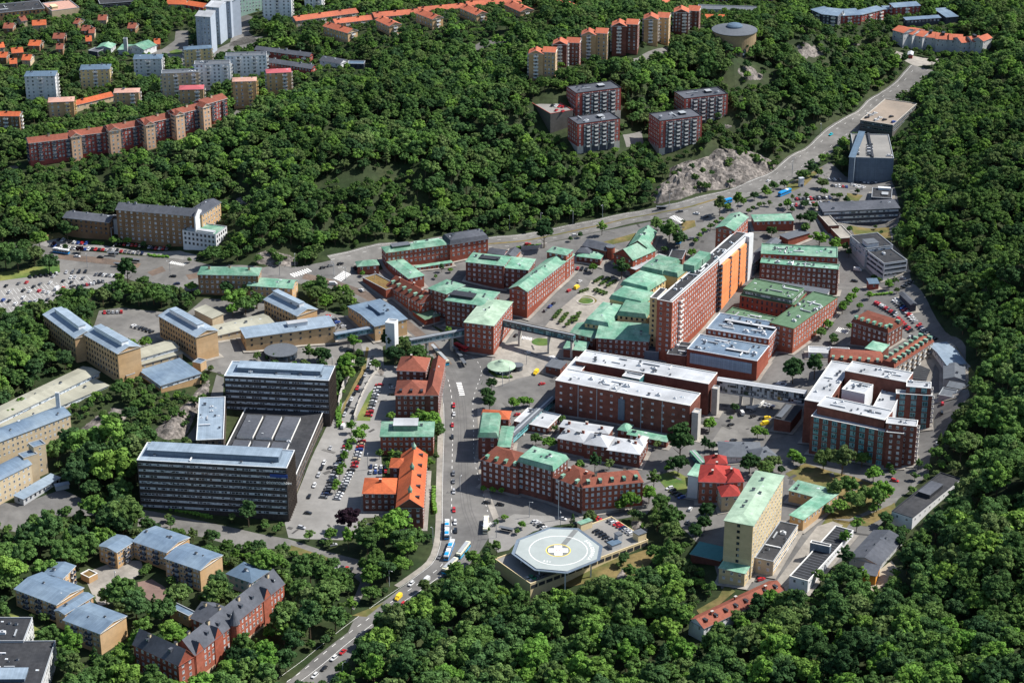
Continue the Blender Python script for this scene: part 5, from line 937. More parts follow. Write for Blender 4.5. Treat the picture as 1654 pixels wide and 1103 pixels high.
# squares, gardens, lawns
area('garden_square', 'paving', [(950,453),(1003,448),(992,470),(985,500),(960,530),(915,538),(880,528),(898,505),(925,480),(940,462)], .07)
area('garden_square', 'paving', [(800,560),(850,548),(905,540),(930,548),(905,575),(880,600),(835,612),(800,625),(790,610),(792,590)], .07)
area('ward_street', 'asphalt', [(930,440),(958,445),(950,462),(925,482),(898,506),(870,524),(840,524),(870,500),(905,478),(935,458)], .085)
area('square_lawn', 'lawn', [(858,551),(866,546),(880,546),(892,550),(888,557),(872,559),(860,556)], .12, sm=2)
area('square_lawn', 'dry_grass', [(936,482),(945,477),(958,480),(966,486),(958,491),(942,489)], .12, sm=1)
area('helipad_square', 'asphalt_pale', [(786,838),(800,846),(830,830),(880,833),(960,833),(945,842),(900,848),(862,858),(838,872),(822,888),(804,892),(790,876)], .10)
area('forest_yard', 'gravel_path', [(1030,1018),(1052,1014),(1056,1026),(1036,1034)], .06)
area('bus_loop', 'asphalt', [(775,620),(800,628),(850,622),(885,600),(905,596),(900,612),(860,640),(845,655),(820,662),(776,650)], .09)
area('entrance_forecourt', 'asphalt_light', [(1165,690),(1225,665),(1240,650),(1260,660),(1300,680),(1290,700),(1230,712),(1180,730),(1150,745),(1135,735)], .08)
for pts, m_ in (([(972,392),(1045,371),(1040,384),(985,396)],'dry_grass'), ([(1100,358),(1122,356),(1124,366),(1102,374)],'dry_grass'), ([(1058,768),(1090,760),(1112,772),(1108,800),(1085,800)],'lawn'),
    ([(1268,765),(1300,748),(1345,762),(1380,770),(1440,792),(1448,825),(1400,850),(1345,842),(1335,800),(1300,788)],'dry_grass'), ([(1325,850),(1340,830),(1400,838),(1372,846),(1352,872),(1300,922),(1268,940),(1262,930),(1300,880)],'dry_grass'),
    ([(890,942),(930,925),(1045,887),(1064,884),(1050,910),(1035,925),(1015,945),(960,938),(920,948)],'dry_grass'), ([(1125,985),(1160,965),(1172,943),(1188,955),(1160,978),(1130,992)],'dry_grass'),
    ([(568,994),(622,972),(592,996)],'dry_grass'), ([(574,679),(596,635),(603,628),(601,655),(598,680)],'lawn'), ([(583,600),(592,560),(596,562),(590,600),(560,650),(548,690),(545,680),(556,650)],'dry_grass'),
    ([(0,440),(50,432),(96,428),(97,439),(60,446),(0,454)],'lawn'), ([(62,380),(95,376),(110,384),(90,386),(66,392)],'dry_grass'), ([(1340,345),(1355,340),(1352,352)],'lawn'), ([(1372,364),(1436,366),(1440,392),(1420,384),(1380,380)],'dry_grass'),
    ([(1368,312),(1394,316),(1386,326),(1368,322)],'dry_grass'), ([(1500,560),(1545,560),(1578,605),(1560,630),(1556,610)],'dry_grass'), ([(12,990),(30,995),(70,1020),(68,1040),(30,1010)],'lawn'), ([(470,880),(530,900),(536,920),(520,905),(465,892)],'dry_grass'), ([(1270,300),(1300,284),(1330,270),(1300,300),(1275,312)],'dry_grass')):
    area('dry_meadow' if m_ == 'dry_grass' else 'lawn', m_, pts, .11)
area('shed_path', 'paving', [(1253,940),(1320,850),(1345,842),(1362,848),(1330,880),(1272,952)], .13)
area('nursery_path', 'asphalt_light', [(1372,842),(1400,832),(1440,815),(1470,790),(1480,760),(1470,755),(1440,800),(1400,826),(1372,838),(1345,838)], .13)
area('ward_turning_place', 'asphalt_light', [(1430,770),(1445,760),(1475,762),(1470,790),(1440,806),(1436,790)], .14)
area('building_yard', 'gravel_path', [(1395,940),(1415,925),(1440,905),(1450,920),(1430,945),(1410,955)], .08)
# rock outcrops: fine uneven sheets standing proud of the slope
ROCKS = []
def rock(pts, h=3.0, name='rock_outcrop', clear=True):
    w_ = [ground(p) for p in pts]
    if area2(w_) < 0: w_ = w_[::-1]
    x0, y0, x1, y1 = bbox(w_); st = 2.2; nx_, ny_ = int((x1-x0)/st)+3, int((y1-y0)/st)+3; mb = MB()
    def ins(x, y):
        c = False; j = len(w_)-1; dmin = 1e9
        for i in range(len(w_)):
            a, b = w_[i], w_[j]
            if (a[1] > y) != (b[1] > y) and x < (b[0]-a[0])*(y-a[1])/(b[1]-a[1])+a[0]: c = not c
            ex, ey = b[0]-a[0], b[1]-a[1]; t = max(0, min(1, ((x-a[0])*ex+(y-a[1])*ey)/(ex*ex+ey*ey+1e-9))); dmin = min(dmin, math.hypot(x-a[0]-ex*t, y-a[1]-ey*t)); j = i
        return dmin if c else -dmin
    P = {}
    for i in range(nx_):
        for j in range(ny_):
            x, y = x0-st+i*st, y0-st+j*st; d = ins(x, y); e = max(0.0, min(1.0, d/7.0))
            f = noise.fractal(Vector((x*.05, y*.05, 3.1)), 0.8, 2.2, 5)
            z = zt(x, y) - .6 + (e*h*(.25+.55*abs(noise.noise(Vector((x*.09, y*.05, 0)))) + .5*abs(f)) + (2.6*noise.ridged_multi_fractal(Vector((x*.12+y*.06, y*.24, 1)), .9, 2.2, 5, 1.0, 2.0)*e - 1.6*e)*min(1, h/4))
            P[i, j] = (x, y, z, d)
    for i in range(nx_-1):
        for j in range(ny_-1):
            q = [P[i, j], P[i+1, j], P[i+1, j+1], P[i, j+1]]
            if max(a[3] for a in q) > -1: mb.face([a[:3] for a in q], 'rock')
    tag(mb.build(name), kind='structure')
    if clear: CLEAR.append(w_); ROCKS.append(w_)
rock([(1060,331),(1048,320),(1060,300),(1078,290),(1080,272),(1100,262),(1140,252),(1165,238),(1200,238),(1230,248),(1258,266),(1246,280),(1200,300),(1150,308),(1100,324)], 7)
rock([(410,410),(432,402),(460,408),(484,414),(486,430),(440,433),(412,428)], 3.5)
rock([(545,290),(575,280),(600,284),(640,273),(662,278),(655,284),(610,291),(570,296)], 1.0)
rock([(515,300),(545,296),(552,303),(520,308)], 1.0)
rock([(122,696),(150,672),(180,655),(212,660),(206,690),(186,708),(150,706)], 3)
rock([(242,700),(262,680),(300,648),(322,622),(342,606),(340,636),(318,672),(300,710),(270,714)], 6)
rock([(1180,112),(1210,102),(1240,120),(1236,132),(1200,138)], 1.5); rock([(1278,72),(1300,62),(1330,78),(1340,92),(1300,104),(1290,96)], 1.5); rock([(1350,62),(1385,66),(1405,78),(1380,78)], 1.2)
rock([(1290,100),(1312,104),(1300,112),(1286,108)], 1.2); rock([(1236,108),(1258,112),(1250,120),(1236,116)], 1.2); rock([(1165,142),(1190,134),(1200,142),(1175,150)], 1.2); rock([(1140,180),(1180,196),(1200,214),(1170,212)], 1.5)
rock([(184,100),(202,98),(220,104),(200,108)], 1.5); rock([(92,124),(112,122),(112,130),(96,132)], 1.2); rock([(10,680),(30,660),(60,640),(70,655),(30,690)], 1.2)
rock([(985,935),(1000,912),(1018,912),(1024,930),(1010,945)], 2.0); rock([(1015,840),(1040,838),(1052,856),(1040,866),(1020,856)], 4, clear=True); rock([(605,596),(622,590),(626,604),(612,614)], 3); rock([(258,842),(285,838),(300,848),(275,856)], 2)
rock([(370,318),(395,312),(420,330),(400,336),(372,330)], 1.2); rock([(165,285),(182,283),(180,298),(168,296)], 1.2); rock([(0,262),(40,264),(40,276),(0,278)], 1.2)
# ------------------------------------------------------------ pavements round the buildings and asphalt repairs
PAVED = CLEAR[:1] + CLEAR[4:7]
def in_paved(x, y):
    for w_ in PAVED:
        c = False; j = len(w_)-1
        for i in range(len(w_)):
            a, b = w_[i], w_[j]
            if (a[1] > y) != (b[1] > y) and x < (b[0]-a[0])*(y-a[1])/(b[1]-a[1])+a[0]: c = not c
            j = i
        if c: return True
    return False
mb = MB(); n_ap = 0
for P in FOOT:
    cx, cy = sum(p[0] for p in P)/len(P), sum(p[1] for p in P)/len(P)
    if len(P) != 4 or not in_paved(cx, cy): continue
    u = Vector((P[1][0]-P[0][0], P[1][1]-P[0][1])); v = Vector((P[3][0]-P[0][0], P[3][1]-P[0][1])); u.normalize(); v.normalize(); e = 2.3
    Q = [(P[0][0]-(u.x+v.x)*e, P[0][1]-(u.y+v.y)*e), (P[1][0]+(u.x-v.x)*e, P[1][1]+(u.y-v.y)*e), (P[2][0]+(u.x+v.x)*e, P[2][1]+(u.y+v.y)*e), (P[3][0]+(v.x-u.x)*e, P[3][1]+(v.y-u.y)*e)]
    drape_to(mb, Q, 'paving', .17+.004*n_ap); n_ap += 1
tag(mb.build('pavement'), kind='structure')
mb = MB(); rp = random.Random(21); done = 0; w_ = CLEAR[0]; x0, y0, x1, y1 = bbox(w_)
for _ in range(4000):
    if done >= 150: break
    x, y = rp.uniform(-230, 260), rp.uniform(880, 1600)
    if not in_paved(x, y): continue
    if any(min(p[0] for p in P)-4 < x < max(p[0] for p in P)+4 and min(p[1] for p in P)-4 < y < max(p[1] for p in P)+4 for P in FOOT): continue
    a = rp.uniform(0, 3.14); l, w2 = rp.uniform(2, 9), rp.uniform(.8, 2.6); c, s = math.cos(a), math.sin(a)
    drape_to(mb, [(x+c*i*l-s*j*w2, y+s*i*l+c*j*w2) for i, j in ((-.5, -.5), (.5, -.5), (.5, .5), (-.5, .5))], rp.choice(('asphalt_dark', 'asphalt_light', 'asphalt_dark')), .156+.0001*done); done += 1
tag(mb.build('asphalt_repairs'), kind='structure')
# ------------------------------------------------------------ trees
def leaf_mat(name, stops, rnd_scale=0.012):
    m = bpy.data.materials.new(name); m.use_nodes = True; N = m.node_tree.nodes; L = m.node_tree.links; N.remove(N['Principled BSDF']); out = N['Material Output']
    oi = N.new('ShaderNodeObjectInfo'); cr = N.new('ShaderNodeValToRGB'); e = cr.color_ramp.elements
    e[0].position = stops[0][0]; e[0].color = (*stops[0][1], 1); e[1].position = stops[-1][0]; e[1].color = (*stops[-1][1], 1)
    for p, c in stops[1:-1]: q = e.new(p); q.color = (*c, 1)
    L.new(oi.outputs['Random'], cr.inputs[0])
    at = N.new('ShaderNodeAttribute'); at.attribute_name = 'tint'; geo = N.new('ShaderNodeNewGeometry')
    nz = N.new('ShaderNodeTexNoise'); nz.inputs['Scale'].default_value = rnd_scale; nz.inputs['Detail'].default_value = 2; L.new(geo.outputs['Position'], nz.inputs['Vector'])
    mr = N.new('ShaderNodeMapRange'); mr.inputs[1].default_value = .35; mr.inputs[2].default_value = .65; mr.inputs[3].default_value = .84; mr.inputs[4].default_value = 1.18; L.new(nz.outputs['Fac'], mr.inputs[0])
    m1 = N.new('ShaderNodeMath'); m1.operation = 'MULTIPLY'; L.new(at.outputs['Fac'], m1.inputs[0]); L.new(mr.outputs[0], m1.inputs[1])
    vm = N.new('ShaderNodeVectorMath'); vm.operation = 'SCALE'; L.new(cr.outputs[0], vm.inputs[0]); L.new(m1.outputs[0], vm.inputs['Scale'])
    d = N.new('ShaderNodeBsdfDiffuse'); t = N.new('ShaderNodeBsdfTranslucent'); mx = N.new('ShaderNodeMixShader'); mx.inputs[0].default_value = .28
    L.new(vm.outputs[0], d.inputs[0]); L.new(vm.outputs[0], t.inputs[0]); L.new(d.outputs[0], mx.inputs[1]); L.new(t.outputs[0], mx.inputs[2]); L.new(mx.outputs[0], out.inputs[0])
    MATS[name] = m
leaf_mat('leaf', [(0, (.056, .110, .046)), (.3, (.079, .150, .046)), (.55, (.098, .178, .048)), (.72, (.120, .170, .064)), (.88, (.116, .222, .050)), (1, (.168, .285, .058))])
leaf_mat('leaf_light', [(0, (.100, .215, .042)), (1, (.150, .285, .054))])
leaf_mat('leaf_dark', [(0, (.036, .078, .034)), (1, (.054, .110, .038))])
leaf_mat('leaf_purple', [(0, (.020, .012, .020)), (1, (.030, .018, .026))])
def crown_np(seed, kind='broad', n_clump=46, leaves=46, R=6.0, Ht=13.0, rr_=(.17, .32), flat=1.0):
    rg = np.random.default_rng(seed)
    V, F, T = [], [], []; nv = 0
    base = Ht*0.22 if kind != 'pine' else Ht*.25
    cz = (base+Ht)/2; rz = (Ht-base)/2
    cl = []
    tries = 0
    lob = rg.uniform(0, 6.28, 3); 
    while len(cl) < n_clump and tries < 9000:
        tries += 1
        d = rg.normal(size=3); d /= np.linalg.norm(d)
        if d[2] < -.55: continue
        rr = rg.uniform(.42, .92) if len(cl) > n_clump*.25 else rg.uniform(.1, .5)
        az = math.atan2(d[1], d[0]); f = 1 + .16*math.sin(2*az+lob[0]) + .12*math.sin(3*az+lob[1])
        if kind == 'spire':
            h = rg.uniform(0, 1)**.8; zz = base + h*(Ht-base)*.96; rad = R*(1-h)**.75*rg.uniform(.35, 1.0); a = rg.uniform(0, 6.28); p = np.array([rad*math.cos(a), rad*math.sin(a), zz]); r = R*.20*(1.25-h*.8)
        else:
            p = np.array([d[0]*R*rr*f, d[1]*R*rr*f, cz + d[2]*rz*rr*(1.0 if d[2] > 0 else .8)]); r = rg.uniform(*rr_)*R
        if all(np.linalg.norm(p-q) > .50*(r+s) for q, s in cl): cl.append((p, r))
    for p, r in cl:
        tint = rg.uniform(.72, 1.28)
        # uneven opaque heart of the clump
        bm = bmesh.new(); bmesh.ops.create_icosphere(bm, subdivisions=1, radius=r*.80)
        vs_ = np.array([v.co[:] for v in bm.verts]); fs = [[v.index for v in f_.verts] for f_ in bm.faces]; bm.free()
        vs_ = vs_*(1+rg.uniform(-.22, .18, (len(vs_), 1)))*np.array([1, 1, .8]) + p
        V.append(vs_); F += [[i+nv for i in f_] for f_ in fs]; T += [tint*.85]*len(fs); nv += len(vs_)
        n = int(leaves*(r/(R*.22))**1.5)+6
        d = rg.normal(size=(n, 3)); d /= np.linalg.norm(d, axis=1, keepdims=True); d[:, 2] = np.where(d[:, 2] < -.3, -d[:, 2]*.6, d[:, 2])
        d /= np.linalg.norm(d, axis=1, keepdims=True)
        c = p + d*r*rg.uniform(.78, 1.12, (n, 1))*np.array([1, 1, .82])
        nr = d + rg.normal(size=(n, 3))*.42 + np.array([0, 0, .25]); nr /= np.linalg.norm(nr, axis=1, keepdims=True)
        t1 = np.cross(nr, rg.normal(size=(n, 3))); t1 /= np.linalg.norm(t1, axis=1, keepdims=True); t2 = np.cross(nr, t1)
        s = rg.uniform(.26, .54, (n, 1))*R/6.0
        q = np.stack([c-t1*s-t2*s*.7, c+t1*s-t2*s*.7, c+t1*s*.8+t2*s*.9, c-t1*s*.8+t2*s*.9], 1).reshape(-1, 3)
        V.append(q); F += [[nv+4*i, nv+4*i+1, nv+4*i+2, nv+4*i+3] for i in range(n)]; T += (tint*rg.uniform(.8, 1.2, n)).tolist(); nv += 4*n
    return np.concatenate(V), F, T, base
def trunk_geo(Ht, base, r=.35):
    V, F = [], []; top = base + (Ht-base)*.45
    def tube(a, b, r0, r1, n=6):
        o = len(V); a, b = Vector(a), Vector(b); ax_ = (b-a).normalized(); s = ax_.orthogonal().normalized(); t = ax_.cross(s)
        for c, rr in ((a, r0), (b, r1)):
            for i in range(n): V.append(tuple(c + (s*math.cos(i*6.283/n) + t*math.sin(i*6.283/n))*rr))
        for i in range(n): F.append((o+i, o+(i+1) % n, o+n+(i+1) % n, o+n+i))
    tube((0, 0, -.8), (0, 0, base*1.0), r, r*.75); tube((0, 0, base), (.2, .1, top), r*.75, r*.35)
    for i in range(4):
        a = i*1.7+.4; h = base*(.9+.25*i); tube((0, 0, h), (2.6*math.cos(a), 2.6*math.sin(a), h+2.4), r*.4, r*.15, 5)
    return V, F
def tree_mesh(seed, leafm, kind='broad', parts='both', **kw):
    v, f, t, base = crown_np(seed, kind, **kw); Ht = kw.get('Ht', 13.0); V, F, T, MI = [], [], [], []
    if parts in ('both', 'crown'): V = v.tolist(); F = [tuple(a) for a in f]; T = list(t); MI = [0]*len(F)
    if parts in ('both', 'trunk'):
        tv, tf = trunk_geo(Ht, base); o = len(V); V += tv; F += [tuple(i+o for i in a) for a in tf]; T += [1.0]*len(tf); MI += [1 if parts == 'both' else 0]*len(tf)
    me = bpy.data.meshes.new('crown' if parts != 'trunk' else 'trunk'); me.from_pydata(V, [], F)
    if parts != 'trunk': me.materials.append(MATS[leafm])
    if parts != 'crown': me.materials.append(MATS['bark'])
    me.polygons.foreach_set('material_index', MI)
    a = me.attributes.new('tint', 'FLOAT', 'FACE'); a.data.foreach_set('value', T)
    return me
KINDS = [dict(seed=21, kind='broad', n_clump=95, leaves=62, rr_=(.11, .21), Ht=13), dict(seed=22, kind='broad', n_clump=80, leaves=60, rr_=(.12, .24), Ht=16, R=5.0), dict(seed=23, kind='broad', n_clump=34, leaves=40, rr_=(.14, .26), Ht=12, R=5.4), dict(seed=11, kind='broad'), dict(seed=12, kind='broad', n_clump=38, Ht=11.5), dict(seed=13, kind='broad', n_clump=54, Ht=14), dict(seed=14, kind='broad', n_clump=42, Ht=12), dict(seed=15, kind='broad', n_clump=60, Ht=15, R=5.6), dict(seed=16, kind='spire', n_clump=60, leaves=26, R=3.6, Ht=15), dict(seed=17, kind='broad', n_clump=30, R=6.2, Ht=12)]
WHOLE = [tree_mesh(leafm='leaf', **kd) for kd in KINDS]
CROWN = [tree_mesh(leafm='leaf', parts='crown', **kd) for kd in KINDS]; TRUNK = [tree_mesh(leafm='leaf', parts='trunk', **kd) for kd in KINDS]
def recolour(me, mn): m2 = me.copy(); m2.materials[0] = MATS[mn]; return m2
CR = {'m': CROWN, 'l': [recolour(c, 'leaf_light') for c in CROWN], 'd': [recolour(c, 'leaf_dark') for c in CROWN], 'p': [recolour(c, 'leaf_purple') for c in CROWN]}
def inpoly(x, y, w_):
    c = False; j = len(w_)-1
    for i in range(len(w_)):
        a, b = w_[i], w_[j]
        if (a[1] > y) != (b[1] > y) and x < (b[0]-a[0])*(y-a[1])/(b[1]-a[1])+a[0]: c = not c
        j = i
    return c
# clearance raster, 2 m cells
RX0, RY0, RS = -860.0, 660.0, 2.0; RNX, RNY = 860, 960
blocked = np.zeros((RNX, RNY), bool)
XX, YY = np.meshgrid(RX0 + (np.arange(RNX)+.5)*RS, RY0 + (np.arange(RNY)+.5)*RS, indexing='ij')
def raster(poly, grow):
    x0, y0, x1, y1 = bbox(poly); i0, i1 = max(0, int((x0-grow-RX0)/RS)), min(RNX, int((x1+grow-RX0)/RS)+2); j0, j1 = max(0, int((y0-grow-RY0)/RS)), min(RNY, int((y1+grow-RY0)/RS)+2)
    if i1 <= i0 or j1 <= j0: return
    X, Y = XX[i0:i1, j0:j1], YY[i0:i1, j0:j1]; c = np.zeros(X.shape, bool); D = np.full(X.shape, 1e9)
    for i in range(len(poly)):
        a, b = poly[i], poly[i-1]
        if a[1] != b[1]: c ^= ((a[1] > Y) != (b[1] > Y)) & (X < (b[0]-a[0])*(Y-a[1])/(b[1]-a[1])+a[0])
        ex, ey = b[0]-a[0], b[1]-a[1]; t = np.clip(((X-a[0])*ex+(Y-a[1])*ey)/(ex*ex+ey*ey+1e-9), 0, 1); D = np.minimum(D, np.hypot(X-a[0]-ex*t, Y-a[1]-ey*t))
    blocked[i0:i1, j0:j1] |= c | (D < grow)
for p in CLEAR: raster(p, 1.0)
for p in FOOT: raster(p, 4.2)
hard = blocked.copy()
for p in ROCKS:
    for f in (5, 10, 15): raster([(x, y-f) for x, y in p], .5)
for p in CLEAR: raster(p, 1.9)
#                    # gardens in front of low houses carry only low growth
for B in BL:
    for g in B.geo:
        P = [(p.x, p.y) for p in g['P']]; cy_ = sum(p[1] for p in P)/4; cx_ = sum(p[0] for p in P)/4; dep = (CAMZ-g['z0'])/math.hypot(cx_, cy_)
        low = max(0.0, (13.5 - (.62 if cy_ < 1300 else .40)*(g['zr']-g['z0']))/dep); l_ = math.hypot(cx_, cy_); dx, dy = -cx_/l_*low, -cy_/l_*low
        if low < 4: continue
        for f in (.33, .66, 1.0): raster([(x+dx*f, y+dy*f) for x, y in P], 3.0)
keep_ = blocked.copy(); blocked[:] = False
for p in CLEAR:
    for f in (7, 14, 21): raster([(x, y-f) for x, y in p], .5)
midg = blocked & ~keep_; blocked = keep_
def is_mid(x, y):
    i, j = int((x-RX0)/RS), int((y-RY0)/RS)
    return 0 <= i < RNX and 0 <= j < RNY and bool(midg[i, j])
def is_hard(x, y):
    i, j = int((x-RX0)/RS), int((y-RY0)/RS)
    return not (0 <= i < RNX and 0 <= j < RNY) or bool(hard[i, j])
def is_blocked(x, y):
    i, j = int((x-RX0)/RS), int((y-RY0)/RS)
    return not (0 <= i < RNX and 0 <= j < RNY) or bool(blocked[i, j])
rt_ = random.Random(5)
wild = []
y = 690.0
sp = 11.0
row = 0
while y < 2370:
    hw_ = 830*(y+60)/3500*1.04 + 130
    x = -hw_ + (row % 2)*sp*.5
    while x < hw_:
        X, Y = x + rt_.uniform(-.38, .38)*sp, y + rt_.uniform(-.38, .38)*sp
        if not is_blocked(X, Y):
            nz = noise.noise(Vector((X*.012, Y*.012, 0)))
            if rt_.random() < .965:
                s = rt_.uniform(.70, 1.15)*(1.0 + .28*nz)*(sp/8.6)**1.1
                if is_blocked(X+6*s, Y) or is_blocked(X-6*s, Y) or is_blocked(X, Y-6*s): s *= .78
                if is_mid(X, Y): s = min(s, rt_.uniform(.5, .72))
                kd = rt_.choices(range(10), (6, 5, 3, 3, 2.5, 3, 3, 2.5, 1.6 + max(0, 4*nz), 3))[0]
                wild.append((X, Y, zt(X, Y), s, kd))
        x += sp
    y += sp*.88; row += 1; sp = 11.0 if y < 1080 else (9.2 if y < 1300 else 7.6)
for w_ in ROCKS:                          # bushes rooted in the clefts of the rock
    x0, y0, x1, y1 = bbox(w_); n = int(abs(area2(w_))/2/26)
    for _ in range(n):
        X, Y = rt_.uniform(x0, x1), rt_.uniform(y0, y1)
        if inpoly(X, Y, w_) and noise.noise(Vector((X*.05, Y*.05, 9))) > -.12: wild.append((X, Y, zt(X, Y)+.6, rt_.uniform(.2, .6), rt_.choice((0, 2, 3, 4, 5))))
occ = np.zeros((RNX, RNY), bool)
for w_ in wild:
    rr = 3.6*w_[3]+.8; i0, i1 = int((w_[0]-rr-RX0)/RS), int((w_[0]+rr-RX0)/RS)+1; j0, j1 = int((w_[1]-rr-RY0)/RS), int((w_[1]+rr-RY0)/RS)+1
    occ[max(i0, 0):i1, max(j0, 0):j1] = True
y = 780.0
while y < 2420:
    hw_ = 830*(y+60)/3500*1.04 + 30; x = -hw_
    while x < hw_:
        X, Y = x + rt_.uniform(-2, 2), y + rt_.uniform(-2, 2)
        if not is_hard(X, Y) and (is_blocked(X, Y) or not occ[int((X-RX0)/RS), int((Y-RY0)/RS)]) and not is_hard(X+1.3, Y) and not is_hard(X-1.3, Y) and not is_hard(X, Y-1.3) and rt_.random() < .95: wild.append((X, Y, zt(X, Y), rt_.uniform(.25, .46), rt_.choice((0, 2, 3, 4, 5))))
        x += 5.0
    y += 4.6
def spot(tt, x, y, r):                    # tree standing so that its crown centre is seen at the surveyed spot
    p = px((x, y), tt); z = 5
    for _ in range(5):
        q = at_z(p, z); z = zt(*q) + r*1.15
    dist = math.hypot(q[1], CAMZ)
    return q
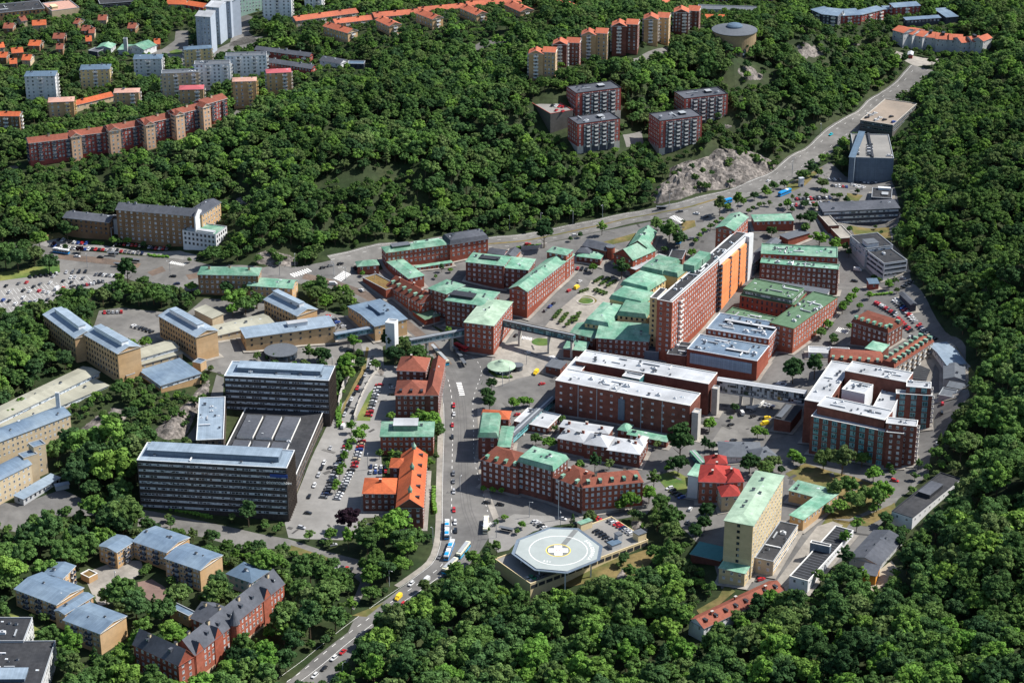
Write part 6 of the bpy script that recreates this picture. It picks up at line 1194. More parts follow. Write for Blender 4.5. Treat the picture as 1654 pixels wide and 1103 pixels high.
TL = {'C': [(1335,335,36,'m'),(1400,312,38,'m'),(1465,335,34,'l'),(1570,305,40,'m'),(1540,345,34,'m')], 'G': [(232,450,60,'d'),(600,400,32,'m'),(945,350,48,'m'),(1030,375,62,'m'),(1095,405,50,'m'),(1000,480,25,'m'),(1350,265,42,'m'),(1465,232,34,'m'),(1400,255,25,'m'),(1195,425,17,'l'),(1222,405,17,'l'),(1248,385,19,'l'),(1290,368,22,'m'),(1325,348,17,'l'),(1360,330,17,'l'),(542,638,27,'l'),(725,645,50,'d'),(1172,515,27,'l'),(462,430,18,'d'),(398,458,14,'m'),(1118,342,15,'m'),(1500,225,20,'m'),(1600,242,18,'m'),(1630,235,14,'m'),(1560,262,16,'m'),(1530,282,14,'m'),(1640,155,28,'m'),(1570,185,25,'m')],
 'H': [(35,232,18,'m'),(105,245,16,'m'),(150,238,30,'l'),(180,272,22,'d'),(372,98,38,'m'),(385,162,24,'l'),(525,215,22,'m'),(260,230,28,'m'),(328,242,24,'m'),(295,320,52,'d'),(265,382,34,'m'),(355,440,58,'l'),(455,482,40,'l'),(50,400,32,'d'),(228,335,25,'d'),(60,120,30,'m'),(130,112,26,'m'),(20,160,30,'m'),(250,50,40,'m'),(300,20,40,'m'),(350,30,30,'m'),(270,180,20,'m'),(180,200,14,'m'),(225,180,14,'m'),(595,155,16,'d'),(440,180,14,'m'),(480,185,22,'m'),
       (500,905,28,'l'),(512,870,28,'m'),(535,848,30,'l'),(560,822,28,'l'),(582,792,26,'l'),(490,880,22,'m'),(610,888,22,'l'),(672,812,26,'l'),(795,745,30,'l'),(830,728,26,'m'),(745,415,14,'m'),(545,398,22,'m'),(710,382,14,'m'),(365,1050,40,'m'),(410,998,34,'l'),(545,1012,22,'l'),(520,510,25,'m'),(540,550,22,'d'),(700,700,20,'m'),(730,715,18,'m'),(845,785,18,'m'),(440,1085,30,'m')],
 'K': [(40,440,32,'l'),(100,432,34,'l'),(140,430,28,'l'),(1098,720,88,'d'),(1085,830,62,'d'),(1255,712,32,'d'),(1300,712,30,'d'),(1285,572,44,'l'),(1590,622,40,'m'),(180,668,36,'m'),(262,690,44,'l'),(300,600,26,'m'),(345,545,22,'m'),(1015,845,24,'l'),(460,832,34,'m'),(555,835,42,'d'),(645,832,34,'m'),(930,940,42,'m'),(780,1062,56,'l'),(900,1015,60,'l'),(975,1075,62,'m'),(715,1085,40,'l'),(1540,815,68,'d'),(1640,850,50,'m'),(1445,470,26,'m'),(1420,530,18,'l'),(950,700,28,'m'),(1640,640,22,'l')],
 'L': [(185,245,66,'d'),(322,228,56,'d'),(350,150,26,'m'),(448,40,26,'m'),(60,818,48,'m'),(190,768,44,'l'),(232,805,34,'l'),(380,800,62,'m'),(500,820,76,'m'),(625,792,50,'m'),(698,880,56,'l'),(530,975,66,'m'),(652,1000,56,'m'),(745,1012,74,'l'),(985,832,26,'m'),(1042,850,26,'m'),(452,1005,56,'m'),(560,1050,50,'m'),(800,840,26,'m'),(600,1070,50,'m'),(10,870,40,'m'),(905,112,14,'m'),(720,1080,50,'m'),(960,900,28,'m'),(820,880,22,'m'),(110,860,28,'d')],
 'P': [(40,575,56,'l'),(110,610,60,'m'),(180,590,50,'m'),(590,108,42,'m'),(515,212,36,'l'),(775,72,46,'d'),(520,335,52,'d'),(620,440,56,'m'),(360,440,50,'m'),(410,20,34,'m'),(480,-10,50,'m'),(700,10,34,'m'),(835,420,30,'m'),(870,215,34,'d')],
 'J': [(1485,375,42,'d'),(1512,320,32,'d'),(1498,440,44,'d'),(1460,980,22,'l'),(1520,990,22,'l'),(1575,995,21,'l'),(635,50,46,'l'),(852,60,50,'d'),(900,130,62,'d'),(965,95,58,'m'),(1050,110,50,'m'),(580,190,62,'l'),(602,150,40,'l'),(680,178,42,'m'),(350,130,36,'m'),(425,120,50,'d'),(460,150,36,'d'),(1055,525,50,'m'),(1120,560,62,'l'),(1165,628,50,'m'),(620,600,30,'l'),(662,640,40,'l'),(702,600,28,'l'),(625,680,30,'l'),(602,740,28,'l'),(578,790,28,'l'),(565,845,28,'l'),(545,895,28,'l'),(528,945,26,'l'),(515,985,24,'l'),(800,770,24,'m'),(872,520,30,'m'),(1640,445,22,'l'),(690,660,26,'l'),(130,145,22,'m'),(85,150,16,'m'),(20,145,24,'m'),(1160,790,20,'m'),(1150,560,40,'m'),(560,235,34,'m')],
 'O': [(-20,60,22,'m'),(-75,90,20,'m'),(-130,140,18,'m'),(1400,790,50,'m'),(1490,740,50,'l'),(1560,700,46,'m'),(1290,735,58,'m'),(1345,770,62,'m'),(1450,700,46,'m'),(1590,640,52,'d'),(1500,690,48,'m'),(1640,620,46,'m'),(92,105,26,'l'),(60,150,16,'m'),(1262,45,52,'d'),(1250,110,44,'d'),(1195,155,48,'d'),(1285,0,40,'d')],
 'E': [(810,688,62,'d'),(250,470,50,'m'),(345,487,16,'p'),(415,508,20,'d'),(508,522,24,'p'),(425,395,62,'m'),(1355,560,58,'m'),(1205,590,16,'m'),(30,560,80,'m'),(110,590,70,'m'),(215,560,62,'m'),(310,600,66,'m'),(150,520,50,'m'),(1215,755,40,'m'),(1490,830,70,'m'),(1560,870,66,'m'),(1630,850,50,'m'),(1560,790,46,'m'),(1480,910,40,'l'),(1440,770,50,'d')],
 'F': [(690,678,18,'l'),(650,645,22,'p'),(350,770,52,'m'),(400,820,56,'m'),(455,860,50,'l'),(430,790,50,'m'),(500,830,40,'m'),(580,860,44,'m'),(620,850,36,'m'),(575,910,22,'m'),(1155,695,12,'m'),(1195,650,18,'m'),(1250,655,16,'m'),(20,860,40,'m')],
 'N': [(600,220,45,'l'),(700,180,55,'m'),(900,90,100,'l'),(830,170,70,'m'),(950,200,80,'m'),(1010,190,70,'m'),(600,70,75,'p'),(750,370,75,'m'),(1160,560,60,'m'),(1285,810,60,'p')]}
EXTRA = []
for tt, ls in TL.items():
    for (x, y, r, c) in ls:
        p = px((x, y), tt); z = 5.0
        for _ in range(6):
            q = at_z(p, z); rm_ = r/ZF*math.hypot(q[1], CAMZ-z)/FPX; rm_ = max(1.6, rm_); z = zt(*q) + rm_*1.15
        EXTRA.append((q[0], q[1], zt(*q), rm_, c, p))
# wild trees too close to a surveyed tree give way
def near_extra(x, y): return any(abs(x-e[0]) < e[3]+3.2 and abs(y-e[1]) < e[3]+3.2 and math.hypot(x-e[0], y-e[1]) < e[3]+2.2 for e in EXTRA)
wild = [w_ for w_ in wild if not near_extra(w_[0], w_[1])]
# landmarks for the labels
LM = [('helipad', (902,890)), ('tan tower', (1220,850)), ('red row house', (1200,970)), ('white modern house', (1480,800)), ('grey nursery', (1415,890)), ('ward block', (1400,660)), ('crimson-roofed villa', (1165,780)), ('corner brick row', (880,770)), ('old hospital house', (980,710)), ('white-roofed hospital', (1030,640)), ('central tower', (1130,450)),
      ('dark office', (345,790)), ('Victorian brick school', (360,1000)), ('upper blue-roofed apartments', (270,885)), ('lower blue-roofed apartments', (110,980)), ('black-roofed institute', (30,1060)), ('orange-roofed institute', (650,800)), ('green-roofed institute', (657,700)), ('hipped brick institute', (675,620)), ('tan long building', (470,545)), ('barrel-roofed laboratory', (30,700)), ('slate-blue hall', (270,600)),
      ('brick clinic', (250,360)), ('big car park', (80,470)), ('third metal-roofed block', (300,525)), ('brown roof row', (655,470)), ('green chapel', (1020,410)), ('parking tower', (1408,250)), ('slate office', (1390,340)), ('white laboratory', (1430,410)), ('dormered court', (1420,550)), ('main junction', (1120,345)), ('tent-roofed pavilion', (812,592)), ('portable pavilion', (1318,900)), ('articulated buses', (724,870)), ('northern brick blocks', (1290,410)), ('tram street bend', (760,900)), ('woodland road', (600,990)), ('grey-roofed pavilion', (1215,722)), ('pale bridge building', (612,510))]
ORD = ['', 'second ', 'third ', 'fourth ', 'fifth ', 'sixth ', 'seventh ', 'eighth ', 'ninth ', 'tenth ', 'eleventh ', 'twelfth ', '13th ', '14th ', '15th ', '16th ', '17th ', '18th ', '19th ', '20th '] + ['%dth ' % i if i % 10 not in (1, 2, 3) else '%d%s ' % (i, {1: 'st', 2: 'nd', 3: 'rd'}[i % 10]) for i in range(21, 320)]
CN = {'m': 'mid green', 'l': 'bright green', 'd': 'dark green', 'p': 'purple-leaved'}
def side_of(dx, dy):
    a = math.degrees(math.atan2(-dy*1.0, dx)) % 360
    return ['right of', 'behind', 'behind', 'left of', 'left of', 'in front of', 'in front of', 'right of'][int(((a+0) % 360)//45)]
TREES = []
def add_tree(name, x, y, z, R, c, kd, p, grp, place):
    o = empty(name, (x, y, z), None, 'tree', grp); rz = rt_.uniform(0, 6.28); s = R/KINDS[kd].get('R', 6.0)
    sz = s*rt_.uniform(.9, 1.12)
    a = inst(CR[c][kd], 'crown', o, (0, 0, 0), rz, (s, s, sz)); b = inst(TRUNK[kd], 'trunk', o, (0, 0, 0), rz, (s, s, sz))
    TREES.append((o, p, R, c, kd, place)); return o
for (x, y, z, R, c, p) in EXTRA:
    kd = rt_.choice((0, 1, 2, 3, 4, 5, 6)) if c != 'd' or R < 3.5 else rt_.choice((0, 1, 3, 7))
    if p[0] > 1420/1 and False: pass
    add_tree('garden_tree', x, y, z, R, c, kd, p, 'planted trees', 'planted')
scr = [(proj(w_[0], w_[1], w_[2]+8*w_[3]), w_) for w_ in wild]
vis = [(pp, w_) for pp, w_ in scr if -10 < pp[0] < IW+10 and 0 < pp[1] < IH+6]
vis.sort(key=lambda a: -a[0][1])
near = vis[:300]; nearset = set(id(w_) for _, w_ in near)
for pp, (x, y, z, s, kd) in near:
    c = rt_.choices('mld', (6, 2.2, 2))[0]
    add_tree('woodland_tree', x, y, z, s*KINDS[kd].get('R', 6.0), c, kd, pp, 'nearest woodland trees', 'woodland')
cnt = {}
items = []
for o, p, R, c, kd, place in TREES:
    nm, lp = min(LM, key=lambda l: math.hypot(l[1][0]-p[0], (l[1][1]-p[1])*1.4))
    sd_ = side_of(p[0]-lp[0], p[1]-lp[1]); form = 'spire-shaped' if kd == 8 else ('broadleaf' if R > 3.2 else 'small round')
    items.append(((place, CN[c], form, sd_, nm), math.hypot(lp[0]-p[0], lp[1]-p[1]), o))
items.sort(key=lambda a: (a[0], a[1]))
for key, dist, o in items:
    i = cnt.get(key, 0); cnt[key] = i+1; place, cn, form, sd_, nm = key
    kd_ = ' tree' if place == 'planted' else ' wood tree'
    for fm, e_ in ((form, ' to it'), ('' if form == 'broadleaf' else form, ' to it'), ('' if form == 'broadleaf' else form, '')):
        lb = ' '.join(f"{cn} {fm}{kd_} {sd_} the {nm}, {ORD[i]}nearest{e_}".split())
        if len(lb.split()) <= 16: break
    o['label'] = lb
# all the rest of the woods: one object
rest = [w_ for w_ in wild if id(w_) not in nearset]
me = bpy.data.meshes.new('woodland'); me.from_pydata([(w_[0], w_[1], w_[2]) for w_ in rest], [], [])
for an_, tp, vals in (('idx', 'INT', [w_[4] for w_ in rest]), ('scl', 'FLOAT', [w_[3] for w_ in rest]), ('rot', 'FLOAT', [rt_.uniform(0, 6.28) for _ in rest])):
    at_ = me.attributes.new(an_, tp, 'POINT'); at_.data.foreach_set('value', vals)
wo = bpy.data.objects.new('woodland', me); C.objects.link(wo); tag(wo, 'dense green woodland covering the hills around the hospital', 'woodland', None, 'stuff')
col = bpy.data.collections.new('tree_kinds')
for i, m_ in enumerate(WHOLE): ob = bpy.data.objects.new('kind_%02d' % i, m_); col.objects.link(ob)
ng = bpy.data.node_groups.new('scatter_trees', 'GeometryNodeTree'); ng.interface.new_socket('Geometry', in_out='INPUT', socket_type='NodeSocketGeometry'); ng.interface.new_socket('Geometry', in_out='OUTPUT', socket_type='NodeSocketGeometry')
N = ng.nodes; L = ng.links; gi, go = N.new('NodeGroupInput'), N.new('NodeGroupOutput')
ip = N.new('GeometryNodeInstanceOnPoints'); ci = N.new('GeometryNodeCollectionInfo'); ci.inputs['Collection'].default_value = col; ci.inputs['Separate Children'].default_value = True; ci.inputs['Reset Children'].default_value = True
def named(nm, tp): a = N.new('GeometryNodeInputNamedAttribute'); a.data_type = tp; a.inputs['Name'].default_value = nm; return a.outputs['Attribute']
cx_ = N.new('ShaderNodeCombineXYZ'); L.new(named('rot', 'FLOAT'), cx_.inputs[2])
L.new(gi.outputs[0], ip.inputs['Points']); L.new(ci.outputs[0], ip.inputs['Instance']); ip.inputs['Pick Instance'].default_value = True
L.new(named('idx', 'INT'), ip.inputs['Instance Index']); L.new(named('scl', 'FLOAT'), ip.inputs['Scale']); L.new(cx_.outputs[0], ip.inputs['Rotation']); L.new(ip.outputs[0], go.inputs[0])
md_ = wo.modifiers.new('scatter', 'NODES'); md_.node_group = ng
print('TREES', len(TREES), 'wild', len(wild))
# ------------------------------------------------------------ vehicles
for n_, c_ in {'white': (.55, .56, .57), 'silver': (.38, .39, .41), 'grey': (.13, .135, .145), 'black': (.012, .013, .016), 'red': (.40, .018, .022), 'blue': (.02, .06, .26), 'dark blue': (.012, .022, .07), 'yellow': (.80, .55, .03), 'green': (.03, .20, .09), 'turquoise': (.01, .42, .50), 'beige': (.42, .36, .26), 'sky blue': (.01, .26, .62), 'orange': (.7, .2, .03)}.items():
    m = mat('paint ' + n_, c_, rough=.28, var=.03, scale=1, spec=.6)
mat('car_glass', (.012, .016, .020), rough=.08, var=.05, scale=1, spec=.8)
mat('tram_blue', (.02, .36, .62), rough=.35, var=.05, scale=1); mat('cream_paint', (.66, .64, .50), rough=.4, var=.05, scale=1)
def loft(name, secs, mname, cap=True, closed_bottom=True):
    """secs: list of (x, half_width, z0, z1, top_half_width)"""
    b = MB()
    def ring(s): x, hw, z0, z1, tw = s; return [(x, -hw, z0), (x, hw, z0), (x, hw, z0+(z1-z0)*.55), (x, tw, z1), (x, -tw, z1), (x, -hw, z0+(z1-z0)*.55)]
    R = [ring(s) for s in secs]
    for i in range(len(R)-1):
        for k_ in range(6):
            b.face([R[i][k_], R[i][(k_+1) % 6], R[i+1][(k_+1) % 6], R[i+1][k_]][::-1], mname)
    b.face(R[0], mname); b.face(R[-1][::-1], mname)
    me = bpy.data.meshes.new(name); me.from_pydata(b.v, [], b.f)
    for n in b.mats: me.materials.append(MATS[n])
    return me
def wheel_mesh(r, w_):
    b = MB(); n = 10
    for i in range(n):
        a0, a1 = i*6.2832/n, (i+1)*6.2832/n; p = lambda a, y, q=r: (q*math.cos(a), y, q*math.sin(a))
        b.face([p(a0, -w_/2), p(a1, -w_/2), p(a1, w_/2), p(a0, w_/2)], 'tyre')
        for y, s in ((-w_/2, 1), (w_/2, -1)):
            f = [p(a0, y), p(a1, y), (0, y, 0)]; b.face(f if s == -1 else f[::-1], 'tyre')
            f = [p(a0, y*1.04, r*.6), p(a1, y*1.04, r*.6), (0, y*1.04, 0)]; b.face(f if s == -1 else f[::-1], 'light_metal')
    me = bpy.data.meshes.new('wheel'); me.from_pydata(b.v, [], b.f)
    for n in b.mats: me.materials.append(MATS[n])
    me.polygons.foreach_set('material_index', b.mi); return me
WH = wheel_mesh(.33, .22); WHB = wheel_mesh(.5, .3)
BODY, GL = {}, {}
def car_body(kind, col):
    if (kind, col) not in BODY:
        m = 'paint ' + col
        S = {'car': [(-2.2, .78, .38, .80, .70), (-2.05, .88, .25, .95, .80), (-1.2, .90, .22, 1.0, .82), (.7, .90, .22, .98, .82), (1.7, .88, .22, .84, .78), (2.2, .74, .32, .66, .62)],
             'estate': [(-2.3, .80, .38, .85, .72), (-2.2, .90, .25, 1.0, .82), (-1.2, .91, .22, 1.02, .84), (.8, .91, .22, 1.0, .84), (1.8, .88, .22, .88, .78), (2.3, .74, .32, .70, .62)],
             'van': [(-2.7, .95, .35, 2.2, .86), (-2.6, .98, .3, 2.35, .92), (1.1, .98, .3, 2.35, .92), (1.7, .97, .3, 1.7, .85), (2.5, .92, .3, 1.15, .80), (2.7, .82, .4, .95, .7)]}[kind]
        me = loft('body', S, m); me.name = 'body'
        if kind != 'van':      # roof panel over the glass
            bmm = bmesh.new(); bmm.from_mesh(me)
            x0, x1 = (-1.15, .25) if kind == 'car' else (-1.95, .35); z = 1.42 if kind == 'car' else 1.50
            vs_ = [bmm.verts.new(p) for p in ((x0, -.60, z), (x1, -.60, z), (x1, .60, z), (x0, .60, z), (x0-.05, -.64, z-.05), (x1+.08, -.64, z-.05), (x1+.08, .64, z-.05), (x0-.05, .64, z-.05))]
            for f in ((0, 1, 2, 3), (4, 5, 1, 0), (5, 6, 2, 1), (6, 7, 3, 2), (7, 4, 0, 3)): bmm.faces.new([vs_[i] for i in f])
            bmm.to_mesh(me); bmm.free()
        BODY[kind, col] = me
    return BODY[kind, col]
GL['car'] = loft('window', [(-1.85, .78, .95, .97, .74), (-1.2, .80, .95, 1.37, .62), (.30, .80, .95, 1.37, .62), (1.05, .78, .93, .95, .72)], 'car_glass')
GL['estate'] = loft('window', [(-2.2, .80, .97, 1.0, .74), (-2.0, .81, .95, 1.45, .64), (.40, .81, .95, 1.45, .64), (1.15, .78, .95, .97, .72)], 'car_glass')
GL['van'] = loft('window', [(1.06, .99, 1.35, 2.1, .90), (1.28, .985, 1.35, 2.08, .90), (1.76, .96, 1.32, 1.55, .84)], 'car_glass')
rc = random.Random(3)
NCAR = [0]
CARS = []
def car(x, y, z, hd, col, label, group, kind=None, wheels=True): CARS.append((x, y, z, hd, col, label, group, kind or ('estate' if rc.random() < .45 else 'car'), wheels))
def car_now(x, y, z, hd, col, label, group, kind, wheels):
    if len(label.split()) > 15: label = label.replace(' parked car', ' car')
    if len(label.split()) > 16: label = label.replace(' of the ', ' of ', 1)
    if len(label.split()) > 16: label = label.replace('from the ', 'from ', 1)
    if len(label.split()) > 16: print('LONG', label)
    o = inst(car_body(kind, col), 'van' if kind == 'van' else 'car', None, (x, y, z+.02), hd, (1, 1, 1)); tag(o, label, 'van' if kind == 'van' else 'car', group)
    inst(GL[kind], 'window', o, (0, 0, 0))
    if wheels:
        for wx in (-1.35, 1.4):
            for wy in (-.80, .80): inst(WH, 'wheel', o, (wx, wy, .33))
    return o
WC = [('white', 20), ('silver', 16), ('grey', 15), ('black', 26), ('dark blue', 10), ('blue', 5), ('red', 9), ('beige', 2)]
def rcol(): return rc.choices([a for a, _ in WC], [b for _, b in WC])[0]
def gz(p, deck):
    if deck is None: q = ground(p); return (*q, zt(*q)+.08)
    q = at_z(p, deck); return (*q, deck)
ALLROWS = []
def row(tt, a, b, n, desc, group, cross=True, p=1.0, fix={}, deck=None, tilt=0.0, kind=None):
    A, B_ = gz(px(a, tt), deck), gz(px(b, tt), deck); L0 = math.dist(A[:2], B_[:2]); need = 2.45 if cross else 5.6
    n = max(1, min(n, int(L0/need)+1)); hd = math.atan2(B_[1]-A[1], B_[0]-A[0]); k_ = 0
    for i in range(n):
        if rc.random() > p and i not in fix: continue
        f = i/max(1, n-1) if n > 1 else 0.5
        x, y = A[0]+(B_[0]-A[0])*f, A[1]+(B_[1]-A[1])*f; z = deck if deck is not None else zt(x, y)+.09
        c = fix.get(i) or rcol(); h = hd + (math.pi/2 if cross else 0) + tilt + rc.uniform(-.03, .03) + (math.pi if rc.random() < .4 and cross else 0)
        end = 'left end' if px(a, tt)[0] < px(b, tt)[0] - 6 else ('far end' if px(a, tt)[1] < px(b, tt)[1] else 'near end')
        car(x, y, z, h, c, f"{c} parked car, {ORD[k_] or 'first '}from the {end} of the {desc}", group, None, wheels=px(a, tt)[1] > 520); k_ += 1
def one(tt, x, y, col, hdg, label, kind=None, group='cars on the roads', deck=None):
    q = gz(px((x, y), tt), deck)
    if isinstance(hdg, tuple):               # heading given as a second spot on the ground
        r_ = gz(px(hdg, tt), deck); hdg = math.atan2(r_[1]-q[1], r_[0]-q[0])
    car(q[0], q[1], q[2]+.03, hdg, col, label, group, kind)
G_ = 'parked cars'
row('E', (375, 464), (548, 490), 8, 'row below the dry bank', G_); row('E', (322, 500), (482, 522), 8, 'row by the avenue', G_, fix={1: 'blue'}); row('E', (540, 527), (722, 535), 10, 'row right of the purple shrub', G_, fix={5: 'red'}); row('E', (745, 537), (905, 552), 8, 'row behind the median shelter', G_)
row('E', (742, 492), (915, 508), 10, 'row under the clinic wall', G_, fix={2: 'red', 4: 'red'}); row('E', (950, 515), (1062, 524), 7, 'short row by the clinic entrance', G_)
K_ = 'cars in the big car park'
row('E', (190, 702), (360, 680), 6, 'top row of the big car park', K_, fix={0: 'black', 1: 'black', 2: 'black', 3: 'black', 4: 'black'}); row('E', (422, 673), (545, 668), 4, 'top row beyond the ticket box', K_); row('E', (615, 686), (735, 697), 6, 'row beside the big lone tree', K_); row('E', (452, 706), (478, 705), 2, 'pair in the big car park', K_, fix={0: 'white', 1: 'silver'})
row('E', (500, 762), (655, 732), 9, 'second row from the lone tree', K_, fix={0: 'black', 2: 'red', 7: 'red'}); row('E', (462, 764), (500, 774), 2, 'pair before the second row', K_, fix={0: 'black', 1: 'black'}); row('E', (712, 782), (752, 768), 3, 'shaded trio by the lone tree', K_)
for i, (x, y, c) in enumerate([(530,712,'grey'),(402,730,'black'),(320,740,'white'),(258,748,'grey'),(402,773,'red'),(250,792,'red'),(308,803,'white'),(390,832,'black'),(22,850,'blue'),(100,875,'white'),(147,868,'black'),(190,865,'dark blue'),(228,855,'silver'),(303,848,'black'),(447,820,'grey'),(447,835,'dark blue'),(60,800,'silver'),(150,790,'black'),(190,795,'white'),(120,745,'grey'),(170,738,'red'),(215,765,'black'),(340,700,'silver'),(455,738,'black'),(600,745,'white'),(350,815,'grey'),(60,855,'black'),(280,795,'silver'),(150,835,'white'),(40,760,'black')]):
    one('E', x, y, c, 1.35, f"{c} car alone in the big car park, {ORD[i] or 'first '}outward from the lone tree", group=K_)
one('E', 365, 780, 'white', 1.2, 'white van in the middle of the big car park', 'van', K_)
T_ = 'cars on the roads'
one('E', 492, 573, 'white', (560, 578), 'white estate car on the avenue left of the tram stop'); one('E', 640, 578, 'black', (700, 584), 'black car on the avenue beside the tram stop'); one('E', 810, 600, 'white', (870, 604), 'white car on the avenue behind the shelter'); one('E', 1100, 700, 'black', (1040, 696), 'black car waiting at the avenue junction')
row('E', (945, 745), (965, 752), 2, 'pair of dark cars at the zebra crossing', T_, fix={0: 'black', 1: 'black'}); one('E', 1125, 747, 'dark blue', (1060, 750), 'dark blue car below the avenue junction')
row('E', (665, 930), (772, 925), 5, 'row left of the metal-roofed block', G_, fix={0: 'red'}); one('E', 545, 985, 'red', .3, 'red car behind the leftmost metal-roofed block', group=G_); row('E', (850, 1015), (965, 1052), 6, 'row behind the third metal-roofed block', G_)
one('F', 440, 645, 'black', (485, 632), 'black car, first of three in line at the wood edge'); one('F', 487, 632, 'grey', (550, 620), 'dark grey car, second of three in line at the wood edge'); one('F', 552, 620, 'black', (600, 610), 'black car, third of three in line at the wood edge'); one('F', 505, 750, 'white', (560, 756), 'white van crossing the wide junction', 'van'); one('F', 683, 788, 'white', (640, 760), 'white car at the corner by the brown planted roof')
row('F', (470, 952), (570, 1018), 6, 'row right of the rightmost metal-roofed block', G_, fix={0: 'red', 5: 'silver'})
one('G', 430, 438, 'white', (480, 430), 'white car on the main road behind the long green roof'); one('G', 128, 495, 'red', (180, 488), 'red car on the main road near the dark bush'); one('G', 1095, 287, 'grey', (1040, 294), 'grey car turning at the main junction'); one('G', 1200, 300, 'white', (1150, 292), 'white car in the middle of the main junction'); one('G', 1262, 322, 'black', (1210, 350), 'black car leaving the main junction'); one('G', 1165, 460, 'grey', (1120, 470), 'grey car passing the blue bus')
row('G', (445, 648), (500, 655), 4, 'row at the end of the long green-roofed ward', G_, fix={0: 'red'}); one('G', 440, 772, 'yellow', (465, 755), 'yellow ambulance van beside the long green-roofed ward', 'van'); one('G', 390, 790, 'red', (420, 770), 'dark red car before the yellow van'); one('G', 458, 732, 'white', (470, 725), 'white car beyond the yellow van')
one('G', 270, 890, 'blue', (290, 872), 'blue car kerbside along the long green-roofed ward', group=G_); one('G', 292, 872, 'black', (310, 855), 'black car ahead of the blue one at the ward kerb', group=G_); one('G', 242, 915, 'grey', (270, 890), 'grey car behind the blue one at the ward kerb', group=G_); one('G', 52, 1075, 'black', (70, 1060), 'black car under the glazed sky bridge', group=G_)
one('H', 28, 92, 'white', (60, 80), 'white car on the main road near the white kiosk'); one('D', 425, 860, 'turquoise', (395, 885), 'turquoise car on the main road beside the parking tower'); one('D', 660, 730, 'white', (700, 700), 'white car beyond the garage on the main road')
row('H', (412, 84), (480, 84), 3, 'row at the foot of the parking tower', G_); row('H', (435, 122), (525, 130), 7, 'middle row before the parking tower', G_, fix={1: 'white', 2: 'white'}); row('H', (560, 116), (632, 134), 6, 'right row before the parking tower', G_, fix={1: 'white', 3: 'white'}); row('H', (590, 93), (712, 98), 7, 'row under the slatted wall', G_, fix={2: 'white', 5: 'white'})
row('H', (208, 208), (345, 204), 7, 'upper row beside the bus street', G_, fix={0: 'red'}); row('H', (290, 236), (412, 232), 7, 'lower row above the slate office', G_); row('H', (350, 200), (418, 200), 5, 'row right of the willow', G_, fix={2: 'white'}); row('H', (180, 246), (232, 250), 3, 'row at the corner of the bus street', G_, fix={0: 'white'})
one('H', 595, 660, 'white', (640, 662), 'white delivery van below the white laboratories', 'van'); one('H', 575, 730, 'black', (620, 735), 'dark car crossing the yard below the white laboratories'); row('H', (890, 770), (935, 735), 4, 'row at the corner of the front white laboratory', G_); one('H', 885, 712, 'silver', (920, 712), 'silver car tucked under the front white laboratory', group=G_)
row('H', (712, 866), (838, 942), 9, 'left row of the staff car park', G_, fix={0: 'red', 1: 'red', 2: 'white', 4: 'red', 6: 'red'}, tilt=.5); row('H', (852, 965), (930, 1045), 7, 'lower left row of the staff car park', G_, fix={5: 'red'}, tilt=.5); row('H', (832, 850), (960, 985), 11, 'row along the dark shed', G_, fix={0: 'white', 1: 'white', 5: 'red'}, tilt=.4); row('H', (985, 1010), (1090, 1098), 9, 'wood-edge row of the staff car park', G_, tilt=.4); row('H', (930, 1085), (990, 1095), 4, 'row behind the dormered court', G_)
for x, y, c, lb in ((985,155,'red','red car beside the rust red container'),(1135,445,'red','red car near the flat grey shed'),(1130,500,'black','black car in the shade of the flat grey shed'),(1100,700,'silver','silver car in the shade right of the ward block'),(940,18,'black','dark car among stores behind the dormered court')): one('L', x, y, c, 1.4, lb, group=G_)
one('L', 832, 935, 'red', (880, 945), 'red car on the round turning place below the ward block'); row('L', (8, 452), (55, 465), 3, 'trio beneath the glazed bridge', G_); one('L', 20, 535, 'yellow', .4, 'yellow car near the black-roofed wing', group=G_)
for i, (x, y, c) in enumerate([(755,155,'black'),(745,187,'white'),(728,224,'silver'),(708,262,'silver'),(690,290,'black'),(680,315,'black'),(658,348,'red'),(642,380,'black'),(622,418,'white'),(605,450,'black'),(590,485,'black'),(577,515,'silver')]):
    one('J', x, y, c, (x-14, y+34), f"{c} car, {ORD[i] or 'first '}from the top in the queue down the hill road", group='queue on the hill road')
one('J', 630, 495, 'black', (650, 460), 'black car driving up past the queue on the hill road'); one('J', 676, 358, 'grey', (690, 330), 'small grey car overtaking the red one in the queue')
for x, y, c, lb in ((487,728,'silver','silver car halfway along the dark office flank'),(447,822,'white','white car followed by a black one beside the dark office'),(432,854,'black','black car behind the white one beside the dark office'),(490,852,'black','black car standing across the lane beside the dark office'),(412,900,'silver','silver car near the blue sign corner of the dark office'),(385,965,'white','white car at the near corner of the dark office'),(352,1035,'black','black car at the foot of the dark office')): one('J', x, y, c, (x-25, y+60) if lb.find('across') < 0 else (x+40, y-6), lb)
one('J', 570, 592, 'white', (590, 560), 'white van at the bottom of the queue', 'van'); one('J', 553, 572, 'red', (570, 548), 'red car beside the white van at the bottom of the queue')
row('J', (795, 328), (732, 520), 10, 'row right of the hedge lawn', G_, fix={9: 'red', 1: 'white', 2: 'white'}); row('J', (885, 345), (882, 385), 2, 'pair beside the hipped institute', G_)
row('J', (600, 682), (572, 770), 5, 'left row under the street trees', G_); row('J', (560, 790), (445, 1040), 14, 'lower left row under the street trees', G_); row('J', (688, 685), (640, 845), 9, 'right row under the street trees', G_, fix={7: 'red', 8: 'red'}); row('J', (620, 870), (530, 1050), 11, 'lower right row under the street trees', G_, fix={8: 'white', 10: 'silver'})
row('J', (745, 846), (842, 846), 5, 'rear row behind the orange-roofed institute', G_, tilt=0); row('J', (742, 880), (838, 876), 5, 'front row behind the orange-roofed institute', G_, fix={3: 'red'})
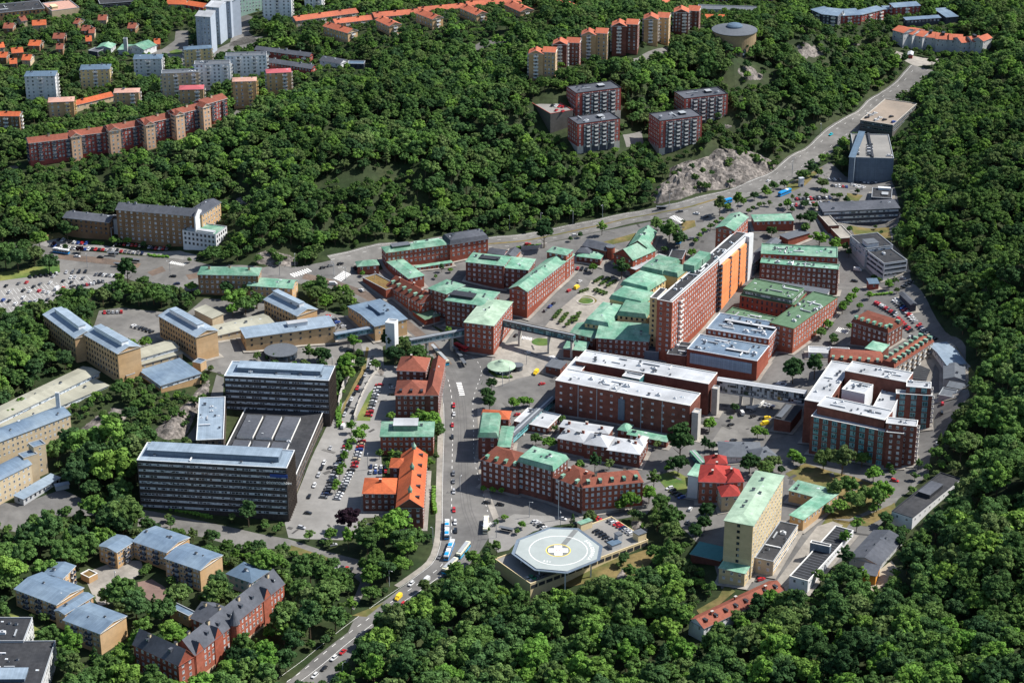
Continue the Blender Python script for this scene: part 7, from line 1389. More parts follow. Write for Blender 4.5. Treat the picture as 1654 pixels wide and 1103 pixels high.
for x, y, c, lb, h in ((1272,458,'red','red car, first from the top on the tram street',1),(1273,512,'white','white car with trailer below the first red car on the tram street',1),(1263,582,'red','red car, second red one on the tram street',1),(1262,660,'black','dark car at the shadow edge of the tram street',1),(1270,890,'grey','grey car, upper of three in the tram street shadow',1),(1270,940,'grey','grey car, middle of three in the tram street shadow',1),(1272,1005,'silver','silver car, lower of three in the tram street shadow',1),(1480,1075,'black','black car turning off below the corner brick row',0),(1568,1087,'black','second black car turning off below the corner brick row',0)): one('J', x, y, c, (x, y+40) if h else (x+50, y+6), lb)
for x, y, c, lb, hx, hy in ((1273,20,'red','red car above the two white and blue buses',0,30),(1281,98,'white','white car beside the rear bus',0,30),(1284,152,'black','black car beside the gap between the buses',0,30),(1182,318,'grey','grey car left of the articulated bus',-20,30),(1002,488,'white','white car ahead of the yellow van',-28,28),(945,620,'red','red car just behind the yellow van',-28,28),(566,922,'red','red car, lower one on the woodland road',-28,26),(510,962,'white','white car following the red one on the woodland road',-28,26),(447,1026,'black','black car in tree shade on the woodland road',-28,26),(388,1072,'white','white car at the bottom of the woodland road',-28,26)): one('N', x, y, c, (x+hx, y+hy), lb)
one('N', 920, 578, 'yellow', (892, 606), 'yellow ambulance van on the woodland road', 'van'); one('N', 1096, 470, 'white', (1066, 498), 'white van just below the tram', 'van')
row('N', (497, 380), (620, 398), 5, 'row in the small wooded yard', G_, fix={0: 'silver', 1: 'silver', 2: 'black', 3: 'red', 4: 'black'}); one('N', 305, 130, 'silver', (340, 140), 'silver car below the dark office corner', group=G_); one('N', 345, 38, 'black', (375, 42), 'black car in the bay below the dark office', group=G_); one('N', 505, 240, 'silver', .3, 'silver car in deep shade of the purple tree', group=G_)
one('O', 872, 790, 'red', .3, 'red car in a small clearing of the lower wood', group=G_)
row('O', (172, 92), (232, 132), 4, 'short row behind the helipad', G_, fix={0: 'white', 1: 'silver', 2: 'black', 3: 'white'}); one('O', 352, 74, 'white', (390, 84), 'white car below the corner brick row', group=G_)
one('O', 1145, 95, 'grey', 1.3, 'grey car in the yard left of the tan tower', group=G_); one('O', 1160, 14, 'white', 1.2, 'white car in the yard below the crimson-roofed villa', group=G_); one('O', 1052, 55, 'silver', .2, 'silver car at the yard corner by the trees', group=G_); one('O', 1612, 460, 'red', .5, 'red car at the foot of the tan tower', group=G_)
for x, y, c, lb in ((218,320,'red','red car parked by the teal bridge end'),(62,515,'red','red car beside the white flat pavilion'),(1390,695,'red','red car, middle of three below the hospital forecourt'),(1436,680,'black','black car, right of three below the hospital forecourt'),(1350,706,'silver','silver car, left of three below the hospital forecourt'),(1420,580,'black','black car in the hospital forecourt'),(1565,525,'black','black car under the glazed bridge'),(1562,490,'grey','grey car close under the glazed bridge'),(1618,540,'black','dark car right of the hospital forecourt')): one('K', x, y, c, .5, lb, group=G_)
one('K', 180, 250, 'yellow', (150, 285), 'yellow ambulance van on the square road', 'van'); one('K', 130, 122, 'white', (160, 112), 'white car on the square under the sky bridge'); one('K', 1490, 508, 'white', (1475, 480), 'white box van in the hospital forecourt', 'van'); one('K', 1632, 575, 'yellow', (1600, 585), 'yellow ambulance right of the hospital forecourt', 'van')
row('K', (1030, 983), (1105, 1042), 5, 'row left of the crimson-roofed villa', G_, fix={0: 'white'})
# decks
def blk(lbl, i=0):
    for B in BL:
        if lbl in B.root['label']: return B.geo[i]
zD = blk('bare beige top deck')['zr']+.06
for i, (x, y, c) in enumerate([(706,725,'white'),(680,737,'silver'),(655,752,'black'),(737,754,'white'),(767,766,'black'),(715,767,'white'),(810,746,'black'),(826,780,'blue')]): one('D', x, y, c, .6, f"{c} car, {ORD[i] or 'first '}from the far side on the beige garage deck", group='cars on the garage decks', deck=zD)
zT = blk('tall slatted')['zr']+.06
row('D', (588, 932), (588, 985), 5, 'left row on the parking tower', 'cars on the garage decks', deck=zT, fix={0: 'white', 1: 'white'}); row('D', (672, 925), (674, 990), 8, 'middle row on the parking tower', 'cars on the garage decks', deck=zT); one('D', 798, 995, 'white', 0, 'white car alone at the front of the parking tower deck', group='cars on the garage decks', deck=zT)
zP = blk('rust red railing')['zr']+.06
row('C', (285, 676), (350, 684), 4, 'back of the red-railed deck', 'cars on the garage decks', deck=zP, fix={3: 'red'}); row('C', (310, 706), (350, 712), 2, 'front of the red-railed deck', 'cars on the garage decks', deck=zP, fix={0: 'red', 1: 'red'})
# ------------------------------------------------------------ buses and trams
def long_vehicle(name, tt, a, b, secs, w_, h, colr, band, label, cat, roofs=(), group=None, deck=None, wheels=True):
    """sections laid between survey spots a and b (on the ground)"""
    A, B_ = gz(px(a, tt), deck), gz(px(b, tt), deck); hd = math.atan2(B_[1]-A[1], B_[0]-A[0]); o = empty(name, (*A[:2], A[2]), label, cat, group, hd); x = 0
    for i, (ln, da) in enumerate(secs):
        m = MB(); c0, s0 = 0, 0
        cx = x + ln/2
        def addb(nm, bx):
            me = unit_mesh(nm, bx); ob = inst(me, nm, o, (cx, 0, 0), 0); return ob
        addb('body', [(-ln/2+.08, ln/2-.08, -w_/2, w_/2, .35, 1.25, band), (-ln/2+.1, ln/2-.1, -w_/2+.06, w_/2-.06, 1.25, 2.25, 'car_glass'), (-ln/2+.08, ln/2-.08, -w_/2, w_/2, 2.25, h-.12, colr), (-ln/2+.2, ln/2-.2, -w_/2+.15, w_/2-.15, h-.12, h, colr)])
        for q in range(int(ln/1.8)): pass
        bx = [(-ln/2+1.0+q*2.0, -ln/2+1.25+q*2.0, -w_/2-.01, w_/2+.01, 1.25, 2.25, colr) for q in range(int((ln-1)/2))]
        addb('window_post', bx)
        for (f0, f1, c) in roofs: addb('roof_unit', [(-ln/2+ln*f0, -ln/2+ln*f1, -w_/2+.25, w_/2-.25, h, h+.30, c)])
        if wheels:
            for wx in (ln*.2, ln*.8):
                for wy in (-w_/2+.16, w_/2-.16): inst(WHB, 'wheel', o, (x+wx, wy, .5))
        x += ln
        if i < len(secs)-1:
            inst(unit_mesh('gangway', [(0, .7, -w_/2+.15, w_/2-.15, .5, h-.3, 'dark_metal')]), 'gangway', o, (x, 0, 0)); x += .7
    return o
long_vehicle('bus', 'N', (1228, 205), (1230, 70), [(9, 0), (8, 0)], 2.55, 3.1, 'paint white', 'paint sky blue', 'white and blue articulated bus, rear one of two on the tram street', 'bus', ((.12, .42, 'paint sky blue'), (.6, .78, 'light_metal')))
long_vehicle('bus', 'N', (1222, 340), (1272, 205), [(9, 0), (9, 0)], 2.55, 3.1, 'paint white', 'paint sky blue', 'white and blue articulated bus, front one of two, beside the tram', 'bus', ((.1, .45, 'paint sky blue'), (.6, .8, 'light_metal')))
long_vehicle('tram', 'N', (1208, 424), (1292, 338), [(13.6, 0)], 2.6, 3.4, 'cream_paint', 'tram_blue', 'front car of a white and blue tram curving into the woodland road', 'tram', ((.08, .9, 'grey_metal'),), 'tram cars in the bend')
long_vehicle('tram', 'N', (1300, 328), (1378, 225), [(14.5, 0)], 2.6, 3.4, 'cream_paint', 'tram_blue', 'rear car of a white and blue tram in the street bend', 'tram', ((.1, .9, 'grey_metal'),), 'tram cars in the bend')
long_vehicle('tram', 'N', (1472, 170), (1480, 48), [(15, 0)], 2.6, 3.4, 'cream_paint', 'cream_paint', 'cream tram standing at the kerb behind the helipad', 'tram', ((.1, .5, 'light_metal'), (.6, .9, 'light_metal')))
long_vehicle('tram', 'J', (1232, 200), (1155, 92), [(15, 0), (14, 0)], 2.6, 3.4, 'cream_paint', 'tram_blue', 'tram leaving the stop under the glazed sky bridge', 'tram', ((.08, .92, 'grey_metal'),))
long_vehicle('bus', 'J', (1280, 78), (1332, 112), [(11, 0)], 2.5, 3.0, 'paint red', 'paint red', 'red bus beside the shelters under the sky bridge', 'bus', ((.1, .4, 'paint red'),))
long_vehicle('bus', 'E', (340, 540), (418, 553), [(12, 0)], 2.5, 3.1, 'paint white', 'paint sky blue', 'white and blue bus on the avenue near the dark trees', 'bus', ((.1, .4, 'light_metal'),))
long_vehicle('bus', 'G', (1080, 492), (1128, 440), [(13, 0)], 2.55, 3.1, 'paint sky blue', 'paint sky blue', 'sky blue bus standing beside the park trees', 'bus', ((.1, .4, 'paint sky blue'), (.6, .8, 'light_metal')))
long_vehicle('bus', 'H', (95, 190), (175, 158), [(13, 0)], 2.55, 3.1, 'paint sky blue', 'paint sky blue', 'sky blue bus on the side street below the white kiosk', 'bus', ((.1, .4, 'paint sky blue'), (.6, .8, 'light_metal')))
long_vehicle('bus', 'G', (1340, 244), (1410, 226), [(12, 0)], 2.55, 3.1, 'paint sky blue', 'paint sky blue', 'sky blue bus half hidden by trees on the main road', 'bus', ((.1, .4, 'light_metal'),))
# ------------------------------------------------------------ sky bridges
def bridge(name, label, a, b, za, w_, h, wall, roof, posts=(), glass='pane_teal', ta='X', tb='X', legs='concrete', cant=True, zb_=None):
    zb_ = za if zb_ is None else zb_
    A, B_ = at_z(px(a, ta), za+h), at_z(px(b, tb), zb_+h); L0 = math.dist(A, B_); hd = math.atan2(B_[1]-A[1], B_[0]-A[0])
    mz = (za+zb_)/2; o = empty(name, ((A[0]+B_[0])/2, (A[1]+B_[1])/2, mz), label, 'bridge', None, hd)
    inst(unit_mesh('deck', [(-L0/2, L0/2, -w_/2, w_/2, -.5, .5, wall)]), 'deck', o, (0, 0, 0)); inst(unit_mesh('roof', [(-L0/2, L0/2, -w_/2-.3, w_/2+.3, h, h+.35, roof), (-L0/2, L0/2, -.5, .5, h+.35, h+.5, 'grey_metal')]), 'roof', o, (0, 0, 0))
    inst(unit_mesh('glazing', [(-L0/2+.1, L0/2-.1, -w_/2+.1, w_/2-.1, .5, h, glass)]), 'glazing', o, (0, 0, 0))
    n = max(2, int(L0/4)); bx = []
    for i in range(n+1): x = -L0/2+.3+(L0-.6)*i/n; bx.append((x-.12, x+.12, -w_/2, w_/2, .5, h, wall))
    bx.append((-L0/2, L0/2, -w_/2-.02, w_/2+.02, h*.5, h*.5+.18, wall))
    inst(unit_mesh('frame', bx), 'frame', o, (0, 0, 0))
    for f in posts:
        x = -L0/2+L0*f; wx, wy = A[0]+(B_[0]-A[0])*f, A[1]+(B_[1]-A[1])*f; zz = zt(wx, wy)-mz-.5
        inst(unit_mesh('pier', [(-.6, .6, -w_/2*.8, w_/2*.8, zz, -.5, legs)]), 'pier', o, (x, 0, 0))
    return o
bridge('sky_bridge', 'dark glazed sky bridge on tall piers across the hospital square', (806, 516), (928, 542), 20.5, 3.4, 3.2, 'panel_slate', 'roof_dark', (.28, .67, .97), 'pane_teal')
bridge('sky_bridge', 'grey glazed sky bridge over the tram street on slim posts', (662, 549), (770, 529), 18.5, 3.4, 3.0, 'grey_metal', 'roof_grey', (.25, .62), 'pane_teal')
bridge('sky_bridge', 'short grey glazed sky bridge from the tan building to the white tower', (540, 540), (626, 524), 18.5, 3.4, 3.0, 'panel_blue', 'roof_metal', (.35,), 'pane_teal')
bridge('sky_bridge', 'teal-sided sloping sky bridge beside the white-roofed hospital', (820, 708), (893, 641), 7, 4.0, 3.4, 'teal_paint', 'roof_grey', (.3, .6, .95), 'pane_teal', legs='white_trim')
bridge('sky_bridge', 'two-storey pale framed bridge joining the hospital and the ward block', (1158, 612), (1303, 634), 14, 5.0, 7.0, 'plaster_grey', 'roof_white', (.28, .40), 'pane', legs='concrete')
t_ = ground((632, 562)); b_ = Bld('bridge_tower', 'narrow white stair tower at the end of the sky bridges', 'tower', [k('X', (622, 522), (637, 524), (646, 518), 19, 'plaster_white', rm='roof_white', st='', trim='white_trim', z0=13.0)])
bridge('link_bridge', 'small copper-roofed link bridge left of the crimson-roofed villa', (1118, 728), (1136, 748), 6, 3, 3, 'panel_teal', 'copper', (), 'pane_teal')
# ------------------------------------------------------------ helipad and its garage
gb = GARAGE
g = gb.geo[0]; an = math.atan2(g['u'].y, g['u'].x); zdk = g['zr']+.06
nb_ = 16
for i in range(nb_):
    m = MB(); p = g['P'][0] + g['u']*g['L']*(i+.5)/nb_ - g['n']*.06; m.box((p.x, p.y, g['zr']-2.6), g['L']/nb_-1.0, .2, 1.9, an, 'dark_metal'); gb.part('opening', m)
for i, (u0, u1, v0, v1, h, wm, tm, nm) in enumerate([(.93, 1.0, .05, .2, 4, 'garage_beige', 'roof_grey', 'stair_house'), (.72, .80, .10, .24, 2.4, 'plaster_grey', 'roof_greyblue', 'stair_house'), (.80, .84, .2, .3, 5, 'plaster_grey', 'roof_grey', 'stair_house'), (.70, .80, .9, 1.0, 4.2, 'garage_beige', 'copper', 'stair_house')]):
    m = MB(); p = g['a'] + g['u']*g['L']*(u0+u1)/2 + g['n']*g['W']*(v0+v1)/2; m.box((p.x, p.y, zdk), (u1-u0)*g['L'], (v1-v0)*g['W'], h, an, wm); m.box((p.x, p.y, zdk+h), (u1-u0)*g['L']+.5, (v1-v0)*g['W']+.5, .3, an, tm); gb.part(nm, m)
DK = 'cars on the helipad garage'
row('O', (440, 108), (578, 72), 8, 'back row on the helipad garage', DK, deck=zdk, fix={4: 'red', 5: 'red', 6: 'red'}, tilt=.4); row('O', (655, 86), (790, 168), 11, 'right-hand row on the helipad garage', DK, deck=zdk, fix={0: 'grey', 2: 'red', 3: 'red', 8: 'red', 9: 'red'}, tilt=-.1); row('O', (562, 152), (645, 208), 7, 'middle row on the helipad garage', DK, deck=zdk, fix={0: 'black', 1: 'black', 2: 'black', 3: 'black', 6: 'white'}, tilt=-.1)
row('O', (130, 456), (215, 432), 5, 'open corner below the helipad', DK, deck=zdk, fix={0: 'silver', 1: 'green', 2: 'grey', 3: 'grey', 4: 'white'}, tilt=.3)
pts = [(48,287),(78,205),(268,133),(440,138),(582,243),(566,325),(375,402),(182,384)]; zh = 11.5
W8 = [at_z(px(p, 'O'), zh) for p in pts]; hc = (sum(p[0] for p in W8)/8, sum(p[1] for p in W8)/8)
if area2(W8) < 0: W8 = W8[::-1]
ho = empty('helipad', (*hc, zh), 'octagonal grey helipad with white cross and rings on a steel platform', 'helipad')
m = MB(); m.face([(x, y, zh) for x, y in W8], 'heli_grey')
for i in range(8):
    a, b = W8[i], W8[(i+1) % 8]; m.face([(*a, zh-.6), (*b, zh-.6), (*b, zh), (*a, zh)], 'grey_metal')
m.build('platform', ho, (*hc, zh))
m = MB()
def sc8(f, z): return [((x-hc[0])*f+hc[0], (y-hc[1])*f+hc[1], z) for x, y in W8]
I_, O_ = sc8(1.0, zh-.5), sc8(1.09, zh-.1)
for i in range(8): m.face([I_[i], I_[(i+1) % 8], O_[(i+1) % 8], O_[i]][::-1], 'panel_blue')
m.build('safety_net', ho, (*hc, zh))
pc = at_z(px((322, 270), 'O'), zh); Rr = math.dist(at_z(px((135, 270), 'O'), zh), at_z(px((510, 270), 'O'), zh))/2
def ring(nm, r0, r1, mn, z, c=None, n=48):
    c = c or pc; m = MB()
    for i in range(n):
        a0, a1 = i*6.28319/n, (i+1)*6.28319/n; P = [(c[0]+r*math.cos(a), c[1]+r*math.sin(a), z) for r, a in ((r0, a0), (r1, a0), (r1, a1), (r0, a1))]
        m.face(P if r0 > 0 else P[1:] if False else P, mn) if r0 > 0 else m.face([P[1], P[2], (c[0], c[1], z)], mn)
    return m.build(nm, ho, (*hc, zh))
ring('outer_ring', Rr-.35, Rr, 'paint_white', zh+.02); r3 = Rr*80/187; ring('dark_disc', 0, r3-.5, 'paint_darkgrey', zh+.02); ring('yellow_ring', r3-.5, r3, 'paint_yellow', zh+.03)
e1 = Vector(at_z(px((435, 140), 'O'), zh)); c_ = Vector(pc); d = (e1-c_).normalized(); q = Vector((-d.y, d.x))*1.4; m = MB()
m.face([(*(c_+d*(r3+.02)+q*-1), zh+.015), (*(e1+q*-1), zh+.015), (*(e1+q), zh+.015), (*(c_+d*(r3+.02)+q), zh+.015)], 'paint_darkgrey'); m.build('walkway_stripe', ho, (*hc, zh))
ca_ = -0.0; m = MB(); cr_ = r3*.78; cw_ = cr_*.40
for (sx, sy) in ((cr_, cw_), (cw_, cr_)):
    m.face([(pc[0]-sx, pc[1]-sy, zh+.035+(.004 if sx > sy else 0)), (pc[0]+sx, pc[1]-sy, zh+.035+(.004 if sx > sy else 0)), (pc[0]+sx, pc[1]+sy, zh+.035+(.004 if sx > sy else 0)), (pc[0]-sx, pc[1]+sy, zh+.035+(.004 if sx > sy else 0))], 'paint_white')
m.build('white_cross', ho, (*hc, zh))
m = MB()
for bx in ((-1.0, -.72, -1.1, 1.1), (.72, 1.0, -1.1, 1.1), (-.72, .72, -.14, .14)): m.face([(pc[0]+a, pc[1]+b, zh+.05) for a, b in ((bx[0], bx[2]), (bx[1], bx[2]), (bx[1], bx[3]), (bx[0], bx[3]))], 'paint red')
m.build('letter', ho, (*hc, zh))
def text_mesh(body, size, mname, name, ext=.0, spacing=1.0):
    c = bpy.data.curves.new(name, 'FONT'); c.body = body; c.size = size; c.extrude = ext; c.align_x = 'CENTER'; c.align_y = 'CENTER'; c.space_character = spacing
    o = bpy.data.objects.new('tmp', c); C.objects.link(o); dg = bpy.context.evaluated_depsgraph_get(); me = bpy.data.meshes.new_from_object(o.evaluated_get(dg)); bpy.data.objects.remove(o); me.materials.clear(); me.materials.append(MATS[mname]); me.name = name; return me
def bent(word, a0, rad, size):              # a word painted along a circle on the pad
    me = text_mesh(word, size, 'paint_white', 'painted_word', 0, 1.15)
    for v in me.vertices:
        a = a0 - v.co.x/rad; r_ = rad + v.co.y; v.co = (pc[0]-hc[0] + r_*math.cos(a), pc[1]-hc[1] + r_*math.sin(a), .03)
    inst(me, 'painted_word', ho, (0, 0, 0))
bent('SAHLGRENSKA', math.radians(2), Rr+2.4, 2.8)
m = text_mesh('5.5 t', 2.2, 'paint_white', 'painted_weight'); c = at_z(px((250, 340), 'O'), zh); inst(m, 'painted_weight', ho, (c[0]-hc[0], c[1]-hc[1], .03), -.25)
for i in range(8):
    a = W8[i]; x, y = hc[0]+(a[0]-hc[0])*.86, hc[1]+(a[1]-hc[1])*.86; zz = min(zt(x, y), 5) - zh
    inst(unit_mesh('leg', [(-.35, .35, -.35, .35, zz, -.6, 'light_metal')]), 'leg', ho, (x-hc[0], y-hc[1], 0)); 
    b2 = W8[(i+1) % 8]; m = MB(); mx_, my_ = (a[0]+b2[0])/2, (a[1]+b2[1])/2; m.box((mx_, my_, zh-1.6), math.dist(a, b2)*.98, .3, 1.0, math.atan2(b2[1]-a[1], b2[0]-a[0]), 'light_metal'); m.build('edge_truss', ho, (*hc, zh))
# ------------------------------------------------------------ round things
def round_b(name, label, cat, cx, cy, z0, parts_, group=None):
    o = empty(name, (cx, cy, z0), label, cat, group)
    for nm, prof, mn, n, smooth in parts_:
        m = MB()
        for j in range(len(prof)-1):
            (r0, h0), (r1, h1) = prof[j], prof[j+1]
            for i in range(n):
                a0, a1 = i*6.28319/n, (i+1)*6.28319/n
                P = [(cx+r0*math.cos(a0), cy+r0*math.sin(a0), z0+h0), (cx+r0*math.cos(a1), cy+r0*math.sin(a1), z0+h0), (cx+r1*math.cos(a1), cy+r1*math.sin(a1), z0+h1), (cx+r1*math.cos(a0), cy+r1*math.sin(a0), z0+h1)]
                if r0 < .01: P = P[1:]
                elif r1 < .01: P = P[:3]
                m.face(P, mn, [(a0*r0, h0), (a1*r0, h0), (a1*r1, h1), (a0*r1, h1)][:len(P)] if len(P) == 4 else None)
        m.build(nm, o, (cx, cy, z0))
    return o
z_ = 100
for _ in range(12):
    q = at_z(px((1443, 190), 'C'), z_); z_ = .5*z_ + .5*(zt(*q)+18)
hh = 19.0; z0 = z_-hh
wt = round_b('water_tower', 'round tan brick water tower with arched base and domed grey roof', 'water tower', q[0], q[1], z0, [('wall', [(17, 0), (17, hh)], 'drum_tan', 48, 0), ('roof', [(17, hh-.3), (17.8, hh-.3), (17.8, hh+.2), (6.2, hh+2.4)], 'roof_grey', 48, 0), ('lantern', [(6.2, hh+2.4), (6.2, hh+3.4), (5, hh+4.4), (2.5, hh+5.2), (0, hh+5.4)], 'roof_greyblue', 24, 0)])
for i in range(20):
    a = i*2*math.pi/20+.1; m = MB(); c = Vector((q[0]+17.06*math.cos(a), q[1]+17.06*math.sin(a))); t = Vector((-math.sin(a), math.cos(a))); P = []
    for s_, h_ in ((-1.4, 1), (1.4, 1), (1.4, 6.5), (.9, 7.6), (0, 8.1), (-.9, 7.6), (-1.4, 6.5)): P.append((c.x+t.x*s_, c.y+t.y*s_, z0+h_))
    m.face(P, 'pane_dark'); m.build('arch', wt, (q[0], q[1], z0))
q = at_z(px((810, 594)), 9); z0 = zt(*q)
round_b('tent_pavilion', 'round pavilion with pale green tented roof on the square', 'pavilion', q[0], q[1], z0, [('wall', [(6.2, 0), (6.2, 3.2)], 'pane_teal', 16, 0), ('roof', [(7.0, 2.9), (8.9, 2.9), (8.9, 3.2), (4.5, 4.6), (2.0, 6.2), (1.6, 6.8), (0, 7.4)], 'copper_pale', 16, 0)])
q = at_z(px((836, 597)), 7); z0 = zt(*q)
round_b('round_kiosk', 'small round glass kiosk beside the tented pavilion', 'kiosk', q[0], q[1], z0, [('wall', [(3.2, 0), (3.2, 2.8)], 'pane_dark', 16, 0), ('roof', [(3.6, 2.8), (3.6, 3.1), (0, 3.3)], 'roof_grey', 16, 0)])
q = at_z(px((170, 75), 'J'), 22); z0 = zt(*q)-3
round_b('glass_rotunda', 'round dark glass rotunda with flat roof in front of the tan long building', 'rotunda', q[0], q[1], z0, [('wall', [(10, 0), (10, 6.5)], 'pane_dark', 28, 0), ('roof', [(10.3, 6.5), (10.3, 7.1), (0, 7.1)], 'roof_grey', 28, 0)])
q = at_z(px((652, 605), 'G'), 15+2); z0 = zt(*q)
round_b('round_brick_turret', 'round red brick turret in front of the chapel-like hall', 'turret', q[0], q[1], z0-1, [('wall', [(3, 0), (3, 9)], 'brick_red', 18, 0), ('roof', [(3.2, 9), (3.2, 9.4), (0, 9.6)], 'roof_grey', 18, 0)])
q = ground((495*1.0/ZF+820, 854/ZF+270)); 
round_b('round_basin', 'round planted basin with pale rim in the garden square', 'basin', q[0], q[1], zt(*q), [('rim', [(6, 0), (6, .6), (5.2, .6), (5.2, .2)], 'concrete', 28, 0), ('planting', [(5.2, .3), (3.2, .7), (0, .5)], 'lawn', 28, 0)])
for i, (x, y) in enumerate([(385, 548), (362, 400)]):
    q = ground(px((x, y), 'I'))
for i, x in enumerate((358, 367, 376)):
    q = at_z(px((x, 410), 'I'), 36); round_b('flue', f"{['left', 'middle', 'right'][i]} steel flue of three behind the barrel-roofed laboratory", 'flue', q[0], q[1], 20, [('pipe', [(.5, 0), (.5, 20), (0, 20)], 'light_metal', 10, 0)], 'three steel flues')
# ------------------------------------------------------------ lamp posts and masts
lampm = unit_mesh('pole', [(-.12, .12, -.12, .12, 0, 9.5, 'grey_metal')]); armm = unit_mesh('lamp_head', [(0, 1.6, -.06, .06, 9.4, 9.5, 'grey_metal'), (1.2, 2.0, -.16, .16, 9.3, 9.45, 'light_metal')])
LP = [('F',(1147,1015),'beside the copper outbuilding'),('F',(985,935),'by the track bed'),('F',(510,690),'in the wide junction'),('F',(585,720),'at the corner of the wide junction'),('F',(770,745),'near the brown planted roof'),('F',(165,690),'at the head of the avenue'),('F',(262,640),'under the rock cutting'),('G',(415,360),'at the wood edge above the main road'),('G',(603,320),'above the dry grass'),('G',(210,370),'left on the main road'),('G',(1028,250),'at the foot of the rock face'),('G',(12,395),'at the far left of the main road'),('H',(178,60),'near the white kiosk'),('D',(360,860),'beside the turquoise car'),('D',(182,1080),'low on the main road'),('E',(712,470),'before the clinic wall'),('E',(556,640),'by the reservation'),('E',(1082,680),'at the avenue crossing'),('E',(732,580),'at the tram stop'),
      ('N',(862,500),'on the green bank of the woodland road'),('N',(568,1095),'at the bottom of the woodland road'),('N',(1140,230),'left of the buses'),('N',(1542,190),'near the cream tram'),('O',(335,118),'behind the helipad'),('O',(138,60),'at the square behind the helipad'),('J',(1312,1000),'on the tram street'),('J',(1205,440),'on the left pavement of the tram street'),('J',(1582,330),'beside the tented pavilion'),('J',(500,230),'above the retaining wall'),('K',(120,190),'on the square road'),('K',(10,300),'in front of the tented pavilion'),('K',(655,550),'at the wall of the white-roofed hospital'),('P',(770,960),'in the southern wood'),('M',(735,500),'in the apartment yard'),('M',(768,1040),'beside the ornate school'),('J',(725,860),'in the yard of the orange-roofed institute')]
for i, (tt, p_, lb) in enumerate(LP):
    q = ground(px(p_, tt)); o = empty('lamp_post', (q[0], q[1], zt(*q)), 'thin grey lamp post '+lb, 'lamp post', 'lamp posts', rz=i*1.3); inst(lampm, 'pole', o, (0, 0, 0)); inst(armm, 'lamp_head', o, (0, 0, 0))
for x, y, h, lb in ((862, 840, 24, 'white tall mast behind the helipad'), (536, 560, 0, '')):
    if h: q = ground((x+40, y)); o = inst(unit_mesh('mast', [(-.18, .18, -.18, .18, 0, h, 'white_trim')]), 'mast', None, (q[0], q[1], zt(*q))); tag(o, lb, 'mast')
# ------------------------------------------------------------ walls, shelters, small street things
def wall(label, cat, pts, h, th, mname, name='retaining_wall', t='X'):
    W_ = [ground(px(p, t)) for p in pts]; m = MB()
    for i in range(len(W_)-1):
        a, b = W_[i], W_[i+1]; n = max(1, int(math.dist(a, b)/8))
        for q in range(n):
            s, e = [tuple(a[d]+(b[d]-a[d])*f for d in (0, 1)) for f in (q/n, (q+1)/n)]; z = min(zt(*s), zt(*e)); m.box(((s[0]+e[0])/2, (s[1]+e[1])/2, z-.5), math.dist(s, e)+.02, th, h+.5+abs(zt(*s)-zt(*e)), math.atan2(e[1]-s[1], e[0]-s[0]), mname)
    c = W_[len(W_)//2]; o = m.build(name, None, (c[0], c[1], zt(*c))); tag(o, label, cat)
wall('tall pale retaining wall beside the hill road', 'wall', [(572, 586), (568, 600), (556, 625), (549, 648), (547, 662)], 4.5, .6, 'concrete'); wall('low parapet wall on the right side of the hill road', 'wall', [(616, 592), (600, 610), (588, 632), (578, 655), (572, 678)], 1.4, .5, 'concrete'); wall('pale concrete wall behind the long green-roofed ward', 'wall', [(842, 404), (870, 402), (884, 398)], 2.6, .5, 'concrete')
wall('rounded white garden wall in the hospital forecourt', 'wall', [(1205, 659), (1215, 660), (1228, 656), (1234, 650)], 1.5, .5, 'white_trim', 'garden_wall')
def hedge(label, pts, h, wd, t='X', top='leaf_light'):
    W_ = [ground(px(p, t)) for p in pts]; m = MB(); rr = random.Random(label)
    for i in range(len(W_)-1):
        a, b = W_[i], W_[i+1]; n = max(1, int(math.dist(a, b)/.8))
        for q in range(n):
            for z_ in range(3):
                f = (q+rr.random())/n; x, y = a[0]+(b[0]-a[0])*f+rr.uniform(-.5, .5)*wd, a[1]+(b[1]-a[1])*f+rr.uniform(-.5, .5)*wd; m.box((x, y, zt(x, y)-.2), rr.uniform(.7, 1.3), rr.uniform(.7, 1.3), h*rr.uniform(.7, 1.1), rr.uniform(0, 1.5), top)
    c = W_[0]; me = m.build('hedge', None, (c[0], c[1], zt(*c))); a_ = me.data.attributes.new('tint', 'FLOAT', 'FACE'); a_.data.foreach_set('value', [rr.uniform(.7, 1.2) for _ in me.data.polygons]); tag(me, label, 'hedge')
hedge('clipped hedge in the middle of the clinic forecourt', [(241, 413), (272, 416)], 1.4, 2.2); hedge('low hedge in the clinic car park', [(150, 392), (167, 395)], 1.2, 2.0); hedge('curved hedge round the tented pavilion', [(792, 600), (802, 608), (818, 611), (828, 609)], 1.2, 1.6, top='leaf'); hedge('long hedge beside the main road', [(832, 403), (850, 400), (872, 397)], 1.6, 1.6); hedge('long clipped hedge above the path by the dark office', [(272, 822), (310, 828), (340, 836)], 1.3, 2.4)
hedge('bright climbing hedge below the retaining wall', [(548, 690), (546, 668), (548, 650)], 2.5, 2.5); hedge('flowering green bank beside the retaining wall', [(560, 592), (552, 612), (544, 634), (542, 650)], 2.6, 3.2, top='leaf'); hedge('low hedge along the staff car park', [(1405, 478), (1440, 474)], 1.4, 2.0); hedge('tall ivy hedge on the tram street pavement', [(700, 790), (702, 830)], 2.4, 1.6)
sh = unit_mesh('shelter', [(-4, 4, -1.1, 1.1, 2.5, 2.65, 'roof_grey')]); sp2 = unit_mesh('shelter_post', [(-3.6, -3.45, -.07, .07, 0, 2.5, 'grey_metal'), (3.45, 3.6, -.07, .07, 0, 2.5, 'grey_metal'), (-3.4, 3.4, .95, 1.0, .3, 2.2, 'pane_dark')])
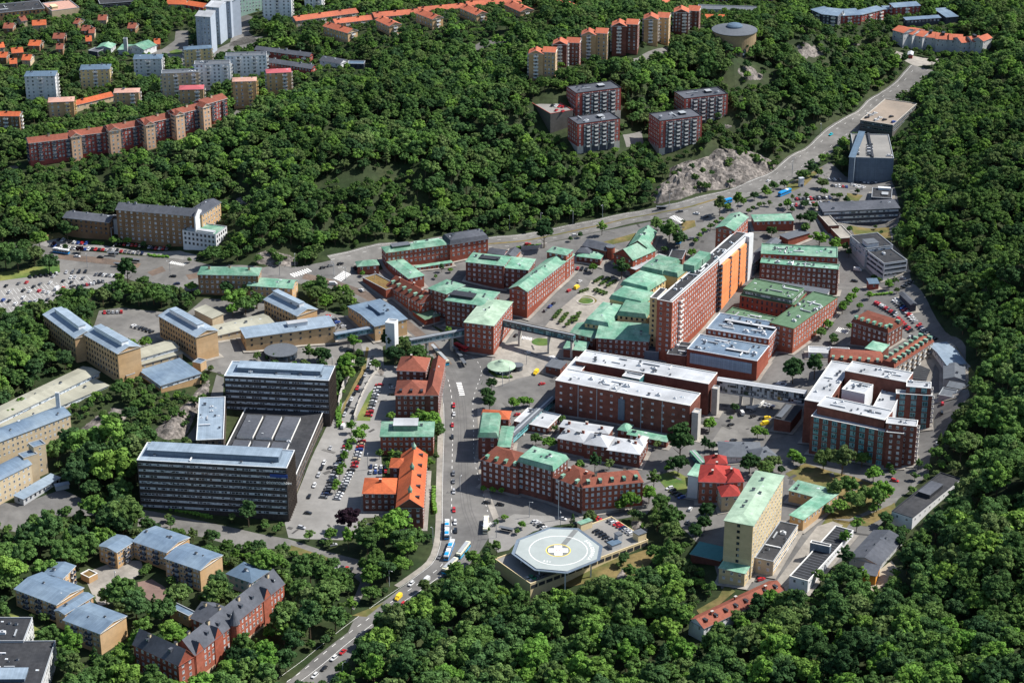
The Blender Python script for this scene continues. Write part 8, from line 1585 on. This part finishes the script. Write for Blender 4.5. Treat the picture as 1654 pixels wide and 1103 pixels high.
for i, (tt, a, b, lb) in enumerate([('J',(1255,92),(1290,125),'farthest of the three on the island under the sky bridge'),('J',(1290,130),(1320,168),'middle of the three on the island under the sky bridge'),('J',(1318,172),(1345,215),'nearest of the three on the island under the sky bridge'),('E',(700,565),(740,568),'left one on the avenue tram stop'),('E',(830,607),(880,612),'right one on the avenue tram stop'),('E',(740,632),(780,636),'lower one below the avenue tram stop'),('G',(960,272),(1000,264),'at the foot of the rock face'),('N',(1590,150),(1620,156),'white-framed one near the helipad')]):
    A, B_ = ground(px(a, tt)), ground(px(b, tt)); o = empty('stop_shelter', ((A[0]+B_[0])/2, (A[1]+B_[1])/2, zt(*A)), 'grey roofed stop shelter, '+lb, 'shelter', 'stop shelters', rz=math.atan2(B_[1]-A[1], B_[0]-A[0])); inst(sh, 'roof', o, (0, 0, 0)); inst(sp2, 'post', o, (0, 0, 0))
q = ground(px((235, 125), 'H')); o = inst(unit_mesh('kiosk', [(-1.6, 1.6, -1.4, 1.4, 0, 6.5, 'plaster_white'), (-1.8, 1.8, -1.6, 1.6, 6.5, 6.8, 'roof_white'), (-1.0, 1.0, -1.45, -1.39, .5, 2.3, 'pane_dark')]), 'kiosk', None, (q[0], q[1], zt(*q)), .3); tag(o, 'tall white kiosk on the verge of the main road', 'kiosk')
# garden square planting beds
bed = unit_mesh('planting_bed', [(-2.2, 2.2, -.9, .9, 0, .35, 'concrete'), (-2.0, 2.0, -.7, .7, .35, .5, 'lawn')])
gi_ = 0
for (a, b, n) in (((596,712),(560,735),4),((640,722),(600,750),4),((680,735),(640,762),3),((500,790),(470,800),2),((560,790),(620,812),4),((330,925),(300,965),4),((372,945),(340,990),4),((415,965),(380,1010),3),((452,940),(430,985),3)):
    for i in range(n):
        f = i/max(1, n-1); q = ground(px((a[0]+(b[0]-a[0])*f, a[1]+(b[1]-a[1])*f), 'G')); gi_ += 1
        o = inst(bed, 'planting_bed', None, (q[0], q[1], zt(*q)+.1), .7); tag(o, f"low planted bed in the garden square, {ORD[gi_-1] or 'first '}counted from the far end", 'planting bed', 'planting beds in the garden square')
        for q_ in (-1.1, 1.0): inst(CR['m'][0], 'shrub', o, (q_, 0, .3), q_, (.20, .20, .15))
# rooftop sign on the dark office: white letters under a blue panel
Bo = [B for B in BL if 'huge dark ribbed' in B.root['label']][0]; g = Bo.geo[0]; fa = math.atan2(g['u'].y, g['u'].x)
m = MB(); p = g['a'] + g['u']*g['L']*.945 - g['n']*.2; m.box((p.x, p.y, g['zr']-5.4), 9.5, .3, 1.9, fa, 'paint blue'); Bo.part('sign_panel', m)
p = g['a'] + g['u']*g['L']*.945 - g['n']*.5; so_ = inst(text_mesh('ODONTOLOGEN', 1.75, 'paint_white', 'sign_letters', .08), 'sign_letters', Bo.root, Bo.loc((p.x, p.y, g['zr']-8.6))); so_.rotation_euler = (math.pi/2, 0, fa)
# ribbed flank parts of the dark office
for gi2 in (0, 1):
    g = Bo.geo[gi2]; d = (g['P'][2]-g['P'][1]); Lk = d.length; d.normalize(); o_ = Vector((d.y, -d.x)); n = int(Lk/2.4)
    for i in range(n):
        m = MB(); p = g['P'][1] + d*(i+.5)*Lk/n + o_*.2; m.box((p.x, p.y, g['zb']), .35, .5, g['zr']-g['zb']-.5, math.atan2(d.y, d.x), 'office_brown'); Bo.part('facade_rib', m)

# cars: the ones that show largest are things of their own, the farthest few one object
CARS.sort(key=lambda c: c[0]**2+c[1]**2)
nc_ = 0; far_c = []
for c in CARS:
    if c[7] == 'van': car_now(*c); continue
    nc_ += 1
    if nc_ <= 296: car_now(*c)
    else: far_c.append(c)
if far_c:
    V, F, MI, ms = [], [], [], []
    for x, y, z, hd, col, lb, gr, kind, wh in far_c:
        for me in (car_body(kind, col), GL[kind]):
            o = len(V); ca, sa = math.cos(hd), math.sin(hd)
            for v in me.vertices: V.append((x+v.co.x*ca-v.co.y*sa, y+v.co.x*sa+v.co.y*ca, z+v.co.z))
            nm = me.materials[0].name
            if nm not in ms: ms.append(nm)
            for p in me.polygons: F.append(tuple(i+o for i in p.vertices)); MI.append(ms.index(nm))
    me = bpy.data.meshes.new('distant_cars'); me.from_pydata(V, [], F)
    for n_ in ms: me.materials.append(MATS[n_])
    me.polygons.foreach_set('material_index', MI); o = bpy.data.objects.new('distant_cars', me); C.objects.link(o); tag(o, 'the farthest parked cars, around and on the parking tower and garage decks', 'cars', None, 'stuff')
print('CARS', len(CARS), len(far_c))
print('OBJS', len(bpy.data.objects), 'FOOT', len(FOOT))
